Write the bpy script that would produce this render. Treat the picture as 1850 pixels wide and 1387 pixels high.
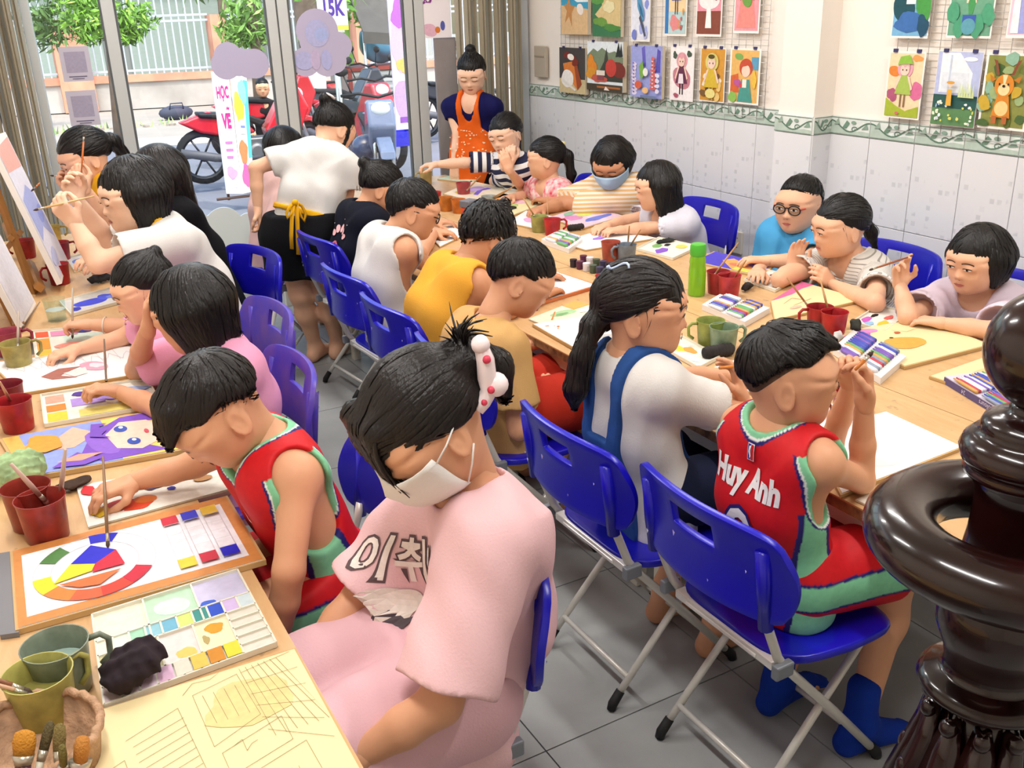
import bpy, bmesh, math, random
import numpy as np
from mathutils import Vector, Matrix

random.seed(7); RNG = np.random.default_rng(7)
for _o in list(bpy.data.objects): bpy.data.objects.remove(_o)
SC = bpy.context.scene
COL = SC.collection
R = math.radians

# ------------------------------------------------------------------ camera
FPX, IW, IH = 1750.0, 1850.0, 1387.0
YAW, PITCH, ROLL, CAMH = R(28.785), R(21.573), R(-1.784), 1.78
_f = np.array([math.sin(YAW)*math.cos(PITCH), math.cos(YAW)*math.cos(PITCH), -math.sin(PITCH)])
_r0 = np.array([math.cos(YAW), -math.sin(YAW), 0.0]); _u0 = np.cross(_r0, _f)
_r = math.cos(ROLL)*_r0 + math.sin(ROLL)*_u0
_u = -math.sin(ROLL)*_r0 + math.cos(ROLL)*_u0
CAM = np.array([0, 0, CAMH])
cd = bpy.data.cameras.new('camera'); cam = bpy.data.objects.new('camera', cd); COL.objects.link(cam)
cd.sensor_width = 36; cd.lens = FPX/IW*36; cd.clip_start = .05; cd.clip_end = 200
m = Matrix.Identity(4)
for i in range(3):
    m[i][0] = _r[i]; m[i][1] = _u[i]; m[i][2] = -_f[i]; m[i][3] = CAM[i]
cam.matrix_world = m
SC.camera = cam

# ------------------------------------------------------------------ world, sun, exposure
W = bpy.data.worlds.new('sky'); SC.world = W; W.use_nodes = True
nt = W.node_tree; nt.nodes.clear()
sky = nt.nodes.new('ShaderNodeTexSky'); sky.sky_type = 'NISHITA'; sky.sun_disc = False
sky.sun_elevation = R(58); sky.sun_rotation = R(200); sky.air_density = 1.6; sky.dust_density = 3.0
bg = nt.nodes.new('ShaderNodeBackground'); bg.inputs['Strength'].default_value = .5
wo = nt.nodes.new('ShaderNodeOutputWorld')
nt.links.new(sky.outputs[0], bg.inputs[0]); nt.links.new(bg.outputs[0], wo.inputs[0])
sd = bpy.data.lights.new('sun', 'SUN'); sd.energy = 3.2; sd.angle = R(1.5); sd.color = (1, .95, .86)
sun = bpy.data.objects.new('sun', sd); COL.objects.link(sun)
sun.rotation_euler = Vector((.25, -.5, .85)).to_track_quat('Z', 'Y').to_euler()
vs = SC.view_settings
vs.view_transform = 'Standard'; vs.look = 'None'; vs.gamma = 1.0; vs.exposure = 0.12; vs.use_curve_mapping = False

# ------------------------------------------------------------------ pixel rays (pixel gives direction; a plane gives the distance)
def ray(px, py): return _f + _r*(px-IW/2)/FPX + _u*(IH/2-py)/FPX
def pz(px, py, z=0.0): d = ray(px, py); return CAM + d*((z-CAMH)/d[2])
def pX(px, py, x): d = ray(px, py); return CAM + d*(x/d[0])
def pY(px, py, y): d = ray(px, py); return CAM + d*(y/d[1])
def pP(px, py, p0, n):
    d = ray(px, py); n = np.asarray(n, float); return CAM + d*(np.dot(np.asarray(p0)-CAM, n)/np.dot(d, n))
def V(*a): return np.array(a, float)
def nrm(v): v = np.asarray(v, float); return v/(np.linalg.norm(v)+1e-12)

# ------------------------------------------------------------------ materials
def lin(h):
    if not isinstance(h, str): return tuple(h)[:3]
    h = h.lstrip('#'); o = []
    for i in (0, 2, 4):
        c = int(h[i:i+2], 16)/255; o.append(c/12.92 if c <= .04045 else ((c+.055)/1.055)**2.4)
    return tuple(o)
_MC = {}
def mat(name, col, rough=.6, metal=0, spec=.5, var=0, vscale=8, bump=0, bscale=40, stretch=None, trans=0, alpha=1, coat=0, ior=1.45, sss=0, emit=None, estr=0, col2=None, coord='Object', detail=4):
    if name in _MC: return _MC[name]
    mt = bpy.data.materials.new(name); mt.use_nodes = True; _MC[name] = mt
    n = mt.node_tree.nodes; l = mt.node_tree.links; b = n['Principled BSDF']
    c = lin(col); b.inputs['Base Color'].default_value = (*c, 1)
    b.inputs['Roughness'].default_value = rough; b.inputs['Metallic'].default_value = metal
    b.inputs['Specular IOR Level'].default_value = spec; b.inputs['IOR'].default_value = ior
    b.inputs['Transmission Weight'].default_value = trans; b.inputs['Alpha'].default_value = alpha
    b.inputs['Coat Weight'].default_value = coat; b.inputs['Coat Roughness'].default_value = .06
    if sss:
        b.inputs['Subsurface Weight'].default_value = sss; b.inputs['Subsurface Radius'].default_value = (.012, .005, .003); b.inputs['Subsurface Scale'].default_value = 1
    if emit: b.inputs['Emission Color'].default_value = (*lin(emit), 1); b.inputs['Emission Strength'].default_value = estr
    if var or bump:
        tc = n.new('ShaderNodeTexCoord'); mp = n.new('ShaderNodeMapping'); l.new(tc.outputs[coord], mp.inputs[0])
        if stretch: mp.inputs['Scale'].default_value = stretch
    if var:
        t = n.new('ShaderNodeTexNoise'); t.inputs['Scale'].default_value = vscale; t.inputs['Detail'].default_value = detail; l.new(mp.outputs[0], t.inputs[0])
        mx = n.new('ShaderNodeMix'); mx.data_type = 'RGBA'
        c2 = lin(col2) if col2 else tuple(x*(1-var) for x in c)
        cr = n.new('ShaderNodeValToRGB'); cr.color_ramp.elements[0].position = .35; cr.color_ramp.elements[1].position = .68
        l.new(t.outputs['Fac'], cr.inputs[0]); l.new(cr.outputs[0], mx.inputs['Factor'])
        mx.inputs[6].default_value = (*c2, 1); mx.inputs[7].default_value = (*c, 1); l.new(mx.outputs[2], b.inputs['Base Color'])
    if bump:
        t2 = n.new('ShaderNodeTexNoise'); t2.inputs['Scale'].default_value = bscale; t2.inputs['Detail'].default_value = 3; l.new(mp.outputs[0], t2.inputs[0])
        bp = n.new('ShaderNodeBump'); bp.inputs['Strength'].default_value = bump; bp.inputs['Distance'].default_value = .01
        l.new(t2.outputs['Fac'], bp.inputs['Height']); l.new(bp.outputs[0], b.inputs['Normal'])
    return mt
def paint_mat(name='painted_print', rough=.55):
    if name in _MC: return _MC[name]
    mt = bpy.data.materials.new(name); mt.use_nodes = True; _MC[name] = mt
    n = mt.node_tree.nodes; l = mt.node_tree.links; b = n['Principled BSDF']; b.inputs['Roughness'].default_value = rough
    b.inputs['Specular IOR Level'].default_value = .3
    a = n.new('ShaderNodeAttribute'); a.attribute_name = 'Col'
    tc = n.new('ShaderNodeTexCoord'); t = n.new('ShaderNodeTexNoise'); t.inputs['Scale'].default_value = 60; l.new(tc.outputs['Object'], t.inputs[0])
    mr = n.new('ShaderNodeMapRange'); mr.inputs['To Min'].default_value = .82; mr.inputs['To Max'].default_value = 1.12; l.new(t.outputs['Fac'], mr.inputs[0])
    mx = n.new('ShaderNodeMix'); mx.data_type = 'RGBA'; mx.blend_type = 'MULTIPLY'; mx.inputs['Factor'].default_value = 1
    l.new(a.outputs['Color'], mx.inputs[6]); l.new(mr.outputs[0], mx.inputs[7]); l.new(mx.outputs[2], b.inputs['Base Color'])
    return mt
def glass_mat(name, tint='#f4fbfa', refl=.05):
    if name in _MC: return _MC[name]
    mt = bpy.data.materials.new(name); mt.use_nodes = True; _MC[name] = mt
    n = mt.node_tree.nodes; l = mt.node_tree.links; n.remove(n['Principled BSDF'])
    tr = n.new('ShaderNodeBsdfTransparent'); tr.inputs[0].default_value = (*lin(tint), 1)
    gl = n.new('ShaderNodeBsdfGlossy'); gl.inputs['Roughness'].default_value = .02
    mx = n.new('ShaderNodeMixShader'); mx.inputs[0].default_value = refl; l.new(tr.outputs[0], mx.inputs[1]); l.new(gl.outputs[0], mx.inputs[2])
    l.new(mx.outputs[0], n['Material Output'].inputs[0]); return mt

# ------------------------------------------------------------------ objects
def tag(o, label=None, cat=None, group=None, kind=None):
    if label: o['label'] = label
    if cat: o['category'] = cat
    if group: o['group'] = group
    if kind: o['kind'] = kind
    return o
def thing(name, loc=(0, 0, 0), rz=0.0, label=None, cat=None, group=None, kind=None):
    o = bpy.data.objects.new(name, None); o.empty_display_size = .1; COL.objects.link(o)
    o.location = [float(x) for x in loc]; o.rotation_euler = (0, 0, rz); return tag(o, label, cat, group, kind)
def chain_mat(o):
    mtx = Matrix.Identity(4)
    while o is not None: mtx = o.matrix_basis @ mtx; o = o.parent
    return mtx
def mesh_obj(name, verts, faces, m=None, parent=None, smooth=False, world=False, cols=None, label=None, cat=None, group=None, kind=None, sharp=None):
    verts = np.asarray(verts, float).reshape(-1, 3)
    off = None
    if parent is None:
        off = V((verts[:, 0].min()+verts[:, 0].max())/2, (verts[:, 1].min()+verts[:, 1].max())/2, verts[:, 2].min()); verts = verts-off
    elif world:
        mi = np.array(chain_mat(parent).inverted()); verts = verts@mi[:3, :3].T + mi[:3, 3]
    me = bpy.data.meshes.new(name)
    if isinstance(faces, np.ndarray):
        nf, k = faces.shape
        me.vertices.add(len(verts)); me.vertices.foreach_set('co', verts.astype(np.float32).ravel())
        me.loops.add(nf*k); me.loops.foreach_set('vertex_index', faces.astype(np.int32).ravel())
        me.polygons.add(nf); me.polygons.foreach_set('loop_start', np.arange(0, nf*k, k, dtype=np.int32))
        me.update(calc_edges=True)
    else:
        me.from_pydata([tuple(v) for v in verts], [], [tuple(int(i) for i in f) for f in faces]); me.update()
    if cols is not None:
        ca = me.color_attributes.new('Col', 'FLOAT_COLOR', 'CORNER')
        arr = np.ones((len(me.loops), 4), np.float32); i = 0
        for fi, p in enumerate(me.polygons):
            arr[p.loop_start:p.loop_start+p.loop_total, :3] = lin(cols[fi])
        ca.data.foreach_set('color', arr.ravel())
    if smooth:
        me.polygons.foreach_set('use_smooth', [True]*len(me.polygons))
        if sharp: me.set_sharp_from_angle(angle=R(sharp))
    if m is not None:
        me.materials.append(m)
    o = bpy.data.objects.new(name, me); COL.objects.link(o)
    if off is not None: o.location = off
    if parent is not None: o.parent = parent
    return tag(o, label, cat, group, kind)
def copy_tree(o, parent=None):
    c = o.copy(); COL.objects.link(c); c.parent = parent
    for ch in list(o.children): copy_tree(ch, c)
    return c
def bevel(o, w=.004, seg=2):
    md = o.modifiers.new('bevel', 'BEVEL'); md.width = w; md.segments = seg; md.limit_method = 'ANGLE'; md.angle_limit = R(40); return o

class MB:
    def __init__(s): s.v = []; s.f = []; s.c = []
    def add(s, vs, fs, col=None):
        b = len(s.v); s.v += [tuple(map(float, v)) for v in vs]; s.f += [tuple(i+b for i in f) for f in fs]; s.c += [col]*len(fs); return s
    def box(s, c, size, rot=None, col=None):
        hx, hy, hz = [x/2 for x in size]
        P = np.array([(x*hx, y*hy, z*hz) for x in (-1, 1) for y in (-1, 1) for z in (-1, 1)])
        if rot is not None: P = P@np.asarray(rot).T
        return s.add(P+np.asarray(c), [(0, 1, 3, 2), (4, 6, 7, 5), (0, 4, 5, 1), (2, 3, 7, 6), (0, 2, 6, 4), (1, 5, 7, 3)], col)
    def b2(s, a, b, col=None):
        a = np.asarray(a, float); b = np.asarray(b, float); return s.box((a+b)/2, np.abs(b-a), None, col)
    def tube(s, pts, rad, n=8, caps=True, col=None, flat=None):
        pts = [np.asarray(p, float) for p in pts]; k = len(pts)
        rad = [rad]*k if not hasattr(rad, '__len__') else rad
        t0 = nrm(pts[1]-pts[0]); up = V(0, 0, 1) if abs(t0[2]) < .9 else V(1, 0, 0)
        a = nrm(np.cross(t0, up)); vs = []
        for i in range(k):
            t = nrm(pts[min(i+1, k-1)]-pts[max(i-1, 0)]); a = nrm(a-t*np.dot(a, t)); b = np.cross(t, a)
            for j in range(n):
                th = 2*math.pi*j/n; bb = math.sin(th)*(flat if flat else 1); vs.append(pts[i]+rad[i]*(math.cos(th)*a+bb*b))
        fs = [(i*n+j, i*n+(j+1) % n, (i+1)*n+(j+1) % n, (i+1)*n+j) for i in range(k-1) for j in range(n)]
        if caps: fs += [tuple(range(n-1, -1, -1)), tuple((k-1)*n+j for j in range(n))]
        return s.add(vs, fs, col)
    def lathe(s, prof, n=24, c=(0, 0, 0), ax=None, col=None, close=False):
        c = np.asarray(c, float); ax = V(0, 0, 1) if ax is None else nrm(ax)
        a = nrm(np.cross(ax, V(1, 0, 0) if abs(ax[0]) < .9 else V(0, 1, 0))); b = np.cross(ax, a); vs = []
        for r, z in prof:
            for j in range(n):
                th = 2*math.pi*j/n; vs.append(c+ax*z+r*(math.cos(th)*a+math.sin(th)*b))
        k = len(prof)
        fs = [(i*n+j, i*n+(j+1) % n, (i+1)*n+(j+1) % n, (i+1)*n+j) for i in range(k-1) for j in range(n)]
        if prof[0][0] > 1e-4 and not close: fs.append(tuple(range(n-1, -1, -1)))
        if prof[-1][0] > 1e-4 and not close: fs.append(tuple((k-1)*n+j for j in range(n)))
        return s.add(vs, fs, col)
    def prism(s, poly, o, ux, uy, n, t, col=None):
        o, ux, uy, n = [np.asarray(q, float) for q in (o, ux, uy, n)]; k = len(poly)
        A = [o+ux*p[0]+uy*p[1] for p in poly]; B = [q+n*t for q in A]
        return s.add(A+B, [tuple(range(k-1, -1, -1)), tuple(range(k, 2*k))]+[(i, (i+1) % k, k+(i+1) % k, k+i) for i in range(k)], col)
    def poly(s, pts, col=None): return s.add(pts, [tuple(range(len(pts)))], col)
    def sphere(s, c, r, n=12, m_=8, rot=None, col=None):
        r = np.asarray(r, float)*np.ones(3); vs = [(0, 0, -1)]
        for i in range(1, m_):
            ph = -math.pi/2+math.pi*i/m_
            vs += [(math.cos(ph)*math.cos(2*math.pi*j/n), math.cos(ph)*math.sin(2*math.pi*j/n), math.sin(ph)) for j in range(n)]
        vs.append((0, 0, 1)); P = np.array(vs)*r
        if rot is not None: P = P@np.asarray(rot).T
        fs = [(0, 1+(j+1) % n, 1+j) for j in range(n)]
        for i in range(m_-2): fs += [(1+i*n+j, 1+i*n+(j+1) % n, 1+(i+1)*n+(j+1) % n, 1+(i+1)*n+j) for j in range(n)]
        L = len(vs)-1; fs += [(L, 1+(m_-2)*n+j, 1+(m_-2)*n+(j+1) % n) for j in range(n)]
        return s.add(P+np.asarray(c), fs, col)
    def build(s, name, m=None, parent=None, smooth=False, world=False, sharp=None, **kw):
        cols = s.c if any(c is not None for c in s.c) else None
        if cols: cols = [c if c is not None else '#ffffff' for c in cols]; m = m or paint_mat()
        return mesh_obj(name, s.v, s.f, m, parent, smooth, world, cols, sharp=sharp, **kw)

def ell(cx, cy, rx, ry, n=20, a0=0, a1=360, rot=0):
    o = []
    for i in range(n if a1-a0 >= 360 else n+1):
        t = R(a0+(a1-a0)*i/n); x = rx*math.cos(t); y = ry*math.sin(t); c, s_ = math.cos(R(rot)), math.sin(R(rot))
        o.append((cx+x*c-y*s_, cy+x*s_+y*c))
    return o
def rect(x0, y0, x1, y1): return [(x0, y0), (x1, y0), (x1, y1), (x0, y1)]
def rrect(w, h, r, n=5):
    o = []
    for cx, cy, a in ((w/2-r, h/2-r, 0), (-w/2+r, h/2-r, 90), (-w/2+r, -h/2+r, 180), (w/2-r, -h/2+r, 270)):
        o += [(cx+r*math.cos(R(a+90*i/n)), cy+r*math.sin(R(a+90*i/n))) for i in range(n+1)]
    return o
def line2(pts, w):
    """thin polyline in 2-D as list of quads"""
    o = []
    for a, b in zip(pts[:-1], pts[1:]):
        d = math.hypot(b[0]-a[0], b[1]-a[1])+1e-9; nx, ny = -(b[1]-a[1])/d*w/2, (b[0]-a[0])/d*w/2
        o.append([(a[0]+nx, a[1]+ny), (a[0]-nx, a[1]-ny), (b[0]-nx, b[1]-ny), (b[0]+nx, b[1]+ny)])
    return o
def blob(cx, cy, rx, ry, seed=0, n=18, amp=.18, rot=0):
    rg = random.Random(seed); k = [rg.uniform(-amp, amp) for _ in range(6)]; p = [rg.uniform(0, 6.3) for _ in range(6)]
    out = []
    for i in range(n):
        t = 2*math.pi*i/n; q = 1+sum(k[j]*math.sin((j+2)*t+p[j])/(1+j*.5) for j in range(5))
        x, y = rx*q*math.cos(t), ry*q*math.sin(t); c, s_ = math.cos(R(rot)), math.sin(R(rot)); out.append((cx+x*c-y*s_, cy+x*s_+y*c))
    return out
def flat_print(name, shapes, o, ux, uy, n, parent, eps=.0004, base=.0006, world=True, m=None):
    """flat coloured shapes (printed or painted) lying on a surface; shapes = [(colour, polygon or list of polygons)]"""
    b = MB(); o, ux, uy, n = [np.asarray(q, float) for q in (o, ux, uy, n)]; i = 0
    for c, ps in shapes:
        if ps and not isinstance(ps[0][0], (list, tuple)): ps = [ps]
        for p in ps:
            b.poly([o+ux*q[0]+uy*q[1]+n*(base+eps*i) for q in p], c)
        i += 1
    return b.build(name, m or paint_mat(), parent, world=world)
_TXT = {}
def text_polys(s, size=1.0, bold=.0):
    cu = bpy.data.curves.new('t', 'FONT'); cu.body = s; cu.size = size; cu.offset = bold*size; cu.resolution_u = 3; cu.align_x = 'CENTER'; cu.align_y = 'CENTER'
    ob = bpy.data.objects.new('t', cu); me = bpy.data.meshes.new_from_object(ob)
    vs = [(v.co.x, v.co.y) for v in me.vertices]; fs = [[vs[i] for i in p.vertices] for p in me.polygons]
    bpy.data.objects.remove(ob); bpy.data.curves.remove(cu); bpy.data.meshes.remove(me); return fs
def move2(polys, dx, dy, sx=1, sy=1, rot=0):
    c, s_ = math.cos(R(rot)), math.sin(R(rot))
    return [[(dx+x*sx*c-y*sy*s_, dy+x*sx*s_+y*sy*c) for x, y in p] for p in polys]
# ------------------------------------------------------------------ room shell
XW = 3.54                                   # right wall plane
XL = -1.3; YB = -1.6; ZC = 3.1
FD = nrm(V(1, -.18, 0)); FN = nrm(V(-.18, -1, 0))   # shop front: direction and normal into the room
FP = V(XW, 6.10, 0)
def front(px, py, off=0.0): return pP(px, py, FP+FN*off, FN)
def fpt(x, z, off=0.0):                    # point on the shop front at a given world x
    t = (x-FP[0])/FD[0]; p = FP+FD*t+FN*off; return V(p[0], p[1], z)
M_floor = mat('floor_tile_grey', '#a3a5a4', .42, var=.12, vscale=6, bump=.03, bscale=120, detail=8)
M_grout = mat('floor_grout', '#6c6d6c', .9)
M_cream = mat('cream_wall_paint', '#f5ede3', .7, var=.04, vscale=3, bump=.04, bscale=25)
M_ceil = mat('ceiling_paint', '#f2f0ec', .8)
fl = thing('floor', (0, 0, 0), kind='structure'); TS = .615
mesh_obj('grout_bed', [(XL-.1, YB-.1, -.012), (XW+.1, YB-.1, -.012), (XW+.1, 6.9, -.012), (XL-.1, 6.9, -.012)], [(0, 1, 2, 3)], M_grout, fl)
tm = None
ox, oy = pz(987, 1355, 0)[:2]
for i in range(-9, 6):
    for j in range(-8, 11):
        x = ox+i*TS; y = oy+j*TS
        if x+TS < XL or x > XW or y+TS < YB: continue
        if y+TS > fpt(min(max(x, XL), XW), 0)[1]+.7: continue
        if tm is None:
            b = MB(); b.b2((0, 0, -.012), (TS-.004, TS-.004, 0)); tm = b.build('floor_tile', M_floor, fl); tm.location = (x, y, 0)
        else:
            c = tm.copy(); COL.objects.link(c); c.parent = fl; c.location = (x, y, 0)

# wall right with tiles
TW, TH = .2407, .377; ZB = 1.78-.1735*XW; ZJ = ZB-TH; YT0 = .866*XW
wr = thing('wall_right', (XW, 2.4, 0), kind='structure')
b = MB(); b.b2((XW+.012, YB, 0), (XW+.2, 6.2, ZC)); b.build('wall_body', M_cream, wr, world=True)
yn = .931*XW                                # pillar near face
xo = pY(1468, 236, yn)[0]; PO = XW-xo; yf = pX(1403, 225, xo)[1]
b = MB(); b.b2((xo+.008, yn+.008, 0), (XW+.02, yf, ZC)); b.build('pillar', M_cream, wr, world=True)
def tile_mat():
    mt = bpy.data.materials.new('wall_tile_pale'); mt.use_nodes = True; n = mt.node_tree.nodes; l = mt.node_tree.links; B = n['Principled BSDF']
    B.inputs['Roughness'].default_value = .16; B.inputs['Specular IOR Level'].default_value = .5
    tc = n.new('ShaderNodeTexCoord'); mp = n.new('ShaderNodeMapping'); l.new(tc.outputs['Object'], mp.inputs[0]); mp.inputs['Scale'].default_value = (1, 1, 1)
    vo = n.new('ShaderNodeTexVoronoi'); vo.feature = 'F1'; vo.distance = 'CHEBYCHEV'; vo.inputs['Scale'].default_value = 26; vo.inputs['Randomness'].default_value = .35; l.new(mp.outputs[0], vo.inputs[0])
    cr = n.new('ShaderNodeValToRGB'); cr.color_ramp.interpolation = 'LINEAR'; e = cr.color_ramp.elements
    e[0].position = .2; e[0].color = (*lin('#cfd0d3'), 1); e[1].position = .3; e[1].color = (*lin('#e4e4e6'), 1)
    l.new(vo.outputs['Distance'], cr.inputs[0])
    no = n.new('ShaderNodeTexNoise'); no.inputs['Scale'].default_value = 9; l.new(mp.outputs[0], no.inputs[0])
    c2 = n.new('ShaderNodeValToRGB'); c2.color_ramp.elements[0].position = .5; c2.color_ramp.elements[1].position = .56; l.new(no.outputs['Fac'], c2.inputs[0])
    mx = n.new('ShaderNodeMix'); mx.data_type = 'RGBA'; l.new(c2.outputs[0], mx.inputs['Factor']); mx.inputs[6].default_value = (*lin('#e4e4e6'), 1); l.new(cr.outputs[0], mx.inputs[7])
    l.new(mx.outputs[2], B.inputs['Base Color']); return mt
M_tile = tile_mat(); M_tilegrout = mat('wall_grout', '#c9c9c6', .9)
b = MB(); b.b2((XW+.004, YB, 0), (XW+.0125, 6.1, ZB+.08)); b.b2((xo+.003, yn+.002, 0), (xo+.009, yf, ZB+.08)); b.b2((xo+.003, yn+.003, 0), (XW, yn+.009, ZB+.08)); b.build('tile_grout', M_tilegrout, wr, world=True)
tmesh = {}
def wtile(name, w, h, m, c, axis):
    key = (name, round(w, 3), round(h, 3), axis)
    if key in tmesh: o = tmesh[key].copy(); COL.objects.link(o); o.parent = wr
    else:
        b = MB()
        if axis == 'x': b.box((0, 0, 0), (.008, w-.003, h-.003))
        else: b.box((0, 0, 0), (w-.003, .008, h-.003))
        o = b.build(name, m, wr); tmesh[key] = o; bevel(o, .0012, 1)
    o.location = V(*c)-V(XW, 2.4, 0); return o
def border_shapes(w, h):
    S = [('#dfe6e0', rect(0, 0, w, h)), ('#b9cabd', [(0, 0), (w, 0), (w, h*.25), (w*.8, h*.3), (w*.55, h*.2), (w*.3, h*.42), (0, h*.8)]), ('#7d9183', rect(0, 0, w, .004)), ('#7d9183', rect(0, h-.004, w, h))]
    cur = [(w*t, h*(.5+.3*math.cos(t*6.28))) for t in [i/14 for i in range(15)]]
    S.append(('#5f7f6b', line2(cur, .006)))
    sp = [(w*.62+math.cos(a)*.02*(1-a/9), h*.36+math.sin(a)*.014*(1-a/9)) for a in [i*.55 for i in range(14)]]
    S.append(('#5f7f6b', line2(sp, .004)))
    S.append(('#6f8f7b', [(w*.3, h*.35), (w*.42, h*.85), (w*.5, h*.7), (w*.42, h*.4)])); S.append(('#87a291', [(w*.8, h*.4), (w*.93, h*.75), (w*.98, h*.45)]))
    S.append(('#87a291', ell(w*.6, h*.75, .014, .008))); S.append(('#93ab9b', [(w*.1, h*.55), (w*.2, h*.95), (w*.24, h*.6)])); return S
M_bord = mat('border_tile_glaze', '#e6ebe6', .2)
def btile(c, w, axis):
    o = wtile('border_tile', w, .08, M_bord, c, axis); c = V(*c)
    if axis == 'x': flat_print('scroll_print', border_shapes(w-.004, .076), c+V(-.0045, w/2-.002, -.038), V(0, -1, 0), V(0, 0, 1), V(-1, 0, 0), o) if len(o.children) == 0 else None
    return o
firstb = None
def place_border(x, y0, y1, axis='x'):
    global firstb
    w = y1-y0; c = V(x, (y0+y1)/2, ZB+.04)
    if abs(w-TW) < .01 and firstb is not None:
        o = firstb.copy(); COL.objects.link(o); o.parent = wr; o.location = c-V(XW, 2.4, 0)
        for ch in firstb.children: q = ch.copy(); COL.objects.link(q); q.parent = o
        return
    b = MB(); b.box((0, 0, 0), (.009, w-.003, .078)); o = b.build('border_tile', M_bord, wr); o.location = c-V(XW, 2.4, 0)
    S = flat_print('scroll_print', border_shapes(w-.004, .076), V(-.0048, w/2-.002, -.038), V(0, -1, 0), V(0, 0, 1), V(-1, 0, 0), o, world=False)
    if abs(w-TW) < .01: firstb = o
rows = [(ZJ-2*TH, ZJ-TH), (ZJ-TH, ZJ), (ZJ, ZB)]
rows[0] = (0, rows[0][1])
k = -8
while True:
    y0 = YT0+k*TW; y1 = y0+TW; k += 1
    if y0 > 6.05: break
    if y1 < .6: continue
    segs = []
    for a, c in ((y0, min(y1, yn)), (max(y0, yf), min(y1, 6.08))):
        if c-a > .02: segs.append((a, c))
    for a, c in segs:
        for z0, z1 in rows: wtile('wall_tile', c-a, z1-z0, M_tile, (XW, (a+c)/2, (z0+z1)/2), 'x')
        place_border(XW-.001, a, c)
yy = yn
for w in (TW, yf-yn-TW):
    if w < .02: continue
    for z0, z1 in rows: wtile('wall_tile', w, z1-z0, M_tile, (xo, yy+w/2, (z0+z1)/2), 'x')
    place_border(xo-.001, yy, yy+w); yy += w
for z0, z1 in rows: wtile('wall_tile', PO, z1-z0, M_tile, (xo+PO/2, yn, (z0+z1)/2), 'y')
b = MB(); b.box((0, 0, 0), (PO-.003, .009, .078)); o = b.build('border_tile', M_bord, wr); o.location = V(xo+PO/2, yn-.001, ZB+.04)-V(XW, 2.4, 0)
flat_print('scroll_print', border_shapes(PO-.004, .076), V(-PO/2+.002, -.0048, -.038), V(1, 0, 0), V(0, 0, 1), V(0, -1, 0), o, world=False)
# paint drips on the tiles
dr = []
for px, py, L, c in ((1560, 255, .1, '#66647a'), (1505, 338, .05, '#b9b06a'), (1640, 290, .05, '#cfcf9a'), (1385, 232, .04, '#e3dc9a'), (1668, 505, .03, '#222222'), (1655, 480, .09, '#c9cf7a'), (1413, 165, .03, '#55524a'), (1425, 188, .025, '#3a3a38'), (1460, 157, .03, '#a9c4cc'), (1400, 380, .06, '#b7b7d8'), (1590, 455, .04, '#b0b0b0')):
    p = pX(px, py, xo if 1400 < px < 1470 else XW); dr.append((c, [[(-p[1]+x, p[2]+y) for x, y in q] for q in line2([(0, 0), (.012, -L*.4), (.008, -L)], .006)]))
flat_print('paint_splash', dr, V(XW-.0055, 0, 0), V(0, -1, 0), V(0, 0, 1), V(-1, 0, 0), wr, eps=.0002) if False else None
for name, a, c in (('wall_left', (XL-.15, YB, 0), (XL, 6.75, ZC)), ('wall_back', (XL, YB-.15, 0), (XW, YB, ZC))):
    b = MB(); b.b2(a, c); b.build(name, M_cream, kind='structure')
b = MB(); b.b2((XL, YB, ZC), (XW, 6.1, ZC+.1)); b.build('ceiling', M_ceil, kind='structure')

# ceiling lamps (above the frame)
M_tube = mat('lamp_tube_glow', '#ffffff', .4, emit='#fff6ea', estr=6); M_lampbody = mat('lamp_body_white', '#e8e8e8', .5)
def ceiling_lamp(x, y, n, power=29):
    t = thing('ceiling_light', (x, y, ZC-.12), 0, f'white fluorescent ceiling light {n}', 'light', 'ceiling lights above the tables')
    b = MB(); b.box((0, 0, .09), (.16, 1.25, .06)); bevel(b.build('fixture', M_lampbody, t), .01)
    for s in (-.045, .045):
        b = MB(); b.tube([(s, -.58, .035), (s, .58, .035)], .014, 10); b.build('tube', M_tube, t, True)
    ld = bpy.data.lights.new('ceiling_light_glow', 'AREA'); ld.shape = 'RECTANGLE'; ld.size = .16; ld.size_y = 1.2; ld.energy = power; ld.color = (1, .98, .955)
    lo = bpy.data.objects.new('lamp_glow', ld); COL.objects.link(lo); lo.parent = t; lo.location = (0, 0, .0)
for x, y, n in ((.1, .9, 'over the near end of the long left table'), (.1, 3.2, 'over the middle of the long left table'), (2.2, .9, 'over the near end of the centre table'), (2.2, 3.2, 'over the middle of the centre table'), (1.2, 5.0, 'nearest the shop front')):
    ceiling_lamp(x, y, n)

# ------------------------------------------------------------------ shop front
M_alu = mat('aluminium_frame', '#c9cdcc', .38, .25); M_alud = mat('aluminium_seal', '#5c5f60', .6)
M_glass = glass_mat('window_glass'); M_gate = mat('folding_gate_beige', '#b8ae98', .5, .15, var=.25, vscale=5, stretch=(4, 4, .3))
ws = thing('wall_shopfront', fpt(2.0, 0), 0, kind='structure')
ZT = 2.85
def vbar(x0, x1, z0, z1, dep=.06, off=-.0, m=None, name='mullion', par=None):
    b = MB(); a = fpt(x0, z0, off+dep/2); c = fpt(x1, z0, off+dep/2); d = fpt(x1, z0, off-dep/2); e = fpt(x0, z0, off-dep/2)
    b.add([a, c, d, e]+[p+V(0, 0, z1-z0) for p in (a, c, d, e)], [(0, 1, 2, 3), (4, 7, 6, 5), (0, 4, 5, 1), (1, 5, 6, 2), (2, 6, 7, 3), (3, 7, 4, 0)])
    return bevel(b.build(name, m or M_alu, par or ws, world=True), .004, 2)
fx = lambda px, py: front(px, py)[0]
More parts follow.
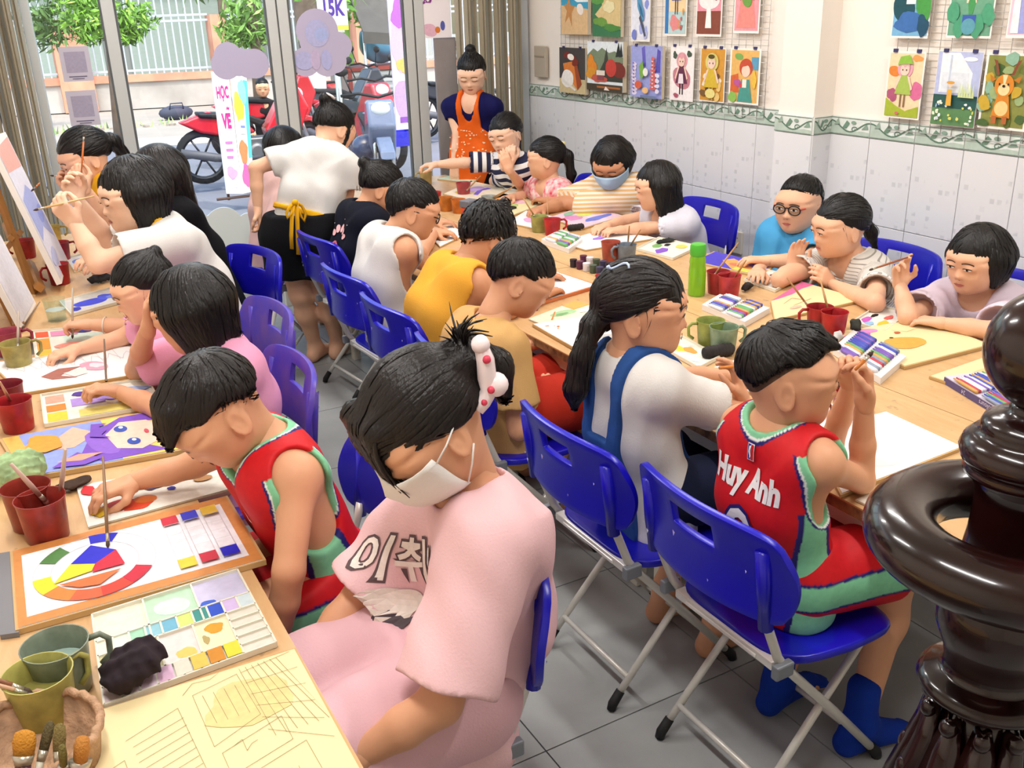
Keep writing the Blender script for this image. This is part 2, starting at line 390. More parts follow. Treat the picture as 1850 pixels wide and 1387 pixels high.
m1a, m1b = fx(180, 0), fx(203, 0); m2a, m2b, m2c = fx(478, 0), fx(497, 0), fx(517, 0); m3a, m3b, m3c = fx(727, 0), fx(744, 0), fx(762, 0)
for a, c in ((m1a, m1b), (m2a, m2b-.004), (m2b+.004, m2c), (m3a, m3b-.004), (m3b+.004, m3c)): vbar(a, c, 0, ZT)
xl0 = fx(70, 100)
vbar(xl0-.05, xl0, 0, ZT)
vbar(xl0, m2c, ZT-.08, ZT, name='top_rail'); vbar(m2c, m3c, ZT-.08, ZT, name='top_rail')
vbar(xl0, m1a, .02, .1, name='bottom_rail'); vbar(m1b, m2a, .02, .1, name='bottom_rail')
vbar(XL, XW, ZT, ZC, .2, name='lintel', m=M_cream); vbar(XL, fx(0, 100)-.35, 0, ZT, .15, name='side_wall', m=M_cream)
for x in ((m1a-.012, m1a), (m1b, m1b+.012), (m2a-.012, m2a), (m2b-.004, m2b+.004), (m2c, m2c+.012), (m3a-.012, m3a), (m3b-.004, m3b+.004)): vbar(x[0], x[1], .05, ZT-.05, .05, m=M_alud, name='seal')
WIN = []
for i, (a, c) in enumerate(((xl0, m1a), (m1b, m2a), (m2c, m3a))):
    w = thing(f'window_{i+1}', fpt((a+c)/2, .1), 0, kind='structure'); WIN.append(w)
    b = MB(); q = [fpt(a, .1), fpt(c, .1), fpt(c, ZT-.08), fpt(a, ZT-.08)]; b.poly(q); b.build('pane', M_glass, w, world=True)
# grey steel end post at the wall corner and screw heads
vbar(fx(934, 60), XW, 0, ZT, .08, .02, m=mat('grey_end_post', '#b6bcc0', .4, .2), name='end_post')
# folded accordion gates
def gate(name, xa, xb, n, label, off):
    g = thing(name, fpt((xa+xb)/2, 0, off), 0, label, 'gate')
    for i in range(n):
        x0 = xa+(xb-xa)*i/n; x1 = xa+(xb-xa)*(i+1)/n; d = .035 if i % 2 else -.0
        b = MB(); w = x1-x0
        prof = [(0, 0), (w*.3, .035), (w*.5, .02), (w*.7, .035), (w, 0)]
        P0 = [fpt(x0+u, .03, off+d+v) for u, v in prof]; P1 = [p+V(0, 0, 2.7) for p in P0]
        P2 = [fpt(x0+u, .03, off+d+v-.006) for u, v in prof]; P3 = [p+V(0, 0, 2.7) for p in P2]; k = len(prof)
        fs = [(j, j+1, k+j+1, k+j) for j in range(k-1)]+[(2*k+j+1, 2*k+j, 3*k+j, 3*k+j+1) for j in range(k-1)]+[(0, k, 3*k, 2*k), (k-1, 2*k+k-1, 3*k+k-1, 2*k-1)]
        b.add(P0+P1+P2+P3, fs); b.build('slat', M_gate, g, world=True)
    return g
gate('folding_gate', fx(0, 100)-.3, fx(72, 100)-.05, 11, 'beige steel folding gate drawn aside left of the glass front', .1)
gate('folding_gate', fx(818, 60), fx(936, 60), 9, 'beige steel folding gate folded behind the woman in the orange apron', .07)
# grey panel and poster between door and gate
gp = [front(783, 70, .0)[0], front(822, 70)[0]]
b = MB()
vbar(gp[0], gp[1], .0, front(795, 68)[2], .03, 0, mat('grey_board', '#97908f', .7, var=.1), 'grey_panel')
po = thing('hanging_poster', fpt((fx(757, 30)+fx(812, 30))/2, front(795, 68)[2], .02), 0, 'white hanging poster with purple lettering above grey panel', 'poster')
pw = fx(812, 30)-fx(755, 30); ph = .8
b = MB(); b.prism(rect(-pw/2, 0, pw/2, ph), po.location, FD, V(0, 0, 1), FN, .006); b.build('sheet', mat('poster_white', '#f6f0f4', .4), po, world=True)
flat_print('lettering', [('#e8b9ce', blob(-pw*.2, .05, .05, .04, 3)), ('#5b63b0', ell(pw*.22, .075, .016, .03)), ('#e0823a', ell(pw*.05, .05, .018, .02)), ('#8a3f8f', move2(text_polys('MỸ TH', .075, .03), pw*.12, .27)), ('#8a3f8f', move2(text_polys('ω', .12, .02), -pw*.3, .25))], V(*po.location)+FN*.0065, FD, V(0, 0, 1), FN, po)
# vertical coloured banner beyond the door post
def banner(name, x0, x1, z0, z1, off, label, shapes, col='#f3e9f2'):
    t = thing(name, fpt((x0+x1)/2, z0, off), 0, label, 'banner'); w = x1-x0; h = z1-z0
    b = MB(); b.prism(rect(-w/2, 0, w/2, h), t.location, FD, V(0, 0, 1), FN, .008); b.build('sheet', mat('banner_'+name+col, col, .5), t, world=True)
    flat_print('print', [(c, [[(-w/2+x*w, y*h) for x, y in p] for p in (ps if isinstance(ps[0][0], (list, tuple)) else [ps])]) for c, ps in shapes], V(*t.location)+FN*.0085, FD, V(0, 0, 1), FN, t)
    return t
banner('vertical_banner', fx(764, 60), fx(784, 60), .0, 2.6, -.25, 'pink and purple vertical banner behind the grey panel', [('#e6b7df', blob(.5, .45, .4, .12, 5)), ('#b98ad0', blob(.4, .3, .3, .1, 6)), ('#e05a9a', [(.3, .7), (.5, .75), (.7, .5), (.5, .48)]), ('#f2a65a', blob(.5, .62, .2, .03, 8)), ('#a77fd0', blob(.5, .18, .3, .06, 9))])
# sheets taped on the glass (their codes are left out)
M_sheet = mat('taped_sheet', '#c3bdcb', .5)
for nm, (xa, ya, xb, yb), lb in (('taped_notice', (104, 85, 160, 147), 'upper pale lilac notice sheet taped on the left glass pane'), ('taped_notice', (117, 165, 173, 227), 'lower pale lilac notice sheet taped on the left glass pane')):
    A = front(xa, ya, .006); Bq = front(xb, ya, .006); D = front((xa+xb)/2+6, yb, .006); w = Bq[0]-A[0]; h = A[2]-D[2]
    t = thing(nm, (A[0]+w/2, A[1], A[2]-h), 0, lb, 'notice')
    o = V(A[0], fpt(A[0], 0, .004)[1], A[2]-h)
    b = MB(); b.prism(rect(0, 0, w, h), o, FD, V(0, 0, 1), FN, .001); b.build('sheet', M_sheet, t, world=True)
    flat_print('fine_print', [('#a79fb5', rect(w*.15, h*.25, w*.85, h*.85)), ('#6b6480', rect(w*.2, h*.12, w*.8, h*.15)), ('#6b6480', rect(w*.3, h*.06, w*.7, h*.085))], o+FN*.001, FD, V(0, 0, 1), FN, t)
# cloud shaped stickers
def cloud(circs, lb, extra):
    pts = [front(x, y, .006) for x, y, r in circs]; r0 = np.linalg.norm(front(500, 80)-front(510, 80))/10
    base = pts[0]; t = thing('cloud_sticker', base, 0, lb, 'sticker'); b = MB()
    for i, ((x, y, r), p) in enumerate(zip(circs, pts)):
        b.prism(ell(0, 0, r*r0, r*r0, 28), p+FN*(.0003*i), FD, V(0, 0, 1), FN, .001)
    b.build('film', mat('sticker_lavender', '#bab3cf', .5), t, world=True)
    S = []
    for c, x, y, rx, ry in extra:
        p = front(x, y, .0085); S.append((c, p, rx*r0, ry*r0))
    if S:
        b = MB()
        for i, (c, p, rx, ry) in enumerate(S): b.poly([p+FD*q[0]+V(0, 0, q[1])+FN*(.002+.0004*i) for q in ell(0, 0, rx, ry, 24)], c)
        b.build('pale_logo_tint', None, t, world=True)
cloud([(412, 102, 25), (408, 117, 26), (430, 112, 25), (450, 115, 26), (460, 115, 26)], 'small lavender cloud sticker on the middle glass pane', [])
cloud([(573, 56, 39), (577, 70, 38), (612, 83, 25), (552, 112, 26), (590, 110, 28), (575, 100, 30), (605, 110, 22)], 'large lavender cloud sticker on glass beside the central door post', [('#b4b6de', 573, 60, 22, 24), ('#aab6e4', 580, 62, 12, 12), ('#b2b4dd', 550, 110, 18, 16), ('#c2b2d2', 570, 108, 9, 18), ('#b2b4e0', 590, 108, 10, 18)])
# low white panel with scalloped top
wp0, wp1 = pz(250, 552, 0)+FN*.05, pz(535, 515, 0)+FN*.05
dW = nrm(wp1-wp0); nW = V(dW[1], -dW[0], 0); LW = np.linalg.norm(wp1-wp0)
t = thing('scalloped_panel', (wp0+wp1)/2, 0, 'low white board panel with scalloped cloud top by the glass', 'panel')
def hz(px, py):
    p = pP(px, py, wp0, nW); return np.dot(p-wp0, dW), p[2]
top = []
for x, y, r in ((255, 392, 26), (300, 388, 26), (330, 384, 28), (359, 383, 16), (401, 374, 34), (447, 384, 22), (490, 380, 30), (530, 384, 18)):
    s, z = hz(x, y); top.append((s, z, r*np.linalg.norm(pP(400, 450, wp0, nW)-pP(410, 450, wp0, nW))/10))
poly = [(0, 0), (LW, 0)]
for s in np.linspace(LW, 0, 90):
    z = max([c[1]-c[2]*.2]+[c[1]-c[2]+math.sqrt(max(c[2]**2-(s-c[0])**2, 0)) for c in top for c in [c]] if False else [.5]+[cz-r+math.sqrt(max(r*r-(s-cs)**2, 0)) for cs, cz, r in top if abs(s-cs) < r]); poly.append((s, z))
b = MB(); b.prism(poly, wp0, dW, V(0, 0, 1), nW, .018); b.build('board', mat('panel_white', '#dfe5e1', .45), t, world=True)
b = MB(); b.prism(rect(0, 0, LW, .09), wp0+nW*.018, dW, V(0, 0, 1), nW, .006); b.build('skirting', mat('panel_skirt', '#d4dad6', .5), t, world=True)
# ------------------------------------------------------------------ things on the right wall
M_wire = mat('white_wire', '#c9c5c0', .4, .4)
def wire_grid(ya, yb, z0, z1, label):
    t = thing('wire_grid', (XW-.012, (ya+yb)/2, z0), 0, label, 'grid'); b = MB(); y = ya
    while y <= yb+1e-3: b.tube([(XW-.012, y, z0), (XW-.012, y, z1)], .0018, 5); y += .0525
    z = z0
    while z <= z1+1e-3: b.tube([(XW-.015, ya, z), (XW-.015, yb, z)], .0018, 5); z += .0525
    tag(b.build('wires', M_wire, t, True, world=True), kind='stuff'); return t
g1a = pX(1385, 180, XW)[1]; g1b = pX(1016, 100, XW)[1]
wire_grid(g1a, g1b, 1.2, 1.2+.0525*18, 'far white wire display grid hung with twelve pictures')
g2b = pX(1612, 200, XW)[1]
wire_grid(g2b-1.155, g2b, 1.215, 1.215+.0525*18, 'near white wire display grid above the bob haired girl')
M_canvas = mat('canvas_edge', '#d9cdb4', .8); M_paper = mat('art_paper', '#f4f1ea', .6)
M_clip = mat('bulldog_clip', '#4a4a78', .4, .6)
def picture(pxl, pxr, pyt, pyb, thick, art, label, top=None):
    """wall picture from left/right pixel columns and top/bottom rows"""
    A = pX(pxl, pyb, XW-.02); Bq = pX(pxr, pyb, XW-.02); T = pX(pxl, pyt, XW-.02)
    yl, yr = A[1], Bq[1]; z0 = pX((pxl+pxr)/2, pyb, XW-.02)[2]; z1 = top if top else pX((pxl+pxr)/2, pyt, XW-.02)[2]; w = yl-yr; h = z1-z0
    t = thing('wall_picture', (XW-.018, (yl+yr)/2, z0), 0, label, 'picture', 'student pictures clipped to the wire grids')
    b = MB(); b.b2((-.002-thick, -w/2, 0), (-.002, w/2, h)); b.build('canvas' if thick > .01 else 'paper', M_canvas if thick > .01 else M_paper, t)
    S = [(c, [[(x*w, y*h) for x, y in p] for p in (ps if isinstance(ps[0][0], (list, tuple)) else [ps])]) for c, ps in art]
    flat_print('painting', S, V(-.002-thick, w/2, 0), V(0, -1, 0), V(0, 0, 1), V(-1, 0, 0), t, world=False)
    for s in (-.32, .32):
        b = MB(); b.box((-.004-thick, w*s, h+.002), (.008, .02, .014)); b.build('clip', M_clip, t)
    return t
def flowers(seed, n, cols, x0=0, x1=1, y0=0, y1=.4, r=.05):
    g = random.Random(seed); return [(g.choice(cols), blob(g.uniform(x0, x1), g.uniform(y0, y1), r*g.uniform(.5, 1.1), r*g.uniform(.4, .8), g.random(), 9)) for _ in range(n)]
def figure(hair, dress, skin='#f6d3bf', cx=.5, s=1.0, legs='#4a3b3b', y=0.0):
    f = lambda P: [(cx+(x-.5)*s, y+q*s) for x, q in P]
    return [(hair, f(ell(.5, .66, .2, .13))), (legs, f(rect(.43, .12, .47, .34))), (legs, f(rect(.53, .12, .57, .34))),
            (dress, f([(.42, .58), (.58, .58), (.72, .3), (.28, .3)])), (skin, f([(.36, .55), (.42, .56), (.3, .36), (.26, .38)])), (skin, f([(.64, .55), (.58, .56), (.7, .36), (.74, .38)])),
            (skin, f(ell(.5, .65, .12, .085))), (hair, f([(.36, .66), (.4, .76), (.6, .76), (.64, .66), (.57, .71), (.5, .68), (.43, .71)])), ('#3a2a2a', f(ell(.45, .645, .016, .012))), ('#3a2a2a', f(ell(.55, .645, .016, .012)))]
bgp = lambda c, m_=.04: (c, rect(m_, m_*.7, 1-m_, 1-m_*.7))
ART = {
 'beach': [('#3f9fc4', rect(0, 0, 1, 1)), ('#2c87b0', rect(0, .75, 1, 1)), ('#e9f3f5', [(0, .55), (.25, .62), (.5, .52), (.75, .6), (1, .5), (1, .46), (.6, .46), (.3, .55), (0, .5)]), ('#dcb98a', [(0, .42), (.5, .4), (1, .36), (1, 0), (0, 0)]), ('#c48a52', [(.3, .6), (.36, .42), (.52, .4), (.4, .3), (.42, .1), (.3, .26), (.14, .16), (.22, .34), (.1, .42), (.25, .44)]), ('#f0e6dc', blob(.72, .36, .12, .08, 3))],
 'stream': [('#3e7a52', rect(0, 0, 1, 1)), ('#86b0d8', blob(.42, .78, .16, .16, 2)), ('#2f5f45', rect(.5, .7, .95, 1)), ('#dcc48c', [(.3, .6), (.6, .62), (1, .5), (1, .1), (.5, .14), (.1, .3), (.35, .42)]), ('#5c9a4a', blob(.2, .5, .22, .07, 5)), ('#6f9c44', blob(.3, .2, .25, .06, 6)), ('#4f8a3f', blob(.7, .12, .28, .05, 8)), ('#4aa0b8', [(.6, .64), (1, .66), (1, .55), (.7, .56)]), ('#e8dfb0', blob(.6, .4, .2, .08, 9))],
 'bird': [bgp('#e9ecf8', .03)]+flowers(3, 16, ['#8e9be0', '#a9b4ea', '#7a86cf', '#c2c9f0'], .1, .9, .05, .95, .13)+[('#5f9fc8', [(.35, .6), (.55, .55), (.75, .35), (.7, .25), (.5, .35), (.38, .45)]), ('#8f5a55', blob(.36, .64, .1, .07, 2)), ('#4f5468', [(.55, .35), (.85, .08), (.78, .06), (.48, .3)]), ('#3f6f96', [(.45, .5), (.62, .42), (.72, .3), (.55, .36)])],
 'girl_blue': [bgp('#f7d9a8')]+[('#d88a3c', rect(.04, .45, .45, .97)), ('#3f7fc0', rect(.04, .03, .2, .45)), ('#bcd8d8', rect(.2, .03, .96, .3)), ('#e58f8f', blob(.48, .16, .2, .1, 4))]+figure('#6b4a3a', '#2f55b8', cx=.55, s=.95, y=.15)+flowers(8, 5, ['#c86a6a', '#d8a05a'], .7, .95, .1, .4, .06),
 'cake': [bgp('#e79aa8')]+[('#8a4a3a', rect(.04, .03, .96, .3)), ('#f4f0ee', ell(.5, .42, .4, .1)), ('#a7d8b0', [(.2, .45), (.8, .45), (.76, .72), (.24, .72)]), ('#c8e8c4', ell(.5, .72, .26, .06)), ('#f6f6f2', [(.42, .33), (.58, .33), (.62, .1), (.38, .1)]), ('#8f4a9a', ell(.62, .86, .1, .06)), ('#9ac04a', ell(.4, .84, .1, .06)), ('#f8f4ee', ell(.52, .78, .2, .05)), ('#9a2f3a', ell(.78, .46, .06, .04))],
 'girl_bouquet': [bgp('#e8a0a8')]+[('#5a3438', ell(.5, .62, .38, .35)), ('#e98f86', [(.3, .5), (.7, .5), (.88, .06), (.12, .06)]), ('#f6cfc2', ell(.5, .72, .2, .16)), ('#5a3438', [(.28, .78), (.5, .95), (.72, .78), (.6, .84), (.5, .8), (.4, .84)]), ('#3a2a2a', ell(.42, .7, .04, .02)), ('#3a2a2a', ell(.58, .7, .04, .02)), ('#6fa04a', blob(.5, .4, .2, .1, 3)), ('#e0b04a', blob(.45, .44, .08, .05, 3)), ('#d84a4a', blob(.58, .46, .07, .05, 4))],
 'pie': [('#46413f', rect(0, .32, 1, 1)), ('#cdbb8f', rect(0, 0, 1, .32)), ('#d87f3a', [(.15, .65), (.6, .72), (.85, .3), (.7, .1), (.2, .45)]), ('#f0ece4', blob(.32, .32, .24, .2, 5, 20, .06)), ('#7a2f22', blob(.3, .84, .1, .08, 1)), ('#7a2f22', blob(.62, .7, .14, .1, 2)), ('#f6f0e4', blob(.46, .8, .13, .07, 3)), ('#9a4a2a', [(.6, .6), (.72, .62), (.88, .22), (.72, .08)]), ('#e4e0d8', [(.1, .26), (.62, .06), (.68, .09), (.14, .31)])],
 'autumn': [('#e4ecef', rect(0, 0, 1, 1)), ('#7b8a6e', [(0, .72), (.18, .86), (.3, .8), (.42, .88), (.62, .78), (.78, .82), (1, .7), (1, .3), (0, .3)]), ('#3f4238', [(.35, .4), (.48, .6), (.55, .88), (.62, .55), (.75, .62), (.9, .5), (1, .6), (1, .2), (.3, .2)]), ('#2a2f2c', [(.8, .7), (.88, 1), (.95, .72)]), ('#2a2f2c', [(.9, .7), (.95, .98), (1, .72)]), ('#7a332a', blob(.88, .45, .2, .16, 3)), ('#c4443a', ell(.68, .48, .15, .18)), ('#e08a2a', blob(.14, .48, .15, .2, 2)), ('#d8952f', blob(.12, .35, .14, .12, 5)), ('#c05a4a', blob(.35, .25, .22, .08, 4)), ('#e9dccd', rect(.28, .32, .52, .42)), ('#8a4a54', rect(.3, .22, .5, .32)), ('#4a4030', rect(0, 0, 1, .14)), ('#b06a3a', rect(.3, .06, .95, .1)), ('#f4e6dc', [(.55, .1), (.5, .02), (.66, .02)])],
 'lupins': [('#9fa6e0', rect(0, 0, 1, 1))]+[('#6a63c0', [(.4, .6), (.35, .95), (.45, 1), (.5, .6)]), ('#5f58b8', [(.8, .5), (.85, .95), (.95, .9), (.95, .5)])]+[('#e9e0f4', blob(.13+.02*math.sin(i), .08+i*.07, .09-.004*i, .04, i)) for i in range(9)]+[('#8f6ab0', ell(.12, .1+i*.07, .03, .015)) for i in range(9)]+[('#d86a6a', blob(.76, .2+i*.07, .1-.006*i, .04, i+9)) for i in range(9)]+[('#f4d0c8', ell(.76, .22+i*.07, .03, .014)) for i in range(8)]+[('#7fb04a', [(.4, .35), (.33, .6), (.45, .72), (.52, .45)]), ('#d8654a', ell(.32, .25, .11, .08)), ('#f2c48a', ell(.55, .15, .1, .06)), ('#f4f0ea', ell(.55, .5, .08, .08)), ('#6f7fa0', rect(.4, 0, .9, .05))]+[('#e8e2f6', blob(.93, .15+i*.1, .07, .04, i)) for i in range(4)],
 'girl_rose': [bgp('#fbf4f2', .02), ('#c9828f', blob(.5, .42, .38, .2, 3, 22, .2)), ('#4a5a4a', blob(.2, .83, .1, .06, 2)), ('#4a5a4a', blob(.8, .86, .1, .06, 4))]+figure('#e6a3ad', '#6a3550', cx=.5, s=1.15, y=-.02, legs='#2f2530')+[('#f2e4ea', [(.42, .5), (.58, .5), (.62, .32), (.38, .32)]), ('#b05a6a', blob(.3, .1, .1, .04, 7))],
 'girl_gold': [bgp('#d69a3c', .03)]+flowers(5, 14, ['#f0e6d2', '#7a5a34', '#e8c77a', '#55452f'], .06, .94, .05, .5, .12)+figure('#d9cf7a', '#d8b83a', cx=.5, s=1.3, y=-.12, legs='#c9a53a')+[('#5a4a2a', ell(.5, .84, .13, .04)), ('#e9dc8a', ell(.5, .16, .2, .09))],
 'reader': [bgp('#e8b86a', .05), ('#5f9fc0', rect(.72, .62, .95, .85)), ('#d8683a', [(.05, .5), (.3, .55), (.35, .2), (.05, .2)]), ('#7fae5a', blob(.3, .85, .14, .06, 3)), ('#c8553a', ell(.55, .66, .22, .16)), ('#f6d6c0', ell(.55, .6, .14, .11)), ('#4f9a8f', [(.42, .45), (.68, .45), (.8, .04), (.3, .04)]), ('#c8553a', [(.36, .66), (.42, .78), (.68, .78), (.74, .66), (.6, .7), (.5, .68)]), ('#b85a9a', blob(.3, .38, .12, .07, 6)), ('#d84a4a', blob(.42, .34, .06, .04, 7)), ('#f4ecdc', rect(.46, .3, .6, .45)), ('#8fc05a', blob(.15, .12, .14, .1, 9)), ('#e8c04a', blob(.85, .45, .08, .14, 2))],
 'fountain': [bgp('#7ab4d8', .03), ('#dcecf4', rect(.2, .5, .4, .97)), ('#3f8f5a', blob(.2, .5, .22, .16, 2)), ('#1f4f5a', blob(.3, .28, .3, .14, 3)), ('#f4f4f0', rect(.35, .32, .6, .5)), ('#3f6faf', blob(.5, .15, .4, .1, 5)), ('#d8c83a', [(.6, .4), (.97, .75), (.97, .5)]), ('#4a9a4a', blob(.82, .35, .2, .2, 6)), ('#2f7f9a', [(.55, .9), (.62, .9), (.62, .6), (.52, .6)]), ('#24506a', blob(.85, .12, .15, .1, 8))],
 'tulips': [bgp('#6fa88a', .03), ('#f2a23a', [(.3, .95), (.7, .95), (.8, .55), (.2, .55)]), ('#f6d6c0', rect(.38, .3, .6, .56)), ('#4a9a5a', [(.42, .3), (.5, .46), (.58, .3), (.5, .1)])]+[('#e7c6d8', ell(x, y, .1, .09)) for x, y in ((.15, .5), (.85, .48), (.18, .85), (.85, .88))]+[('#d0a6c2', ell(x+.03, y, .05, .08)) for x, y in ((.15, .5), (.85, .48), (.18, .85), (.85, .88))]+[('#4f9f7a', blob(x, y, .14, .09, x)) for x, y in ((.12, .22), (.9, .2), (.3, .1), (.7, .1))]+[('#3f5fb0', rect(.35, .12, .65, .2)), ('#5f9fb0', ell(.5, .1, .16, .07))],
 'girl_lilac': [bgp('#f0c6d8', .04), ('#cfd4f4', ell(.55, .75, .4, .22)), ('#f6d9d0', ell(.55, .68, .2, .14)), ('#9fa6e0', [(.4, .5), (.75, .5), (.9, .04), (.2, .04)]), ('#1f2030', [(.35, .6), (.75, .62), (.7, .56), (.4, .54)]), ('#e0708a', blob(.2, .5, .14, .08, 3)), ('#f4f0f4', [(.12, .3), (.3, .4), (.35, .04), (.12, .04)])],
 'girl_forest': [bgp('#f2d8b0', .04), ('#e0863a', blob(.2, .7, .16, .08, 3)), ('#e9a05a', blob(.8, .9, .14, .05, 4)), ('#d8709a', blob(.85, .42, .16, .14, 5)), ('#b05a7a', blob(.2, .35, .14, .1, 6)), ('#a8b83a', [(.04, .03), (.96, .03), (.96, .2), (.6, .12), (.3, .2), (.04, .3)])]+figure('#e6a8b8', '#a9c25a', cx=.5, s=1.05, y=0.05, legs='#8a6a4a')+[('#8fbf4a', [(.3, .8), (.36, .92), (.6, .95), (.72, .82)]), ('#d86a7a', ell(.4, .08, .05, .02))],
 'greenhouse': [bgp('#b9c2e6', .01), ('#eef2f6', [(.1, .98), (.5, .98), (.82, .72), (.8, .45), (.1, .45)]), ('#dfe6ee', rect(.15, .45, .75, .72)), ('#c3cfe0', rect(.3, .45, .34, .95)), ('#f6f6fa', ell(.75, .9, .15, .03)), ('#2f5a54', rect(.01, .22, .99, .42)), ('#5f8a5a', rect(.01, .01, .99, .24))]+flowers(9, 26, ['#f0f4d8', '#d8d86a', '#a9c2e0', '#e8eef2'], .03, .97, .02, .34, .035)+[('#cfdca0', [(.6+.06*i, .4), (.63+.06*i, .6), (.66+.06*i, .4)]) for i in range(6)]+[('#e8b04a', [(.36, .5), (.46, .5), (.48, .28), (.36, .28)]), ('#f2cfb0', ell(.42, .56, .05, .035)), ('#d8a04a', ell(.42, .59, .09, .02))],
 'deer': [bgp('#8a8f4a', .05)]+flowers(12, 20, ['#6a7a3a', '#c9a83a', '#9ab07a', '#4f6a3a', '#8fb8a0'], .08, .92, .05, .95, .14)+[('#d9892f', [(.36, .45), (.6, .45), (.68, .16), (.28, .16)]), ('#f0cf8a', ell(.48, .28, .14, .1)), ('#d9892f', ell(.48, .58, .2, .15)), ('#f2d9a0', ell(.48, .53, .12, .08)), ('#f0d9a8', [(.43, .72), (.53, .72), (.5, .6), (.46, .6)]), ('#c27a2a', [(.3, .66), (.16, .72), (.2, .62)]), ('#c27a2a', [(.66, .66), (.82, .72), (.78, .62)]), ('#8a4a34', [(.36, .72), (.28, .9), (.2, .92), (.26, .84), (.3, .72)]), ('#8a4a34', [(.6, .72), (.7, .9), (.78, .92), (.72, .84), (.66, .72)]), ('#2a1a14', ell(.48, .575, .03, .018)), ('#2a1a14', ell(.39, .6, .018, .016)), ('#2a1a14', ell(.57, .6, .018, .016)), ('#b86a3a', rect(.32, .08, .42, .18)), ('#b86a3a', rect(.54, .08, .64, .18))],
}
for a in (
 (1020, 1068, 0, 62, .022, 'beach', 'canvas of a starfish on a blue beach, top left of far grid', 1.98),
 (1076, 1127, 0, 66, .022, 'stream', 'canvas of a green riverbank with sandy path, upper far grid', 1.98),
 (1140, 1174, 0, 75, .002, 'bird', 'narrow picture of a blue bird among lilac flowers', 1.96),
 (1200, 1240, 0, 65, .002, 'girl_blue', 'picture of a small girl in a blue dress, upper far grid', 1.99),
 (1257, 1303, 0, 66, .002, 'cake', 'picture of a pale green cake on a stand', 1.99),
 (1325, 1371, 0, 60, .002, 'girl_bouquet', 'pink picture of a girl holding a bouquet, top right of far grid', 2.0),
 (1018, 1064, 86, 168, .028, 'pie', 'dark canvas of a cake slice, bottom left of far grid', None),
 (1068, 1132, 75, 164, .028, 'autumn', 'canvas of an autumn valley with red and orange trees', None),
 (1144, 1200, 82, 176, .02, 'lupins', 'canvas of tall pink and purple lupin flowers', None),
 (1210, 1252, 83, 182, .002, 'girl_rose', 'white picture of a girl in purple among roses', None),
 (1263, 1308, 86, 184, .002, 'girl_gold', 'golden picture of a girl with pale yellow hair', None),
 (1316, 1370, 87, 188, .002, 'reader', 'picture of a red haired figure in green holding flowers', None),
 (1609, 1676, 0, 69, .002, 'fountain', 'picture of a blue garden fountain, top of near grid', 2.0),
 (1709, 1790, 0, 69, .002, 'tulips', 'picture of an orange dress among pink tulips, near grid', 2.02),
 (1817, 1880, 0, 69, .002, 'girl_lilac', 'pink and lilac picture cut by the right image edge', 2.02),
 (1595, 1660, 92, 214, .002, 'girl_forest', 'picture of a pink haired girl in a green dress', None),
 (1680, 1760, 92, 228, .002, 'greenhouse', 'picture of a white greenhouse above a flower meadow', None),
 (1765, 1852, 95, 234, .002, 'deer', 'picture of a small orange deer with antlers, lowest on near grid', None)):
    picture(a[0], a[1], a[2], a[3], a[4], ART[a[5]], a[6], a[7])
# small taped card, switch plate and wall socket
A = pX(971, 138, XW); Bq = pX(991, 138, XW); T = pX(980, 83, XW)
t = thing('wall_switch_box', (XW, (A[1]+Bq[1])/2, A[2]), 0, 'beige card box fixed on wall beside the folding gate', 'switch box')
w = A[1]-Bq[1]; h = T[2]-A[2]
b = MB(); b.b2((-.025, -w/2, 0), (-.001, w/2, h)); bevel(b.build('cover', mat('beige_card', '#b3a795', .7), t), .003)
b = MB(); b.b2((-.03, -w*.42, h*.66), (-.025, w*.42, h*.7)); b.build('flap_edge', mat('beige_card_dark', '#9a8f7e', .7), t)
S = pX(1333, 437, XW)
t = thing('wall_socket', (XW-.004, S[1], S[2]-.06), 0, 'cream double wall socket low on the tiled wall', 'socket')
b = MB(); b.b2((-.012, -.045, 0), (0, .045, .12)); bevel(b.build('plate', mat('socket_cream', '#e3dccb', .45), t), .004)
for zz in (.035, .085):
    b = MB()
    for s in (-.011, .011): b.tube([(-.0125, s, zz), (-.011, s, zz)], .0035, 8)
    b.build('socket_hole', mat('socket_black', '#2a2a2a', .6), t)
# ------------------------------------------------------------------ tables
TZ = .70
def wood_mat():
    mt = bpy.data.materials.new('table_wood'); mt.use_nodes = True; n = mt.node_tree.nodes; l = mt.node_tree.links; B = n['Principled BSDF']; B.inputs['Roughness'].default_value = .38
    tc = n.new('ShaderNodeTexCoord'); mp = n.new('ShaderNodeMapping'); mp.inputs['Scale'].default_value = (7, 1.6, 7); l.new(tc.outputs['Object'], mp.inputs[0])
    t = n.new('ShaderNodeTexNoise'); t.inputs['Scale'].default_value = 4; t.inputs['Detail'].default_value = 8; t.inputs['Roughness'].default_value = .65; t.inputs['Distortion'].default_value = .6; l.new(mp.outputs[0], t.inputs[0])
    cr = n.new('ShaderNodeValToRGB'); e = cr.color_ramp.elements; e[0].position = .3; e[0].color = (*lin('#c79c6a'), 1); e[1].position = .7; e[1].color = (*lin('#d8b281'), 1); l.new(t.outputs['Fac'], cr.inputs[0])
    t2 = n.new('ShaderNodeTexNoise'); t2.inputs['Scale'].default_value = 26; t2.inputs['Detail'].default_value = 2; l.new(tc.outputs['Object'], t2.inputs[0])
    c2 = n.new('ShaderNodeValToRGB'); c2.color_ramp.elements[0].position = .27; c2.color_ramp.elements[1].position = .33; l.new(t2.outputs['Fac'], c2.inputs[0])
    mx = n.new('ShaderNodeMix'); mx.data_type = 'RGBA'; mx.inputs[6].default_value = (*lin('#b18f68'), 1); l.new(c2.outputs[0], mx.inputs['Factor']); l.new(cr.outputs[0], mx.inputs[7]); l.new(mx.outputs[2], B.inputs['Base Color']); return mt
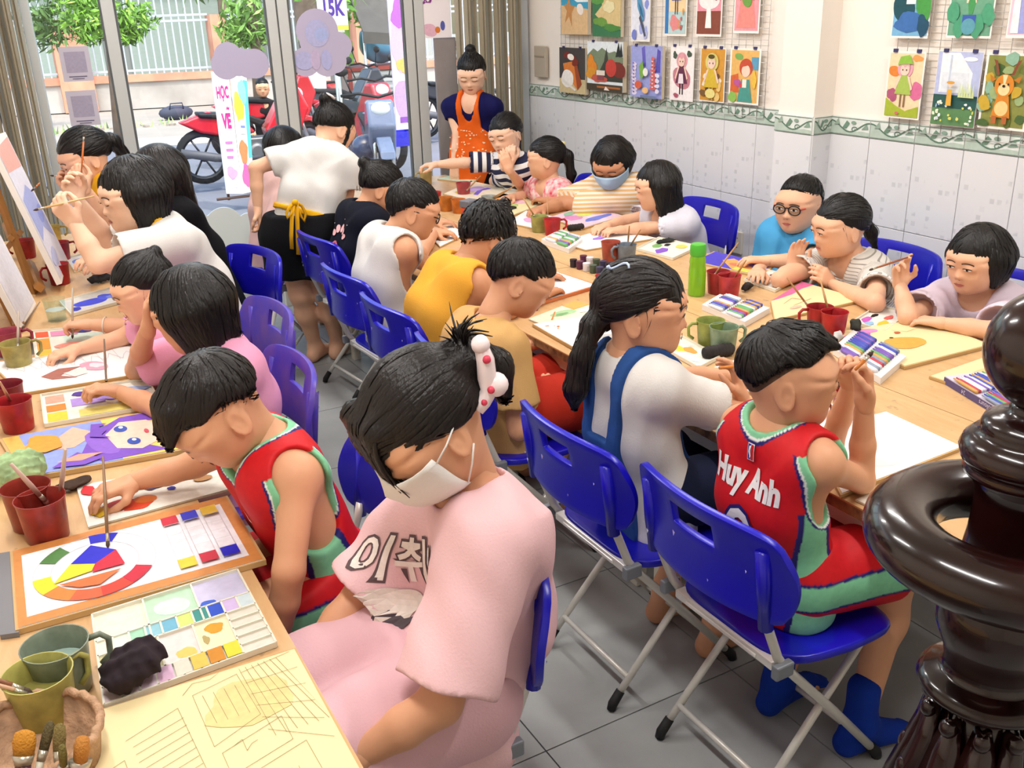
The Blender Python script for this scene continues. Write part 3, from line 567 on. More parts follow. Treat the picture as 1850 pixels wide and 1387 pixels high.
M_wood = wood_mat(); M_tleg = mat('table_leg_white', '#e4e1d2', .4, .1, var=.08, vscale=12); M_tedge = mat('table_edge_worn', '#a88356', .6, var=.45, vscale=30, col2='#5d4630')
def table(x0, x1, y0, y1, label, rot=0, name='folding_table'):
    c = V((x0+x1)/2, (y0+y1)/2, 0); w, L = x1-x0, y1-y0
    t = thing(name, c, R(rot), label, 'table', 'work tables pushed together')
    b = MB(); b.b2((-w/2, -L/2, TZ-.004), (w/2, L/2, TZ)); b.build('tabletop', M_wood, t)
    b = MB(); b.b2((-w/2, -L/2, TZ-.03), (w/2, L/2, TZ-.004)); b.build('edge_board', M_tedge, t)
    for sx in (-1, 1):
        for sy in (-1, 1):
            b = MB(); b.box((sx*(w/2-.05), sy*(L/2-.06), (TZ-.03)/2), (.04, .04, TZ-.03)); bevel(b.build('leg', M_tleg, t), .004)
    b = MB()
    for sx in (-1, 1): b.box((sx*(w/2-.05), 0, TZ-.06), (.03, L-.15, .05))
    for sy in (-1, 1): b.box((0, sy*(L/2-.06), TZ-.06), (w-.13, .03, .05))
    b.build('apron_frame', M_tleg, t)
    return t
CX0, CXM, CX1 = 1.595, 2.21, 2.83
ys = [.78, 2.12, 3.46, 4.8, 6.0]; wd = ('nearest the staircase post', 'beside the girl in denim overalls', 'beside the boy in the yellow tank', 'nearest the shop front')
for i in range(4):
    table(CX0, CXM-.003, ys[i], ys[i+1]-.004, 'tan wooden work table on the aisle side, '+wd[i]); table(CXM, CX1, ys[i], ys[i+1]-.004, 'tan wooden work table on the wall side, '+wd[i])
LT1 = table(-.86, .335, 2.0, 3.55, 'left work table under the girl painting a purple portrait', -1.0); LT0 = table(-.84, .345, .35, 1.99, 'near left work table with the basket of brushes', -.6)
LT2 = table(-.75, .49, 3.79, 5.6, 'far left work table carrying the easels', -2)

# ------------------------------------------------------------------ blue folding chairs
M_blue = mat('chair_blue_plastic', '#1713b4', .28, spec=.5, var=.12, vscale=5)
M_blue2 = mat('chair_violet_blue_plastic', '#3b2fb0', .4, var=.3, vscale=14, col2='#5b3fa0')
M_tubew = mat('chair_white_tube', '#d6d3cb', .35, .25); M_rub = mat('black_rubber', '#121212', .7); M_grey = mat('chair_grey_bracket', '#7c8088', .5, .2)
CHAIR = {}
def chair_parts(root, mblue, seed=0):
    g = random.Random(seed)
    for s in (-1, 1):
        y = s*.178
        b = MB(); b.tube([(-.226, y, .6), (-.215, y, .56), (-.175, y, .46), (-.155, y, .43), (.02, y*.98, .235), (.195, y*.94, .03)], .011, 10); o1 = b.build('back_tube', M_tubew, root, True)
        b = MB(); b.tube([(.15, s*.155, .42), (-.2, s*.163, .03)], .010, 10); o2 = b.build('leg', M_tubew, root, True)
        b = MB(); b.tube([(.176, y*.945, .052), (.205, y*.935, .018), (.209, y*.935, .004)], [.0135, .0145, .013], 10); b.build('rubber_foot', M_rub, o1, True)
        b = MB(); b.tube([(-.181, s*.163, .052), (-.207, s*.164, .02), (-.212, s*.164, .004)], [.0125, .0135, .012], 10); b.build('rubber_foot', M_rub, o2, True)
        b = MB(); b.box((-.172, s*.192, .437), (.05, .02, .035)); bevel(b.build('bracket', M_grey, root), .004)
    b = MB(); b.tube([(-.155, -.16, .085), (-.155, .16, .085)], .008, 8); b.build('stretcher', M_tubew, root, True)
    b = MB(); b.tube([(.15, -.17, .085), (.15, .17, .085)], .008, 8); b.build('stretcher', M_tubew, root, True)
    b = MB(); b.b2((-.178, -.165, .418), (-.148, .165, .44)); b.b2((-.184, -.12, .424), (-.178, .12, .434)); bevel(b.build('seat_rail', mat('chair_rail_white', '#efeeea', .3, .2), root), .003)
    b = MB()
    for s in (-1, 1): b.tube([(-.16, s*.155, .425), (.16, s*.155, .425)], .009, 8)
    b.build('seat_frame', M_tubew, root, True)
    # seat: dished plate with rounded corners
    nx, ny = 14, 14; vs = []; fs = []
    for i in range(nx+1):
        for j in range(ny+1):
            u = -1+2*i/nx; v = -1+2*j/ny; k = 1-.14*abs(u)**5*abs(v)**3
            x = .012+.182*u*(1-.13*abs(v)**6); y = .215*v*(1-.14*abs(u)**6)-(.02*v*max(0, -u)); z = .447-.012*(1-u*u)*(1-v*v)+(-.02*max(0, u-.6)**2*6)
            vs.append((x, y, z))
    for i in range(nx):
        for j in range(ny): a = i*(ny+1)+j; fs.append((a, a+ny+1, a+ny+2, a+1))
    o = mesh_obj('seat', vs, fs, mblue, root, True); md = o.modifiers.new('s', 'SOLIDIFY'); md.thickness = .02; md.offset = -1; md = o.modifiers.new('b', 'BEVEL'); md.width = .005; md.segments = 2; md.angle_limit = R(50)
    # backrest with hand slot
    nu, nv = 30, 12; vs = []; fs = []; hole = lambda u, v: abs(u) < .235 and .6 < v < .83
    for i in range(nu+1):
        for j in range(nv+1):
            u = -1+2*i/nu; v = j/nv
            top = .80-.02*abs(u)**3-.04*abs(u)**14; bot = .575+.008*u*u+.03*(abs(u)**16)
            pass
            z = bot+(top-bot)*v; x = -.272+.055*u*u+.0-.14*(z-.66)+.012*math.sin(v*3.1)
            vs.append((x, .252*u*(1-.05*(v-.5)**2*4*abs(u)**4), z))
    for i in range(nu):
        for j in range(nv):
            if hole(-1+2*(i+.5)/nu, (j+.5)/nv): continue
            a = i*(nv+1)+j; fs.append((a, a+1, a+nv+2, a+nv+1))
    o = ob_ = mesh_obj('backrest', vs, fs, mblue, root, True); md = o.modifiers.new('s', 'SOLIDIFY'); md.thickness = .016; md.offset = 0; md = o.modifiers.new('b', 'BEVEL'); md.width = .004; md.segments = 2; md.angle_limit = R(50)
    for s in (-1, 1):
        b = MB(); b.tube([(-.25+.0, s*.187, .752), (-.226, s*.187, .56)], [.017, .0165], 10); b.build('tube_socket', mblue, ob_, True)
    # dried paint flecks
    b = MB(); 
    for k in range(9):
        u = g.uniform(-.9, .9); z = g.uniform(.6, .76); x = -.272+.055*u*u-.14*(z-.66)+.002; w = g.uniform(.003, .009)
        for sgn in (-1, 1):
            if g.random() < .6: b.add([(x+sgn*.012-.004, .252*u, z), (x+sgn*.0125-.004, .252*u+w, z+w*.6), (x+sgn*.0125-.004, .252*u+w*.5, z-w*1.4)], [(0, 1, 2)], g.choice(['#e9e9f2', '#dcd8ee', '#c7b8e0', '#cfe06a']))
    tag(b.build('paint_flecks', None, ob_), kind='stuff')
CH_PROTO = {}
def chair(x, y, rot, label, violet=False):
    k = 'v' if violet else 'b'
    if k not in CH_PROTO:
        t = thing('folding_chair', (x, y, 0), R(rot), label, 'chair', 'blue folding chairs'); chair_parts(t, M_blue2 if violet else M_blue, 5+violet); CH_PROTO[k] = t; return t
    t = copy_tree(CH_PROTO[k]); t.location = (x, y, 0); t.rotation_euler = (0, 0, R(rot)); t['label'] = label; return t
chair(1.43, 1.885, 0, 'blue folding chair under the girl in denim overalls')
chair(1.475, 1.405, 0, 'blue folding chair under the boy in the red jersey with white lettering')
chair(1.43, 2.58, 0, 'blue folding chair under the boy in the tan shirt')
chair(1.46, 3.14, 3, 'blue folding chair under the boy in the yellow tank top')
chair(1.49, 3.66, 4, 'blue folding chair under the boy in the white tank top')
chair(1.61, 4.35, 6, 'blue folding chair under the girl in the navy shirt')
chair(.52, 1.50, 180, 'blue folding chair behind the masked girl in pink')
chair(.49, 1.93, 182, 'blue folding chair behind the boy in the red jersey leaning over the colour wheel')
chair(.49, 2.72, 180, 'violet paint-flecked folding chair behind the bob haired girl in pink', True)
chair(.60, 3.3, 184, 'violet paint-flecked folding chair behind the small girl stretching out an arm', True)
chair(.80, 4.15, 196, 'empty blue folding chair by the low white panel')
chair(1.27, 5.05, 150, 'blue folding chair gripped by the bending teacher')
chair(3.05, 2.10, 180, 'blue folding chair behind the bob haired girl in lavender')
chair(3.05, 2.66, 180, 'blue folding chair behind the girl in the pale blouse')
chair(3.06, 3.16, 180, 'blue folding chair behind the boy in the blue polo')
chair(3.05, 3.84, 180, 'blue folding chair behind the girl with long loose hair')
chair(3.06, 4.34, 180, 'blue folding chair behind the masked person in striped yellow')
chair(3.03, 4.80, 180, 'blue folding chair behind the girl with the yellow bow')

# ------------------------------------------------------------------ staircase newel post
M_lac = mat('dark_lacquered_wood', '#240a09', .2, spec=.45, coat=.35, var=.5, vscale=5, col2='#120605')
NX, NY = 1.16, .685
nw = thing('newel_post', (NX, NY, 0), 0, 'dark lacquered wooden newel post with ball and scrolled handrail', 'newel post')
b = MB(); b.sphere((0, 0, 1.345), (.077, .077, .08), 40, 24); b.build('ball_finial', M_lac, nw, True)
pr = [(.02, 1.275), (.03, 1.272), (.034, 1.266), (.034, 1.258), (.048, 1.254), (.062, 1.246), (.066, 1.236), (.064, 1.228), (.074, 1.224), (.084, 1.214), (.088, 1.202), (.085, 1.19), (.078, 1.184), (.08, 1.178), (.079, 1.17), (.07, 1.162), (.062, 1.15), (.058, 1.13), (.06, 1.08), (.066, 1.03), (.07, 1.0)]
b = MB(); b.lathe(pr, 40); b.build('ringed_collar', M_lac, nw, True)
pr = [(.07, 1.0), (.076, .985), (.083, .965), (.086, .945), (.083, .925), (.076, .905), (.068, .885), (.064, .865), (.064, .85), (.07, .846), (.088, .84), (.096, .832), (.098, .826), (.095, .82), (.08, .815), (.062, .808), (.055, .79)]
b = MB(); b.lathe(pr, 44); b.build('turned_bulb', M_lac, nw, True)
pr = [(.055, .79), (.058, .76), (.07, .7), (.09, .6), (.11, .5), (.1, .4), (.08, .3), (.09, .24), (.12, .2), (.12, .0)]
b = MB(); b.lathe(pr, 28); b.build('turned_shaft', M_lac, nw, True)
for k in range(10):
    a = 2*math.pi*k/10; d = V(math.cos(a), math.sin(a), 0); b = MB(); l = V(-d[1], d[0], 0)
    P = []
    for t_, w_, r_ in ((0, .006, .058), (.25, .022, .07), (.5, .03, .088), (.75, .026, .106), (1, .008, .12)):
        z = .79-.26*t_; P.append((d*r_-l*w_+V(0, 0, z), d*(r_+.014)+V(0, 0, z), d*r_+l*w_+V(0, 0, z)))
    vs = [p for q in P for p in q]; fs = [(3*i+j, 3*i+j+1, 3*i+j+4, 3*i+j+3) for i in range(4) for j in range(2)]
    b.add(vs, fs); b.sphere(d*.075+V(0, 0, .775), (.014, .014, .016), 10, 8); b.sphere(d*.1+V(0, 0, .66), (.013, .013, .02), 8, 6); o = b.build('carved_leaf', M_lac, nw, True); md = o.modifiers.new('s', 'SOLIDIFY'); md.thickness = .008
# volute handrail: ring around the neck, then off to the right along the stairs
ring = []
for i in range(50):
    a = R(-70-i*6.6); r_ = .16-.045*(i/49)**2; ring.append(V(r_*math.cos(a), r_*math.sin(a), 1.075-.0*i))
path = [V(1.1, -.62, 1.3), V(.75, -.47, 1.16), V(.45, -.33, 1.09), V(.24, -.235, 1.075)]+ring
b = MB(); b.tube(path, [.05]*len(path), 18, flat=.86); b.build('scrolled_handrail', M_lac, nw, True)
# ------------------------------------------------------------------ bodies: implicit surfaces meshed with surface nets
def _smin(a, b, k):
    if k <= 0: return np.minimum(a, b)
    h = np.maximum(k-np.abs(a-b), 0)/k; return np.minimum(a, b)-h*h*k*.25
class Field:
    def __init__(s): s.ops = []; s.disp = None
    def rc(s, a, b, ra, rb=None, k=.02, m='u'): s.ops.append(('c', np.asarray(a, float), np.asarray(b, float), ra, ra if rb is None else rb, k, m)); return s
    def el(s, c, r, rot=None, k=.02, m='u'): s.ops.append(('e', np.asarray(c, float), np.asarray(r, float)*np.ones(3), None if rot is None else np.asarray(rot, float), 0, k, m)); return s
    def pl(s, p, n, m='i', k=0): s.ops.append(('p', np.asarray(p, float), nrm(n), 0, 0, k, m)); return s
    def fn(s, f, m='i', k=0): s.ops.append(('f', f, 0, 0, 0, k, m)); return s
    def sub(s, fld, m='u', k=0): s.ops.append(('f', fld, 0, 0, 0, k, m)); return s
    def bounds(s, pad=.03):
        lo = np.full(3, 1e9); hi = -lo
        for o in s.ops:
            if o[6] != 'u': continue
            if o[0] == 'c':
                for p, r in ((o[1], o[3]), (o[2], o[4])): lo = np.minimum(lo, p-r); hi = np.maximum(hi, p+r)
            elif o[0] == 'e': r = max(o[2]); lo = np.minimum(lo, o[1]-r); hi = np.maximum(hi, o[1]+r)
            elif o[0] == 'f' and isinstance(o[1], Field): a, b_ = o[1].bounds(0); lo = np.minimum(lo, a); hi = np.maximum(hi, b_)
        return lo-pad, hi+pad
    def __call__(s, P):
        d = None
        for o in s.ops:
            t = o[0]
            if t == 'c':
                ba = o[2]-o[1]; pa = P-o[1]; q = float(ba@ba)
                h = np.clip(pa@ba/q, 0, 1) if q > 1e-10 else np.zeros(len(P))
                v = np.sqrt(np.maximum(((pa-h[:, None]*ba)**2).sum(1), 1e-12))-(o[3]+(o[4]-o[3])*h)
            elif t == 'e':
                q = P-o[1]
                if o[3] is not None: q = q@o[3]
                k0 = np.sqrt(((q/o[2])**2).sum(1)); k1 = np.sqrt(((q/o[2]**2)**2).sum(1))+1e-9; v = k0*(k0-1)/k1
            elif t == 'p': v = (P-o[1])@o[2]
            else: v = o[1](P)
            if d is None: d = v; continue
            k = o[5]
            if o[6] == 'u': d = _smin(d, v, k)
            elif o[6] == 's': d = -_smin(-d, v, k)
            else: d = -_smin(-d, -v, k)
        if s.disp is not None: d = d+s.disp(P)
        return d
def mesh_field(F, res, lo=None, hi=None, smooth=1):
    if lo is None: lo, hi = F.bounds()
    lo = np.asarray(lo, float); B = 4; s = B*res
    nb = np.maximum(np.ceil((np.asarray(hi)-lo)/s).astype(int), 1)
    g = np.stack(np.meshgrid(*[np.arange(n) for n in nb], indexing='ij'), -1).reshape(-1, 3)
    dc = F(lo+(g+.5)*s-res*.5)
    act = np.abs(dc) < s*.95+res*2
    D = np.repeat(np.repeat(np.repeat(dc.reshape(nb).astype(np.float32), B, 0), B, 1), B, 2)
    ga = g[act]; off = np.stack(np.meshgrid(*[np.arange(B)]*3, indexing='ij'), -1).reshape(-1, 3)
    idx = (ga[:, None, :]*B+off[None]).reshape(-1, 3)
    D[idx[:, 0], idx[:, 1], idx[:, 2]] = F(lo+idx*res)
    S = D < 0
    cs = [(i, j, k) for i in (0, 1) for j in (0, 1) for k in (0, 1)]; n = np.array(D.shape)-1
    cnt = np.zeros(n, np.uint8)
    for i, j, k in cs: cnt += S[i:i+n[0], j:j+n[1], k:k+n[2]]
    A = (cnt > 0) & (cnt < 8); ci = np.argwhere(A); M = len(ci)
    V8 = np.stack([D[ci[:, 0]+i, ci[:, 1]+j, ci[:, 2]+k] for i, j, k in cs], 1)
    acc = np.zeros((M, 3)); num = np.zeros(M)
    for a in range(8):
        for b in range(a+1, 8):
            da = np.array(cs[b])-np.array(cs[a])
            if np.abs(da).sum() != 1: continue
            va, vb = V8[:, a], V8[:, b]; x = (va < 0) != (vb < 0); t = np.where(x, va/(va-vb+1e-20), 0)
            acc[x] += np.array(cs[a])+t[x, None]*da; num += x
    verts = lo+(ci+acc/np.maximum(num, 1)[:, None])*res
    ID = np.full(n, -1, np.int32); ID[A] = np.arange(M)
    Q = []
    for ax in range(3):
        u, v = (ax+1) % 3, (ax+2) % 3
        sl0 = [slice(None)]*3; sl1 = [slice(None)]*3; sl0[ax] = slice(0, -1); sl1[ax] = slice(1, None)
        e = np.argwhere(S[tuple(sl0)] != S[tuple(sl1)])
        ok = (e[:, u] > 0) & (e[:, v] > 0) & (e[:, u] < n[u]) & (e[:, v] < n[v]); e = e[ok]
        if not len(e): continue
        c = []
        for du, dv in ((-1, -1), (0, -1), (0, 0), (-1, 0)):
            q = e.copy(); q[:, u] += du; q[:, v] += dv; c.append(ID[q[:, 0], q[:, 1], q[:, 2]])
        q = np.stack(c, 1); ins = S[e[:, 0], e[:, 1], e[:, 2]]
        q = np.where(ins[:, None], q, q[:, ::-1]); Q.append(q[(q >= 0).all(1)])
    Q = np.concatenate(Q) if Q else np.zeros((0, 4), np.int32)
    for _ in range(smooth):
        a2 = np.zeros_like(verts); w = np.zeros(len(verts))
        for i in range(4):
            np.add.at(a2, Q[:, i], verts[Q[:, (i+1) % 4]]); np.add.at(a2, Q[:, i], verts[Q[:, (i+3) % 4]]); np.add.at(w, Q[:, i], 2)
        verts = np.where(w[:, None] > 0, .5*verts+.5*a2/np.maximum(w, 1)[:, None], verts)
    return verts, Q
def join(parts):
    vs, fs, o = [], [], 0
    for v, f in parts: vs.append(v); fs.append(f+o); o += len(v)
    return np.concatenate(vs), np.concatenate(fs)
def grad(F, P, e=.0015):
    g = np.zeros_like(P)
    for i in range(3):
        q = np.zeros(3); q[i] = e; g[:, i] = F(P+q)-F(P-q)
    return g/(np.linalg.norm(g, axis=1, keepdims=True)+1e-9)
def trace(F, P, d, n=30):
    """march points P along d until they touch the field"""
    P = P.copy()
    for _ in range(n):
        v = F(P); P += np.clip(v, -.02, .05)[:, None]*d*.9
    return P
def decal(F, shapes, o, ux, uy, d, eps=.0012, sub=None):
    """flat shapes carried along d onto an implicit surface (lips, eyes, brows); returns an MB"""
    b = MB(); flat = []; meta = []
    for i, (c, ps) in enumerate(shapes):
        if ps and not isinstance(ps[0][0], (list, tuple)): ps = [ps]
        for p in ps:
            meta.append((i, c, len(flat), len(p))); flat += list(p)+[(sum(q[0] for q in p)/len(p), sum(q[1] for q in p)/len(p))]
    H = trace(F, np.array([o+ux*q[0]+uy*q[1] for q in flat]), d, 24)
    for i, c, k0, k in meta:
        h = H[k0:k0+k+1]-d*(eps*(1+.35*i))
        if k > 4: b.add(list(h), [(j, (j+1) % k, k) for j in range(k)], c)
        else: b.poly(list(h[:k]), c)
    return b
def densify(p, L):
    o = []
    for a, b in zip(p, p[1:]+p[:1]):
        n = max(1, int(math.hypot(b[0]-a[0], b[1]-a[1])/L)); o += [(a[0]+(b[0]-a[0])*i/n, a[1]+(b[1]-a[1])*i/n) for i in range(n)]
    return o
def clip_grid(polys, L):
    """cut polygons into cells no larger than L so that they can follow a curved surface"""
    out = []
    def cut(p, ax, v, side):
        r = []
        for a, b in zip(p, p[1:]+p[:1]):
            da, db = (a[ax]-v)*side, (b[ax]-v)*side
            if da <= 0: r.append(a)
            if (da < 0 < db) or (db < 0 < da): t = da/(da-db); r.append((a[0]+(b[0]-a[0])*t, a[1]+(b[1]-a[1])*t))
        return r
    for p in polys:
        p = [tuple(q) for q in p]
        xs = [q[0] for q in p]
        if not p: continue
        x0 = math.floor(min(xs)/L); x1 = math.ceil(max(xs)/L)
        for i in range(x0, max(x1, x0+1)):
            a = cut(cut(p, 0, i*L, -1), 0, (i+1)*L, 1)
            if len(a) < 3: continue
            ys = [q[1] for q in a]
            for j in range(math.floor(min(ys)/L), max(math.ceil(max(ys)/L), math.floor(min(ys)/L)+1)):
                c = cut(cut(a, 1, j*L, -1), 1, (j+1)*L, 1)
                if len(c) >= 3: out.append(c)
    return out
def surf_print(F, shapes, o, ux, uy, d, L=.015, eps=.002):
    b = MB(); o, ux, uy, d = [np.asarray(q, float) for q in (o, ux, uy, d)]
    for i, (c, ps) in enumerate(shapes):
        if ps and not isinstance(ps[0][0], (list, tuple)): ps = [ps]
        ps = clip_grid(ps, L); flat = [q for p in ps for q in p]
        if not flat: continue
        H = trace(F, np.array([o+ux*q[0]+uy*q[1] for q in flat]), d)-d*(eps+.0006*i); k = 0
        for p in ps: b.poly(list(H[k:k+len(p)]), c); k += len(p)
    return b

SKIN = {'a': '#e7b493', 'b': '#d9a07c', 'c': '#c98f6b', 'd': '#eec3a6'}
def skin_mat(k): return mat('skin_'+k, SKIN[k], .5, spec=.35, var=.06, vscale=14, sss=.12)
M_hair = mat('black_hair', '#0e0b0a', .42, spec=.4, bump=.25, bscale=160, stretch=(1, 1, .25))
M_hairb = mat('brown_black_hair', '#150f0d', .42, spec=.42, bump=.25, bscale=160, stretch=(1, 1, .25))
M_lash = '#1d1614'

def head_field(neck_l, h, fat=0.0, nr=.042):
    f = Field(); e = lambda c, r, k=.02, m='u', rot=None: f.el(np.array(c)*h, np.array(r)*h, rot, k*h/.2, m)
    e((-.06, 0, .10), (.45, .37, .40))
    e((.10, 0, -.11), (.29, .28+fat, .36), .06); e((.18, 0, -.37), (.18, .16+fat, .12), .05)
    for s in (-1, 1):
        e((.18, s*.145, -.15), (.15, .13+fat, .14), .05)
        e((.05, s*.18, -.28), (.14, .09+fat, .12), .04)
    e((.3, 0, .1), (.1, .24, .05), .05)
    for s in (-1, 1): e((.46, s*.15, -.0), (.10, .10, .06), .025, 's')
    f.rc(np.array((.375, 0, .03))*h, np.array((.468, 0, -.145))*h, .022*h, .044*h, .028*h)
    for s in (-1, 1): e((.415, s*.05, -.155), (.045, .04, .034), .012)
    e((.362, 0, -.262), (.05, .1, .026), .012); e((.352, 0, -.305), (.048, .085, .026), .012); e((.33, 0, -.4), (.06, .09, .06), .03)
    for s in (-1, 1): e((.42, s*.15, .005), (.05, .085, .035), .02)
    for s in (-1, 1):
        ry = np.array(Matrix.Rotation(R(s*26), 3, 'Z')@Matrix.Rotation(R(-10), 3, 'Y'))
        e((-.07, s*.385, -.09), (.11, .034, .165), .005, 'u', ry); e((-.045, s*.425, -.08), (.06, .026, .1), .008, 's', ry); e((-.035, s*.385, -.11), (.02, .02, .03), .006)
    if neck_l is not None: f.rc(np.array((-.12, 0, -.2))*h, neck_l, nr*.95, nr, .03)
    return f
def face_marks(f, h, eye=.3, smile=0, mouth=True):
    """eyes, brows and lips as thin inlays on the face"""
    S = []
    for s in (-1, 1):
        cy = s*.155*h; cz = .0
        if eye > .12:
            ht = .05*h*eye+.008*h; wd = .075*h
            S.append(('#efe6df', [(cy+wd*math.cos(t), cz+ht*math.sin(t)) for t in np.linspace(0, 6.283, 17)[:-1]]))
            S.append(('#241813', ell(cy, cz-.1*ht, min(.036*h, ht*1.2), min(.036*h, ht*1.0), 14)))
            S.append((M_lash, line2([(cy+wd*1.08*math.cos(t), cz+ht*1.05*math.sin(t)+.003*h) for t in np.linspace(.1, 3.04, 9)], .014*h)))
        else:
            S.append((M_lash, line2([(cy+.08*h*u, cz-.02*h+.02*h*u*u) for u in np.linspace(-1, 1, 9)], .013*h)))
        S.append(('#3a2c26', line2([(cy+.095*h*u, cz+.105*h-.02*h*u*u+s*u*(-.008)*h) for u in np.linspace(-1, 1, 9)], .02*h)))
    if mouth:
        w = .095*h
        S.append(('#c4756a', [(-w, -.285*h), (-w*.4, -.262*h), (0, -.27*h), (w*.4, -.262*h), (w, -.285*h), (w*.5, -.318*h), (0, -.326*h), (-w*.5, -.318*h)]))
        S.append(('#8a4a44', line2([(-w, -.285*h), (-w*.4, -.29*h), (0, -.286*h), (w*.4, -.29*h), (w, -.285*h)], .008*h)))
        for s in (-1, 1): S.append(('#7a4a3a', ell(s*.032*h, -.19*h, .014*h, .008*h, 8)))
    return decal(f, S, np.array((.75*h, 0, 0)), V(0, 1, 0), V(0, 0, 1), V(-1, 0, 0), eps=.0012)

def hair_field(h, st):
    """cap of hair in head coordinates; st: style dict"""
    f = Field(); k = st['kind']; vol = st.get('vol', .05)*(.75 if st['kind'] == 'tied' else 1)
    e = lambda c, r, kk=.02, m='u', rot=None: f.el(np.array(c)*h, np.array(r)*h, rot, kk*h/.2, m)
    e((-.07, 0, .115), (.45+vol, .37+vol*(.55 if k == 'short' else 1), .41+vol))
    zt = st.get('ztop', .3)                 # top of the bare forehead
    if k in ('bob', 'long'):
        L = st.get('len', .5)
        for s in (-1, 1):
            f.rc(np.array((.02, s*.33, 0))*h, np.array((.06, s*.33, -L))*h, (.12+vol)*h, .085*h, .04)
            f.rc(np.array((-.2, s*.25, 0))*h, np.array((-.2, s*.25, -L-.02))*h, (.2+vol)*h, .13*h, .04)
        f.rc(np.array((-.3, 0, 0))*h, np.array((-.33, 0, -L-.03))*h, (.2+vol)*h, .13*h, .04)
        for p in st.get('chains', []): f.rc(np.array(p[0])*h, np.array(p[1])*h, p[2]*h, p[3]*h, .03)
        if not st.get('chains'): f.pl(np.array((0, 0, -L-.03))*h, st.get('cutn', (.0, 0, -1)), 'i', .01)
        w = st.get('open', .27)
        f.el(np.array((.5, 0, zt-.62))*h, np.array((.42, w, .62))*h, None, .012, 's')
        f.el(np.array((.1, 0, -.55))*h, np.array((.36, .26, .42))*h, None, .012, 's')
    else:
        f.el(np.array((.52, 0, zt-.62))*h, np.array((.42, .33, .62))*h, None, .012, 's')
        if k == 'short':
            sz = st.get('side', -.0)
            f.fn(lambda P: np.maximum(P[:, 2]-(sz+.1)*h+np.clip(-P[:, 0]-.1*h, 0, 1)*.95-np.clip(P[:, 0]-.12*h, 0, 1)*.7, -(P[:, 0]+.36*h)), 's', .012)
            f.pl(np.array((0, 0, st.get('nape', -.28)))*h, (0, 0, -1), 'i', .01)
        else:
            # swept back: everything below the line from temple over the ear to the nape is bare
            xf = (.16 if st.get('fringe') else 9)*h
            f.fn(lambda P: np.maximum(P[:, 2]-.022*h*np.sin(P[:, 1]/h*15+P[:, 0]/h*9)-(.05*h+np.where(P[:, 0] > 0, .3, .55)*P[:, 0]), P[:, 0]-xf), 's', .012)
            f.pl(np.array((0, 0, -.36))*h, (0, 0, -1), 'i', .01)
        for p in st.get('chains', []): f.rc(np.array(p[0])*h, np.array(p[1])*h, p[2]*h, p[3]*h, .02)
    for p in st.get('tufts', []): f.rc(np.array(p[0])*h, np.array(p[1])*h, p[2]*h, p[3]*h, .02)
    return f
def locks(F, verts, flow, n, length, width, seed=1, steps=7, lift=.0015, spread=0.0):
    g = np.random.default_rng(seed); P = verts[g.integers(0, len(verts), n)].copy(); L = length*(.6+.8*g.random(n)); path = [P.copy()]; nor = []
    for i in range(steps):
        N = grad(F, P); nor.append(N); D = flow(P); D = D-N*(D*N).sum(1, keepdims=True)
        D = D/(np.linalg.norm(D, axis=1, keepdims=True)+1e-6)+spread*g.normal(size=P.shape)
        P = P+D*(L/steps)[:, None]; P = P-N*np.clip(F(P)-lift*(1 if i else .5), -.006, .006)[:, None]; path.append(P.copy())
    nor.append(nor[-1]); path = np.array(path); nor = np.array(nor); S = steps+1
    T = np.gradient(path, axis=0); T /= np.linalg.norm(T, axis=2, keepdims=True)+1e-9; Bn = np.cross(T, nor)
    w = width*(np.sin(np.linspace(.35, 3.0, S))**.7)[:, None, None]*(.6+.8*g.random(n))[None, :, None]
    v = np.stack([path-Bn*w, path+nor*w*.55, path+Bn*w], 2)          # S,n,3,3
    vid = np.arange(S*n*3).reshape(S, n, 3); q = []
    for a, b in ((0, 1), (1, 2)): q.append(np.stack([vid[:-1, :, a], vid[:-1, :, b], vid[1:, :, b], vid[1:, :, a]], -1).reshape(-1, 4))
    return v.reshape(-1, 3), np.concatenate(q)

def hand_field(curl, size=1.0, thumb=.5, spread=.3):
    """local: x towards the fingers, y thumb side, z back of the hand"""
    f = Field(); s = size; ys = (.027, .0095, -.0085, -.026); ln = (.060, .067, .062, .048); cu = curl if hasattr(curl, '__len__') else [curl]*4
    for i, y in enumerate(ys): f.rc(V(.0, y*.55, 0)*s, V(.07-.004*abs(i-1), y, 0)*s, .0145*s, .0105*s, .012)
    f.rc(V(-.02, 0, 0)*s, V(.0, 0, 0)*s, .021*s, .020*s, .015)
    for i, y in enumerate(ys):
        p = V(.07-.004*abs(i-1), y, 0); a = -R(8); sp = (1.5-i)*.05*spread; c = cu[i]
        for j, (fr, bend) in enumerate(((.45, 55), (.32, 75), (.23, 45))):
            a += R(bend)*c; d = V(math.cos(a), sp, -math.sin(a)); q = p+d*ln[i]*fr
            f.rc(p*s, q*s, (.0088-.0009*j)*s, (.0080-.0009*j)*s, .004); p = q
    p = V(.012, .022, -.004); d1 = nrm(V(.7, .65, -.25-.5*thumb)); q = p+d1*.038; d2 = nrm(V(.9, .25-.7*thumb, -.25-.45*thumb)); q2 = q+d2*.027; q3 = q2+nrm(V(.95, .1-.8*thumb, -.2-.3*thumb))*.022
    f.rc(p*s, q*s, .014*s, .0105*s, .012); f.rc(q*s, q2*s, .0100*s, .0090*s, .006); f.rc(q2*s, q3*s, .0090*s, .0075*s, .005)
    return f
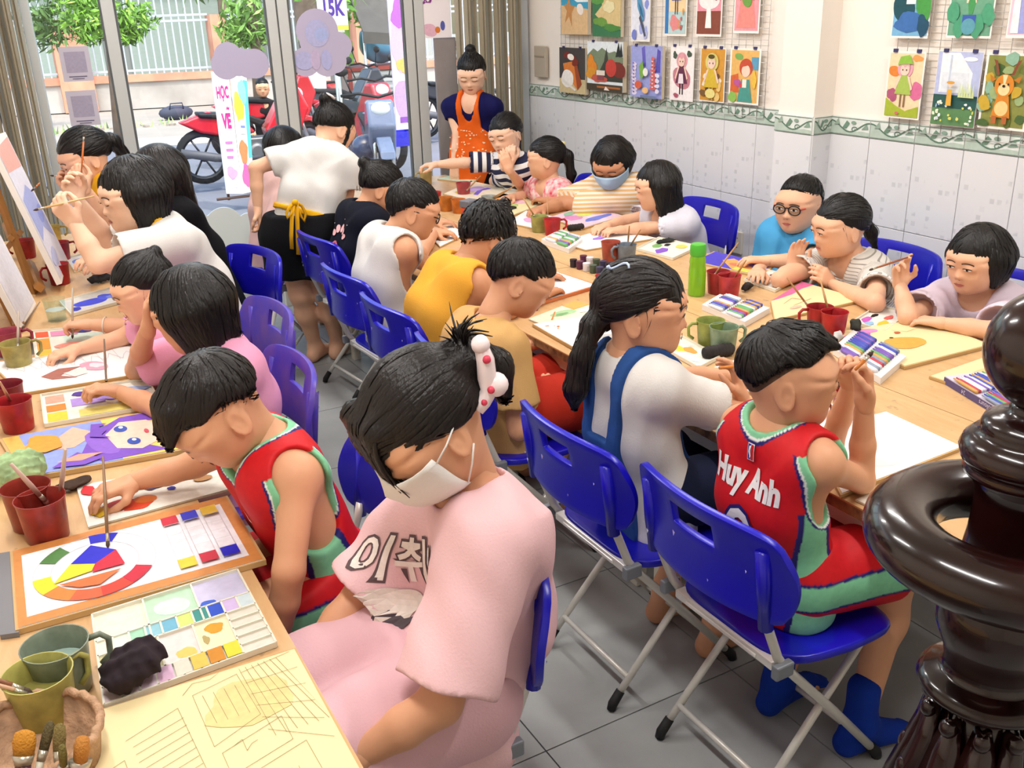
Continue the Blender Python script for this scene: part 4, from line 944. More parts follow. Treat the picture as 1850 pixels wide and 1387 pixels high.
def foot_prims(f, an, toe_dir, s=1.0):
    t = nrm(V(toe_dir[0], toe_dir[1], 0)); l = V(-t[1], t[0], 0); z = an[2]
    heel = V(an[0], an[1], .026*s)-t*.03*s; ball = V(an[0], an[1], .022*s)+t*.115*s
    f.rc(an, heel+V(0, 0, .01), .03*s, .028*s, .03); f.rc(an+t*.01-V(0, 0, .02*s), ball, .032*s, .022*s, .03); f.rc(heel, ball, .026*s, .02*s, .02)
    for i in range(5):
        y = (-.026+.013*i)*s; f.rc(ball+l*y*.9+t*.012*s, ball+l*y+t*(.05-.006*abs(i-1.5)*1.3)*s-V(0, 0, .008*s), .011*s, .0085*s, .006)
# ------------------------------------------------------------------ person assembly
def wrinkle(amp, scale=38., seed=0, ax=(1, 1, .5)):
    g = np.random.default_rng(seed); K = g.normal(size=(5, 3))*scale*np.array(ax); ph = g.random(5)*6.3; A = amp*np.array([1, .8, .6, .5, .4])
    W = g.normal(size=(2, 3))*9
    def f(P):
        w = np.sin(P@W[0]+1.3)*1.6; o = 0
        for i in range(5): o = o+A[i]*np.sin(P@K[i]+ph[i]+w)
        return o*.5
    return f
PEOPLE = []
def resolve(v, y0):
    """('y',px,py,dy) on the plane y=y0+dy; ('z',px,py,z); ('x',px,py,x); ('w',x,y,z)"""
    if v is None: return None
    if isinstance(v, np.ndarray): return v
    if v[0] == 'y': return pY(v[1], v[2], y0+v[3])
    if v[0] == 'z': return pz(v[1], v[2], v[3])
    if v[0] == 'x': return pX(v[1], v[2], v[3])
    return V(*v[1:])
def head_frame(yaw, pitch, roll):
    M3 = Matrix.Rotation(R(yaw), 3, 'Z')@Matrix.Rotation(R(pitch), 3, 'Y')@Matrix.Rotation(R(roll), 3, 'X'); return np.array(M3)
def person(label, y0, face, head, hrot, hh, neck, pelvis, arms, cloth, hair, skin='b', fat=1.0, res=.0075, hres=.0042, shw=.125, legs=None, eye=.3, nlocks=260, mouth=True, shd=.035, sh=None, hands=True, spine=None, body_only=False, hlift=0, mask=None, extra_head=None, hairm=None, rot=None):
    """arms: {'L': (elbow, wrist, hand_dir, palm_normal, curl, thumb)}; pelvis world point (hip centre)"""
    Fd = V(math.cos(R(face)), math.sin(R(face)), 0); Ld = V(-Fd[1], Fd[0], 0)
    Hc = resolve(head, y0); nb = resolve(neck, y0); pv = resolve(pelvis, y0); HR = head_frame(*hrot)
    s = hh/.2; up = nrm(nb-pv)
    LatD = Ld if rot is None else V(math.cos(R(face+90+rot)), math.sin(R(face+90+rot)), 0)
    shL = nb+LatD*shw-up*shd; shR = nb-LatD*shw-up*shd
    if sh:
        if 'L' in sh: shL = resolve(sh['L'], y0)
        if 'R' in sh: shR = resolve(sh['R'], y0)
    lat = nrm(shL-shR)
    fwd = nrm(np.cross(up, lat)); fwd = fwd if fwd@Fd > 0 else -fwd
    sp = resolve(spine, y0) if spine is not None else (pv*.5+nb*.5)-fwd*.03
    ch = nb*.68+sp*.32+fwd*.012
    root = thing('person', (pv[0], pv[1], 0), 0, label, 'person'); PEOPLE.append((label, root))
    body = Field(); g = fat
    hb = Hc+HR@(np.array((-.12, 0, -.2))*hh)
    cols = []
    for q in (-1, 1):
        c = [(pv+Ld*q*.058*s, .078*s*g), (sp+lat*q*.05*s, .066*s*g), (ch+lat*q*.06*s, .07*s*g), (nb+lat*q*.04*s-up*.04*s, .045*s)]
        cols.append(c)
        for a, b in zip(c[:-1], c[1:]): body.rc(a[0], b[0], a[1], b[1], .05)
    for shd_ in (shL, shR): body.rc(nb-up*.02, shd_, .04*s, .042*s*g**.5, .04)
    nr = .042*s*g**.5
    body.rc(nb-up*.03, hb, nr*1.15, nr*.95, .035)
    R_ = {}
    ar = (.037*s*g, .030*s*g, .023*s*g**.6)
    pts = {}
    for k, S in (('L', shL), ('R', shR)):
        if k not in arms or arms[k] is None: continue
        el = resolve(arms[k][0], y0); wr = resolve(arms[k][1], y0); pts[k] = (S, el, wr)
        body.rc(S, el, ar[0], ar[1], .025); body.rc(el, el*.55+wr*.45, ar[1]*1.02, ar[1]*.95, .012); body.rc(el*.55+wr*.45, wr, ar[1]*.95, ar[2]*.85, .012)
    # legs
    lg = {}
    if legs != 'none':
        for k, q in (('L', 1), ('R', -1)):
            hip = pv+Ld*q*.075*s
            if legs and k in legs: kn, an, td = [resolve(legs[k][0], y0), resolve(legs[k][1], y0), legs[k][2]]
            else:
                kn = V(pv[0], pv[1], 0)+Ld*q*.09*s+Fd*.33*s; kn[2] = pv[2]+.0; an = kn+Fd*(-.02); an[2] = .075; td = Fd
            lg[k] = (hip, kn, an, td)
            body.rc(hip, kn, .074*s*g, .05*s*g, .04); body.rc(kn, kn*.62+an*.38, .05*s*g, .046*s*g, .03); body.rc(kn*.62+an*.38, an, .046*s*g, .029*s, .04)
            foot_prims(body, an, np.asarray(td), 1.0*s)
    parts = [mesh_field(body, res)]
    # head in its own frame
    nl = HR.T@(nb+(hb-nb)*.3-Hc)
    hf = head_field(nl, hh, .0+(g-1)*.12, nr)
    v, f = mesh_field(hf, hres); parts.append((v@HR.T+Hc, f))
    sm = skin_mat(skin)
    if hands:
        for k in pts:
            S, el, wr = pts[k]; hd, pn, curl, th = arms[k][2:6]
            hd = nrm(wr-el) if hd is None else nrm(hd); pn = np.asarray(pn, float); zz = -nrm(pn-hd*(pn@hd)); yy = np.cross(zz, hd)
            hs = .86*s; hfld = hand_field(curl, hs, th); v, f = mesh_field(hfld, max(.0036, res*.5))
            if k == 'R': v = v*V(1, 1, 1)
            # thumb side: for a right hand seen with fingers +x and back +z the thumb is at +y
            Mh = np.stack([hd, yy if k == 'R' else -yy, zz], 1)
            if k == 'L': f = f[:, ::-1]
            parts.append((v@Mh.T+wr, f)); R_[k] = (wr, Mh, hs)
    bv, bf = join(parts)
    bo = mesh_obj('body', bv, bf, sm, root, True, world=True)
    # face
    if eye is not None:
        fm = face_marks(hf, hh, eye, mouth=mouth); fm.v = [tuple(HR@np.array(q)+Hc) for q in fm.v]; fm.build('face_features', paint_mat('face_paint', .45), root, world=True)
    # hair
    if hair:
        hfl = hair_field(hh, hair); v, f = mesh_field(hfl, hres*1.15)
        if len(v):
            kd = hair['kind']; tp = np.array(hair.get('root', (-.42, 0, .2)))*hh; crown = np.array(hair.get('crown', (-.25, 0, .48)))*hh
            gl = HR.T@V(0, 0, -1)
            def flow(P):
                if kd == 'tied':
                    d = tp-P; far = np.linalg.norm(d, axis=1, keepdims=True); dn = d/(far+1e-6)
                    beh = (P[:, :1] < tp[0]-.02*hh) | (P[:, 2:3] < -.4*hh); return np.where(beh, gl*np.ones_like(P)+.2*(P-tp), dn)
                d = P-crown; d = d/(np.linalg.norm(d, axis=1, keepdims=True)+1e-6)
                if kd == 'short': return d+np.array((.5, 0, -.2))
                side = np.sign(P[:, 1:2]+1e-6)*np.array((0, 1, 0)); top = np.clip(P[:, 2:3]/hh-.2, 0, 1)*2.2
                return np.array((0, 0, -1))*(1-top*.3)+side*top+d*.5
            V1 = locks(hfl, v, flow, nlocks, hair.get('ll', .06), hair.get('lw', .0042), seed=int(abs(y0)*100)+3, spread=hair.get('spread', .1), lift=hair.get('lift', .0015))
            hv, hq = join([(v, f), V1])
            if hair.get('strands'):
                ps = []
                for a, bq, c, w in hair['strands']:
                    t = np.linspace(0, 1, 7)[:, None]; a, bq, c = [np.array(q)*hh for q in (a, bq, c)]; pth = (1-t)**2*a+2*t*(1-t)*bq+t*t*c
                    b = MB(); b.tube(list(pth), [w*hh*max(.12, math.sin(.5+2.4*u)) for u in np.linspace(0, 1, 7)], 5, flat=.5); ps.append((np.array(b.v), np.array([x for x in b.f if len(x) == 4], np.int64)))
                hv, hq = join([(hv, hq)]+ps)
            if kd == 'tied' and not hair.get('strands'):
                g2 = random.Random(int(y0*100)); ps = []
                for i in range(8):
                    sd2 = g2.choice((-1, 1)); a = np.array((.12+g2.uniform(-.1, .06), sd2*.36, .14+g2.uniform(-.06, .08)))*hh; c2 = np.array((.1+g2.uniform(-.08, .06), sd2*(.37+g2.uniform(-.02, .02)), -.06-g2.uniform(0, .2)))*hh
                    t = np.linspace(0, 1, 6)[:, None]; m2 = (a+c2)/2+np.array((.05, sd2*.05, .04))*hh; pth = (1-t)**2*a+2*t*(1-t)*m2+t*t*c2
                    b = MB(); b.tube(list(pth), [.011*hh*max(.15, 1-u) for u in np.linspace(0, 1, 6)], 4, flat=.5); ps.append((np.array(b.v), np.array([x for x in b.f if len(x) == 4], np.int64)))
                hv, hq = join([(hv, hq)]+ps)
            mesh_obj('hair', hv@HR.T+Hc, hq, hairm or M_hair, root, True, world=True)
            if hair.get('fade'):
                ff = hair_field(hh, dict(kind='short', ztop=.26, vol=.012, side=hair['fade'], nape=-.3)); v, f = mesh_field(ff, hres*1.1); mesh_obj('faded_sides', v@HR.T+Hc, f, mat('hair_stubble', '#5e4636', .8, var=.35, vscale=90), root, True, world=True)
    info = dict(root=root, Hc=Hc, HR=HR, hh=hh, nb=nb, pv=pv, sp=sp, ch=ch, shL=shL, shR=shR, lat=lat, up=up, fwd=fwd, Fd=Fd, Ld=Ld, hf=hf, hb=hb, nr=nr, cols=cols, pts=pts, lg=lg, s=s, g=g, ar=ar, hands=R_, body=body, body_obj=bo, fields={})
    for c in cloth: garment(info, c, res)
    return info
def garment(I, c, res):
    k = c['kind']; lo = c.get('loose', .012); s = I['s']; F = Field(); up, lat, fwd, nb, pv = I['up'], I['lat'], I['fwd'], I['nb'], I['pv']
    m = c['mat']; name = c.get('name', k); st = None
    if k in ('tee', 'tank', 'apron'):
        for cs in I['cols']:
            for (a, ra), (b, rb) in zip(cs[:-1], cs[1:]): F.rc(a, b, ra+lo, rb+lo, .05)
        drop = c.get('drop', .04); pz0 = pv-up*drop
        for q in (-1, 1): F.rc(pv+I['Ld']*q*.058*s, pv+I['Ld']*q*.06*s-V(0, 0, drop), .078*s*I['g']+lo, .082*s*I['g']+lo, .04)
        for S in (I['shL'], I['shR']): F.rc(nb-up*.015, S, .043*s+lo*.7, .043*s+lo*.8, .04)
        if c.get('belly'): F.el(I['sp']*.5+pv*.5+fwd*.06, .1*s, None, .06)
        if k == 'tee':
            t = c.get('sleeve', .55)
            for kk, (S, el, wr) in I['pts'].items():
                T = c.get('sleeve'+kk, t); e = S+(el-S)*T if T <= 1 else el+(wr-el)*(T-1)
                r0 = I['ar'][0]+lo*1.1; r1 = I['ar'][1]+lo+c.get('flare', .012); sl = Field()
                d = nrm(e-S) if T <= 1 else nrm(wr-el)
                if T <= 1: sl.rc(S, e+d*.05, r0, r1)
                else: sl.rc(S, el, r0, r1, .02); sl.rc(el, e+d*.05, r1, r1*.9, .02)
                c.get('solid') or sl.rc(e-d*.008, e+d*.05, r1-.013, r1-.012, .003, 's'); sl.pl(e, d, 'i', .004)
                F.sub(sl, 'u', c.get('armk', .03))
        if k == 'tank':
            for kk, (S, el, wr) in I['pts'].items(): F.rc(S+(S-nb)*.12+up*.02, S+(el-S)*.1-up*c.get('hole', .07), .05*s, .052*s, .015, 's')
        F.rc(nb-up*.02, I['hb'], I['nr']*1.15+c.get('neck', .006), I['nr']+c.get('neck', .006)+.02, .01, 's')
        nd = c.get('neckdrop', .03)
        if nd: F.el(nb+fwd*.06-up*nd*.6+up*.03, (I['nr']+.01, I['nr']+.01, nd+.03), np.stack([lat, fwd, up], 1), .012, 's')
        F.pl(pz0-V(0, 0, drop*.5), V(0, 0, -1)*.8-up*.2, 'i', .006)
        F.disp = wrinkle(c.get('wr', .003), c.get('ws', 34.), seed=len(PEOPLE))
    elif k == 'skirt':
        L = c.get('len', .4); bt = pv-V(0, 0, L)
        for q in (-1, 1):
            F.rc(pv+V(0, 0, .1)+I['Ld']*q*.05*s, pv+I['Ld']*q*.065*s, .08*s+lo, .098*s+lo, .05); F.rc(pv+I['Ld']*q*.06*s, bt+I['Ld']*q*.075*s-V(0, 0, .1), .098*s+lo, .1*s+lo, .06)
        F.pl(bt, (0, 0, -1), 'i', .004); F.pl(pv+V(0, 0, c.get('top', .1)), (0, 0, 1), 'i', .01); F.disp = wrinkle(.003, 20, 3, (1, 1, .1))
    elif k in ('shorts', 'pants'):
        T = c.get('leg', .8)
        for q in (-1, 1): F.rc(pv+up*.05+I['Ld']*q*.05*s, pv+I['Ld']*q*.055*s, .076*s*I['g']+lo, .08*s*I['g']+lo, .04)
        for kk, (hip, kn, an, td) in I['lg'].items():
            sl = Field(); d = nrm(kn-hip)
            if T <= 1:
                e = hip+(kn-hip)*T; sl.rc(hip, e+d*.05, .076*s*I['g']+lo, .062*s*I['g']+lo+c.get('flare', .012)); sl.pl(e, d, 'i', .004)
            else:
                e = kn+(an-kn)*(T-1); d = nrm(an-kn); sl.rc(hip, kn, .076*s*I['g']+lo, .058*s*I['g']+lo, .02); sl.rc(kn, e+d*.05, .058*s*I['g']+lo, .045*s+lo, .02); sl.pl(e, d, 'i', .004)
            F.sub(sl, 'u', .03)
        F.pl(pv+up*.09, up, 'i', .01); F.disp = wrinkle(.003, 30, 5)
    for cf in c.get('clip', []): F.fn(cf(I), 'i', .004)
    v, f = mesh_field(F, c.get('res', res))
    o = mesh_obj(name, v, f, m, I['root'], True, world=True)
    if c.get('stripes'):
        # distance along the garment for woven stripes
        st = (v-pv)@up
        for kk, (S, el, wr) in I['pts'].items():
            ax = nrm(el-S); t = (v-S)@ax; rad = np.linalg.norm((v-S)-t[:, None]*ax, axis=1); on = (t > .05) & (rad < .062*s); st = np.where(on, t+.3, st)
        a = o.data.attributes.new('st', 'FLOAT', 'POINT'); a.data.foreach_set('value', st.astype(np.float32))
    if c.get('colf'):
        cc = c['colf'](v, I); a = o.data.color_attributes.new('Col', 'FLOAT_COLOR', 'POINT'); arr = np.ones((len(v), 4), np.float32); arr[:, :3] = cc; a.data.foreach_set('color', arr.ravel())
    I['fields'][name] = F; I[name] = o
    return o
def stripe_mat(name, c1, c2, period, duty=.5, rough=.8):
    if name in _MC: return _MC[name]
    mt = bpy.data.materials.new(name); mt.use_nodes = True; _MC[name] = mt; n = mt.node_tree.nodes; l = mt.node_tree.links; b = n['Principled BSDF']; b.inputs['Roughness'].default_value = rough
    a = n.new('ShaderNodeAttribute'); a.attribute_name = 'st'; m1 = n.new('ShaderNodeMath'); m1.operation = 'DIVIDE'; m1.inputs[1].default_value = period; l.new(a.outputs['Fac'], m1.inputs[0])
    m2 = n.new('ShaderNodeMath'); m2.operation = 'FRACT'; l.new(m1.outputs[0], m2.inputs[0]); m3 = n.new('ShaderNodeMath'); m3.operation = 'LESS_THAN'; m3.inputs[1].default_value = duty; l.new(m2.outputs[0], m3.inputs[0])
    mx = n.new('ShaderNodeMix'); mx.data_type = 'RGBA'; mx.inputs[6].default_value = (*lin(c1), 1); mx.inputs[7].default_value = (*lin(c2), 1); l.new(m3.outputs[0], mx.inputs['Factor']); l.new(mx.outputs[2], b.inputs['Base Color']); return mt
def cloth_mat(name, col, var=.05, rough=.85, **k): return mat('cloth_'+name, col, rough, spec=.2, var=var, vscale=9, bump=.12, bscale=220, **k)
# ------------------------------------------------------------------ the people
def col3(h): return np.array(lin(h))
M_jersey = paint_mat('jersey_cloth', .6)
def jersey_cols(v, I):
    nb, up, lat, fwd, s = I['nb'], I['up'], I['lat'], I['fwd'], I['s']
    out = np.tile(col3('#c8121c'), (len(v), 1))
    mid = (I['pv']+I['sp'])/2; rel = v-I['sp']; L = rel@lat; Fw = rel@fwd; Hh = (v-nb)@up
    ang = np.abs(np.arctan2(Fw, np.abs(L))); below = Hh < -.13*s
    w = .2+.2*np.clip((-Hh-.13)/.3, 0, 1)
    m_ = below & (ang < w+.1); out[m_] = col3('#23206a'); m_ = below & (ang < w); out[m_] = col3('#7fc79b')
    F = Field(); F.rc(nb-up*.02, I['hb'], I['nr']*1.15+.006, I['nr']+.026)
    dn = F(v); F2 = Field().el(nb+fwd*.06-up*.03*.6+up*.03, (I['nr']+.01, I['nr']+.01, .06), np.stack([lat, fwd, up], 1)); dn = np.minimum(dn, F2(v))
    for t, c in ((.022, '#23206a'), (.0175, '#e9efe9'), (.0145, '#7fc79b')): out[dn < t] = col3(c)
    for kk, (S, el, wr) in I['pts'].items():
        A = Field().rc(S+(S-nb)*.12+up*.02, S+(el-S)*.1-up*.07, .05*s, .052*s); d = A(v)
        for t, c in ((.023, '#23206a'), (.0185, '#e9efe9'), (.0155, '#7fc79b')): out[(d < t) & (Hh < -.0)] = col3(c)
    return out
def shorts_cols(v, I):
    out = np.tile(col3('#c8121c'), (len(v), 1)); hips = I['pv']
    for kk, (hip, kn, an, td) in I['lg'].items():
        q = 1 if kk == 'L' else -1; ax = nrm(kn-hip); r = v-hip; t = r@ax; out_d = r@(I['Ld']*q); dz = r[:, 2]
        on = (out_d > .045) & (np.abs(dz) < .038); out[on] = col3('#23206a'); on = (out_d > .045) & (np.abs(dz) < .03); out[on] = col3('#7fc79b')
    return out
W_ = lambda *a: ('w',)+a
DN = (0, 0, -1)
# palette of cloths
C_white = cloth_mat('white_cotton', '#dcdad6'); C_pink = cloth_mat('pale_pink_cotton', '#e6bcc0'); C_pink2 = cloth_mat('bright_pink', '#eba3c4'); C_navy = cloth_mat('navy_cotton', '#0e1220')
C_yel = cloth_mat('yellow_cotton', '#e2a53a'); C_tan = cloth_mat('tan_cotton', '#c99f65'); C_lav = cloth_mat('lavender_cotton', '#d9c8d6'); C_blue = cloth_mat('sky_blue_pique', '#4fa3d6'); C_orange = cloth_mat('orange_apron', '#e0621c')
C_black = cloth_mat('black_cloth', '#0c0c10'); C_apron = cloth_mat('yellow_apron', '#e8ad1e'); C_denim = cloth_mat('denim', '#2d5496', .35); C_navyb = cloth_mat('royal_navy', '#191a55'); C_dpink = cloth_mat('dusty_pink', '#dcb4ad'); C_dark = cloth_mat('dark_jeans', '#141a33', .3); C_blues = cloth_mat('blue_shorts', '#1d1fae'); C_redsh = cloth_mat('red_shorts', '#a8281c', .5, col2='#d8b22a') if False else cloth_mat('red_shorts', '#b02c1c')
def tee(m, **k): return dict(dict(kind='tee', name='shirt', mat=m), **k)
def shorts(m, **k): return dict(dict(kind='shorts', name='shorts', mat=m), **k)
SH = dict(kind='short', fade=-.12, side=.04, ztop=.2, vol=.055, ll=.05)

# --- right table row: boy in red jersey, back to the camera
P16 = person('boy in red jersey lettered Huy Anh, sitting with hands raised to his mouth', 1.41, 0, ('y', 1426, 680, 0), (-38, 4, 0), .205, ('y', 1408, 775, 0), W_(1.47, 1.405, .545),
  {'R': (('z', 1556, 868, .735), ('y', 1562, 722, -.07), (.0, .25, 1), (-1, .2, 0), .75, .6), 'L': (W_(1.73, 1.52, .735), ('y', 1538, 690, .05), (-.3, -.2, 1), (-.6, -.6, 0), .7, .6)},
  [dict(kind='tank', name='jersey', mat=M_jersey, loose=.013, drop=.07, hole=.085, colf=jersey_cols, neckdrop=.02, res=.0042, wr=.002), shorts(M_jersey, leg=.78, loose=.016, flare=.03, colf=shorts_cols, res=.006)],
  dict(kind='short', fade=-.1, ztop=.24, vol=.05, side=.14, nape=-.02, ll=.045, lw=.0032, tufts=[((.2, .1, .44), (.4, .1, .4), .1, .03), ((.15, -.08, .46), (.4, -.08, .4), .1, .03), ((-.15, 0, .47), (.15, 0, .5), .14, .1)]), skin='b', res=.006, hres=.0033, fat=.94, shw=.125, eye=.35, nlocks=520,
  legs={'R': (W_(1.76, 1.30, .53), W_(1.66, 1.28, .09), (1, -.2)), 'L': (W_(1.77, 1.5, .53), W_(1.60, 1.5, .09), (1, .1))})
F = P16['fields']['jersey']; bk = P16['fwd']; lt = -P16['lat']; upv = P16['up']; ctr = P16['nb']-upv*.085-bk*.3
S = [('#f1efec', move2(text_polys('Huy Anh', .064, .05), 0, -.005, .85, 1.2)), ('#23206a', move2(text_polys('0', .2, .035), 0, -.145, .95, 1)), ('#f1efec', move2(text_polys('0', .19, .012), 0, -.145, .95, 1)),
     ('#e9e6ea', rect(-.0095, .038, .0095, .078)), ('#2a2a8a', rect(-.008, .04, -.0005, .076)), ('#c8121c', rect(.001, .04, .008, .076)), ('#f4f4f4', [(-.003, .042), (.002, .05), (-.001, .062), (.002, .074), (-.004, .072), (-.005, .058), (-.002, .05)])]
surf_print(F, S, ctr, lt, upv, bk, .012, .003).build('lettering', paint_mat('jersey_print', .6), P16['jersey'], world=True)
for k in ('L', 'R'):
    hip, kn, an, td = P16['lg'][k]; q = Field(); foot_prims(q, an, np.asarray(td), 1.08*P16['s']); q.rc(an, an+V(0, 0, .1), .038, .04, .03); v, f = mesh_field(q, .007); mesh_obj('sock', v, f, cloth_mat('blue_sock', '#12359a'), P16['root'], True, world=True)

# --- girl in denim overalls with braid
br = [((-.4, -.05, .02), (-.54, -.2, -.22), .13, .12), ((-.54, -.2, -.22), (-.58, -.28, -.4), .105, .09), ((-.58, -.28, -.4), (-.62, -.32, -.56), .1, .08), ((-.62, -.32, -.56), (-.66, -.34, -.95), .13, .12), ((-.66, -.34, -.95), (-.66, -.34, -1.15), .12, .04)]
P15 = person('girl in white shirt and denim overalls with long braid, looking right', 1.885, 0, ('y', 1162, 556, 0), (-42, 4, 0), .222, ('y', 1135, 652, 0), W_(1.45, 1.885, .545),
  {'R': (('z', 1345, 752, .735), ('y', 1338, 715, -.1), (-.1, .3, 1), (-.8, .5, 0), (.35, .45, .55, .6), .6), 'L': (W_(1.7, 2.1, .735), W_(1.85, 2.02, .735), None, DN, .4, .4)},
  [tee(C_white, sleeve=.6, flare=.028, loose=.014, drop=.1, neck=.004, neckdrop=.012, res=.0058, armk=.04), dict(kind='tank', name='overalls', mat=C_denim, loose=.027, drop=.12, hole=.02, neckdrop=.0, res=.006,
     clip=[lambda I: (lambda P: np.minimum(np.abs(np.abs((P-I['nb'])@I['lat'])-.062)-.021, np.maximum((P-I['nb'])@I['up']+.17, np.abs((P-I['nb'])@I['lat'])-.07)))]), dict(kind='pants', name='denim_shorts', mat=C_dark, leg=.9, loose=.014, flare=.02)],
  dict(kind='tied', fringe=1, ztop=.1, vol=.07, chains=br, root=(-.45, .05, .0), ll=.07, lw=.0042, tufts=[((.25, s_*.12, .3), (.415, s_*.13, .1), .09, .035) for s_ in (-1.6, -.6, .5, 1.5)]+[((-.4, 0, .1), (-.42, 0, -.2), .2, .12)], spread=.08), skin='b', res=.0065, hres=.0036, fat=.9, shw=.13, eye=.35, nlocks=620, hairm=M_hairb,
  legs={'R': (W_(1.74, 1.78, .53), W_(1.62, 1.77, .12), (1, 0)), 'L': (W_(1.74, 1.98, .53), W_(1.60, 1.98, .12), (1, 0))})
hp = lambda I, c: I['HR']@(np.array(c)*I['hh'])+I['Hc']
b = MB()
for i in range(3):
    b.tube([hp(P15, (-.3+.12*math.cos(a), -.22+.18*math.sin(a)*.5+i*.07, .5+.04*math.sin(2*a)-.015*i)) for a in np.linspace(0, 3.1, 9)], .0035, 6)
b.build('hair_clip', mat('clip_pale_blue', '#b9c9e6', .4), P15['root'], True, world=True)
for zz in (-.22, -.42, -.56):
    b = MB(); c = hp(P15, ({-.22: -.54, -.42: -.585, -.56: -.62}[zz], {-.22: -.2, -.42: -.285, -.56: -.32}[zz], zz)); b.lathe([(.028, -.006), (.031, 0), (.028, .006)], 12, c, HRz if False else P15['HR'][:, 2], close=False); b.build('hair_tie', mat('hair_tie_black', '#08080a', .7), P15['root'], True, world=True)

# --- boy in tan shirt
P14 = person('boy in plain tan shirt bowing his head over the table', 2.6, 0, ('y', 942, 502, 0), (-24, 33, 0), .215, ('y', 878, 590, 0), W_(1.38, 2.6, .54),
  {'R': (('y', 938, 775, -.19), ('y', 985, 722, -.06), (.4, .3, .6), (-.3, 0, -1), .7, .6), 'L': (W_(1.55, 2.85, .66), ('y', 962, 622, .16), (1, -.2, .1), (0, 0, 1), .5, .5)},
  [tee(C_tan, solid=1, sleeve=.72, flare=.03, loose=.018, drop=.11, res=.0065, spine=1), shorts(C_redsh, leg=.95, flare=.02)],
  dict(SH, ll=.05, vol=.06, ztop=.2, side=.02, nape=-.2), skin='b', res=.0075, hres=.004, fat=1.06, eye=.05, nlocks=420, spine=('y', 845, 715, 0))
# --- boy in yellow tank
P13 = person('boy in yellow sleeveless top hunched over the table', 3.14, 0, ('y', 880, 428, .02), (10, 42, 0), .215, ('y', 838, 485, .0), W_(1.42, 3.14, .54),
  {'R': (('y', 918, 560, -.17), ('z', 985, 530, .735), None, DN, .4, .4), 'L': (W_(1.72, 3.4, .73), W_(1.95, 3.3, .735), None, DN, .4, .4)},
  [dict(kind='tank', name='tank_top', mat=C_yel, loose=.02, drop=.1, hole=.1, neckdrop=.01, res=.007), shorts(C_blues, leg=.9)],
  dict(SH, vol=.08, ll=.045, spread=.3, lift=.006, lw=.004, nape=-.34, side=-.1, tufts=[((-.1, 0, .45), (-.05, .0, .62), .2, .12), ((.2, .1, .42), (.42, .12, .5), .1, .03), ((-.3, .1, .3), (-.42, .1, .48), .12, .04)]), skin='c', res=.008, hres=.0045, fat=1.1, eye=None, nlocks=420, spine=('y', 792, 562, 0))
# --- boy in white tank with glasses
P12 = person('boy in white tank top and dark glasses writing at the table', 3.66, 2, ('y', 748, 378, 0), (-18, 22, 0), .215, ('y', 705, 428, 0), W_(1.46, 3.66, .54),
  {'R': (('z', 775, 480, .73), ('z', 838, 452, .735), None, DN, .5, .5), 'L': (W_(1.72, 3.95, .73), ('z', 785, 420, .74), (1, -.5, 0), DN, .45, .5)},
  [dict(kind='tank', name='tank_top', mat=C_white, loose=.018, drop=.12, hole=.12, neckdrop=.01, res=.0075), shorts(C_blues, leg=.95)],
  dict(SH, vol=.06, nape=-.22, side=.02, ll=.05), skin='b', res=.0085, hres=.0048, fat=1.05, eye=.1, nlocks=360, spine=('y', 690, 500, 0))
# --- girl in navy shirt
P11 = person('girl in navy shirt printed with pink shapes, head bowed', 4.35, 4, ('y', 690, 338, 0), (-16, 28, 0), .215, ('y', 655, 378, 0), W_(1.58, 4.35, .54),
  {'R': (('z', 715, 420, .73), ('z', 772, 418, .735), None, DN, .5, .5), 'L': (W_(1.85, 4.6, .73), W_(2.05, 4.5, .735), None, DN, .4, .4)},
  [tee(C_navy, sleeve=.75, flare=.02, loose=.016, drop=.12, res=.008), dict(kind='pants', name='trousers', mat=C_black, leg=1.7)],
  dict(kind='tied', ztop=.18, vol=.06, root=(-.4, 0, .28), chains=[((-.38, 0, .25), (-.58, 0, .34), .14, .13)], ll=.06), skin='b', res=.009, hres=.0048, eye=.05, nlocks=300, spine=('y', 640, 450, 0))
F = P11['fields']['shirt']
S = [('#e88fa0', ell(0, -.08, .035, .07, 16, rot=10))]+[('#f0b8b8', ell(.05*math.cos(a), .03+.045*math.sin(a), .013, .02, 10, rot=math.degrees(a)-90)) for a in (.3, .9, 1.5, 2.1, 2.7)]+[('#e8e6ea', ell(x, y, .003, .003, 6)) for x, y in ((.07, .1), (.02, .12), (-.06, .09), (.03, -.2), (.06, -.22), (.0, -.24), (.04, -.26))]+[('#d86a82', line2([(-.03, -.01), (0, .015), (.03, -.01)], .01))]
surf_print(F, S, P11['sp']-P11['fwd']*.3+P11['up']*.03+P11['lat']*.0, -P11['lat'], P11['up'], P11['fwd'], .015, .003).build('back_print', paint_mat('jersey_print', .6), P11['shirt'], world=True)

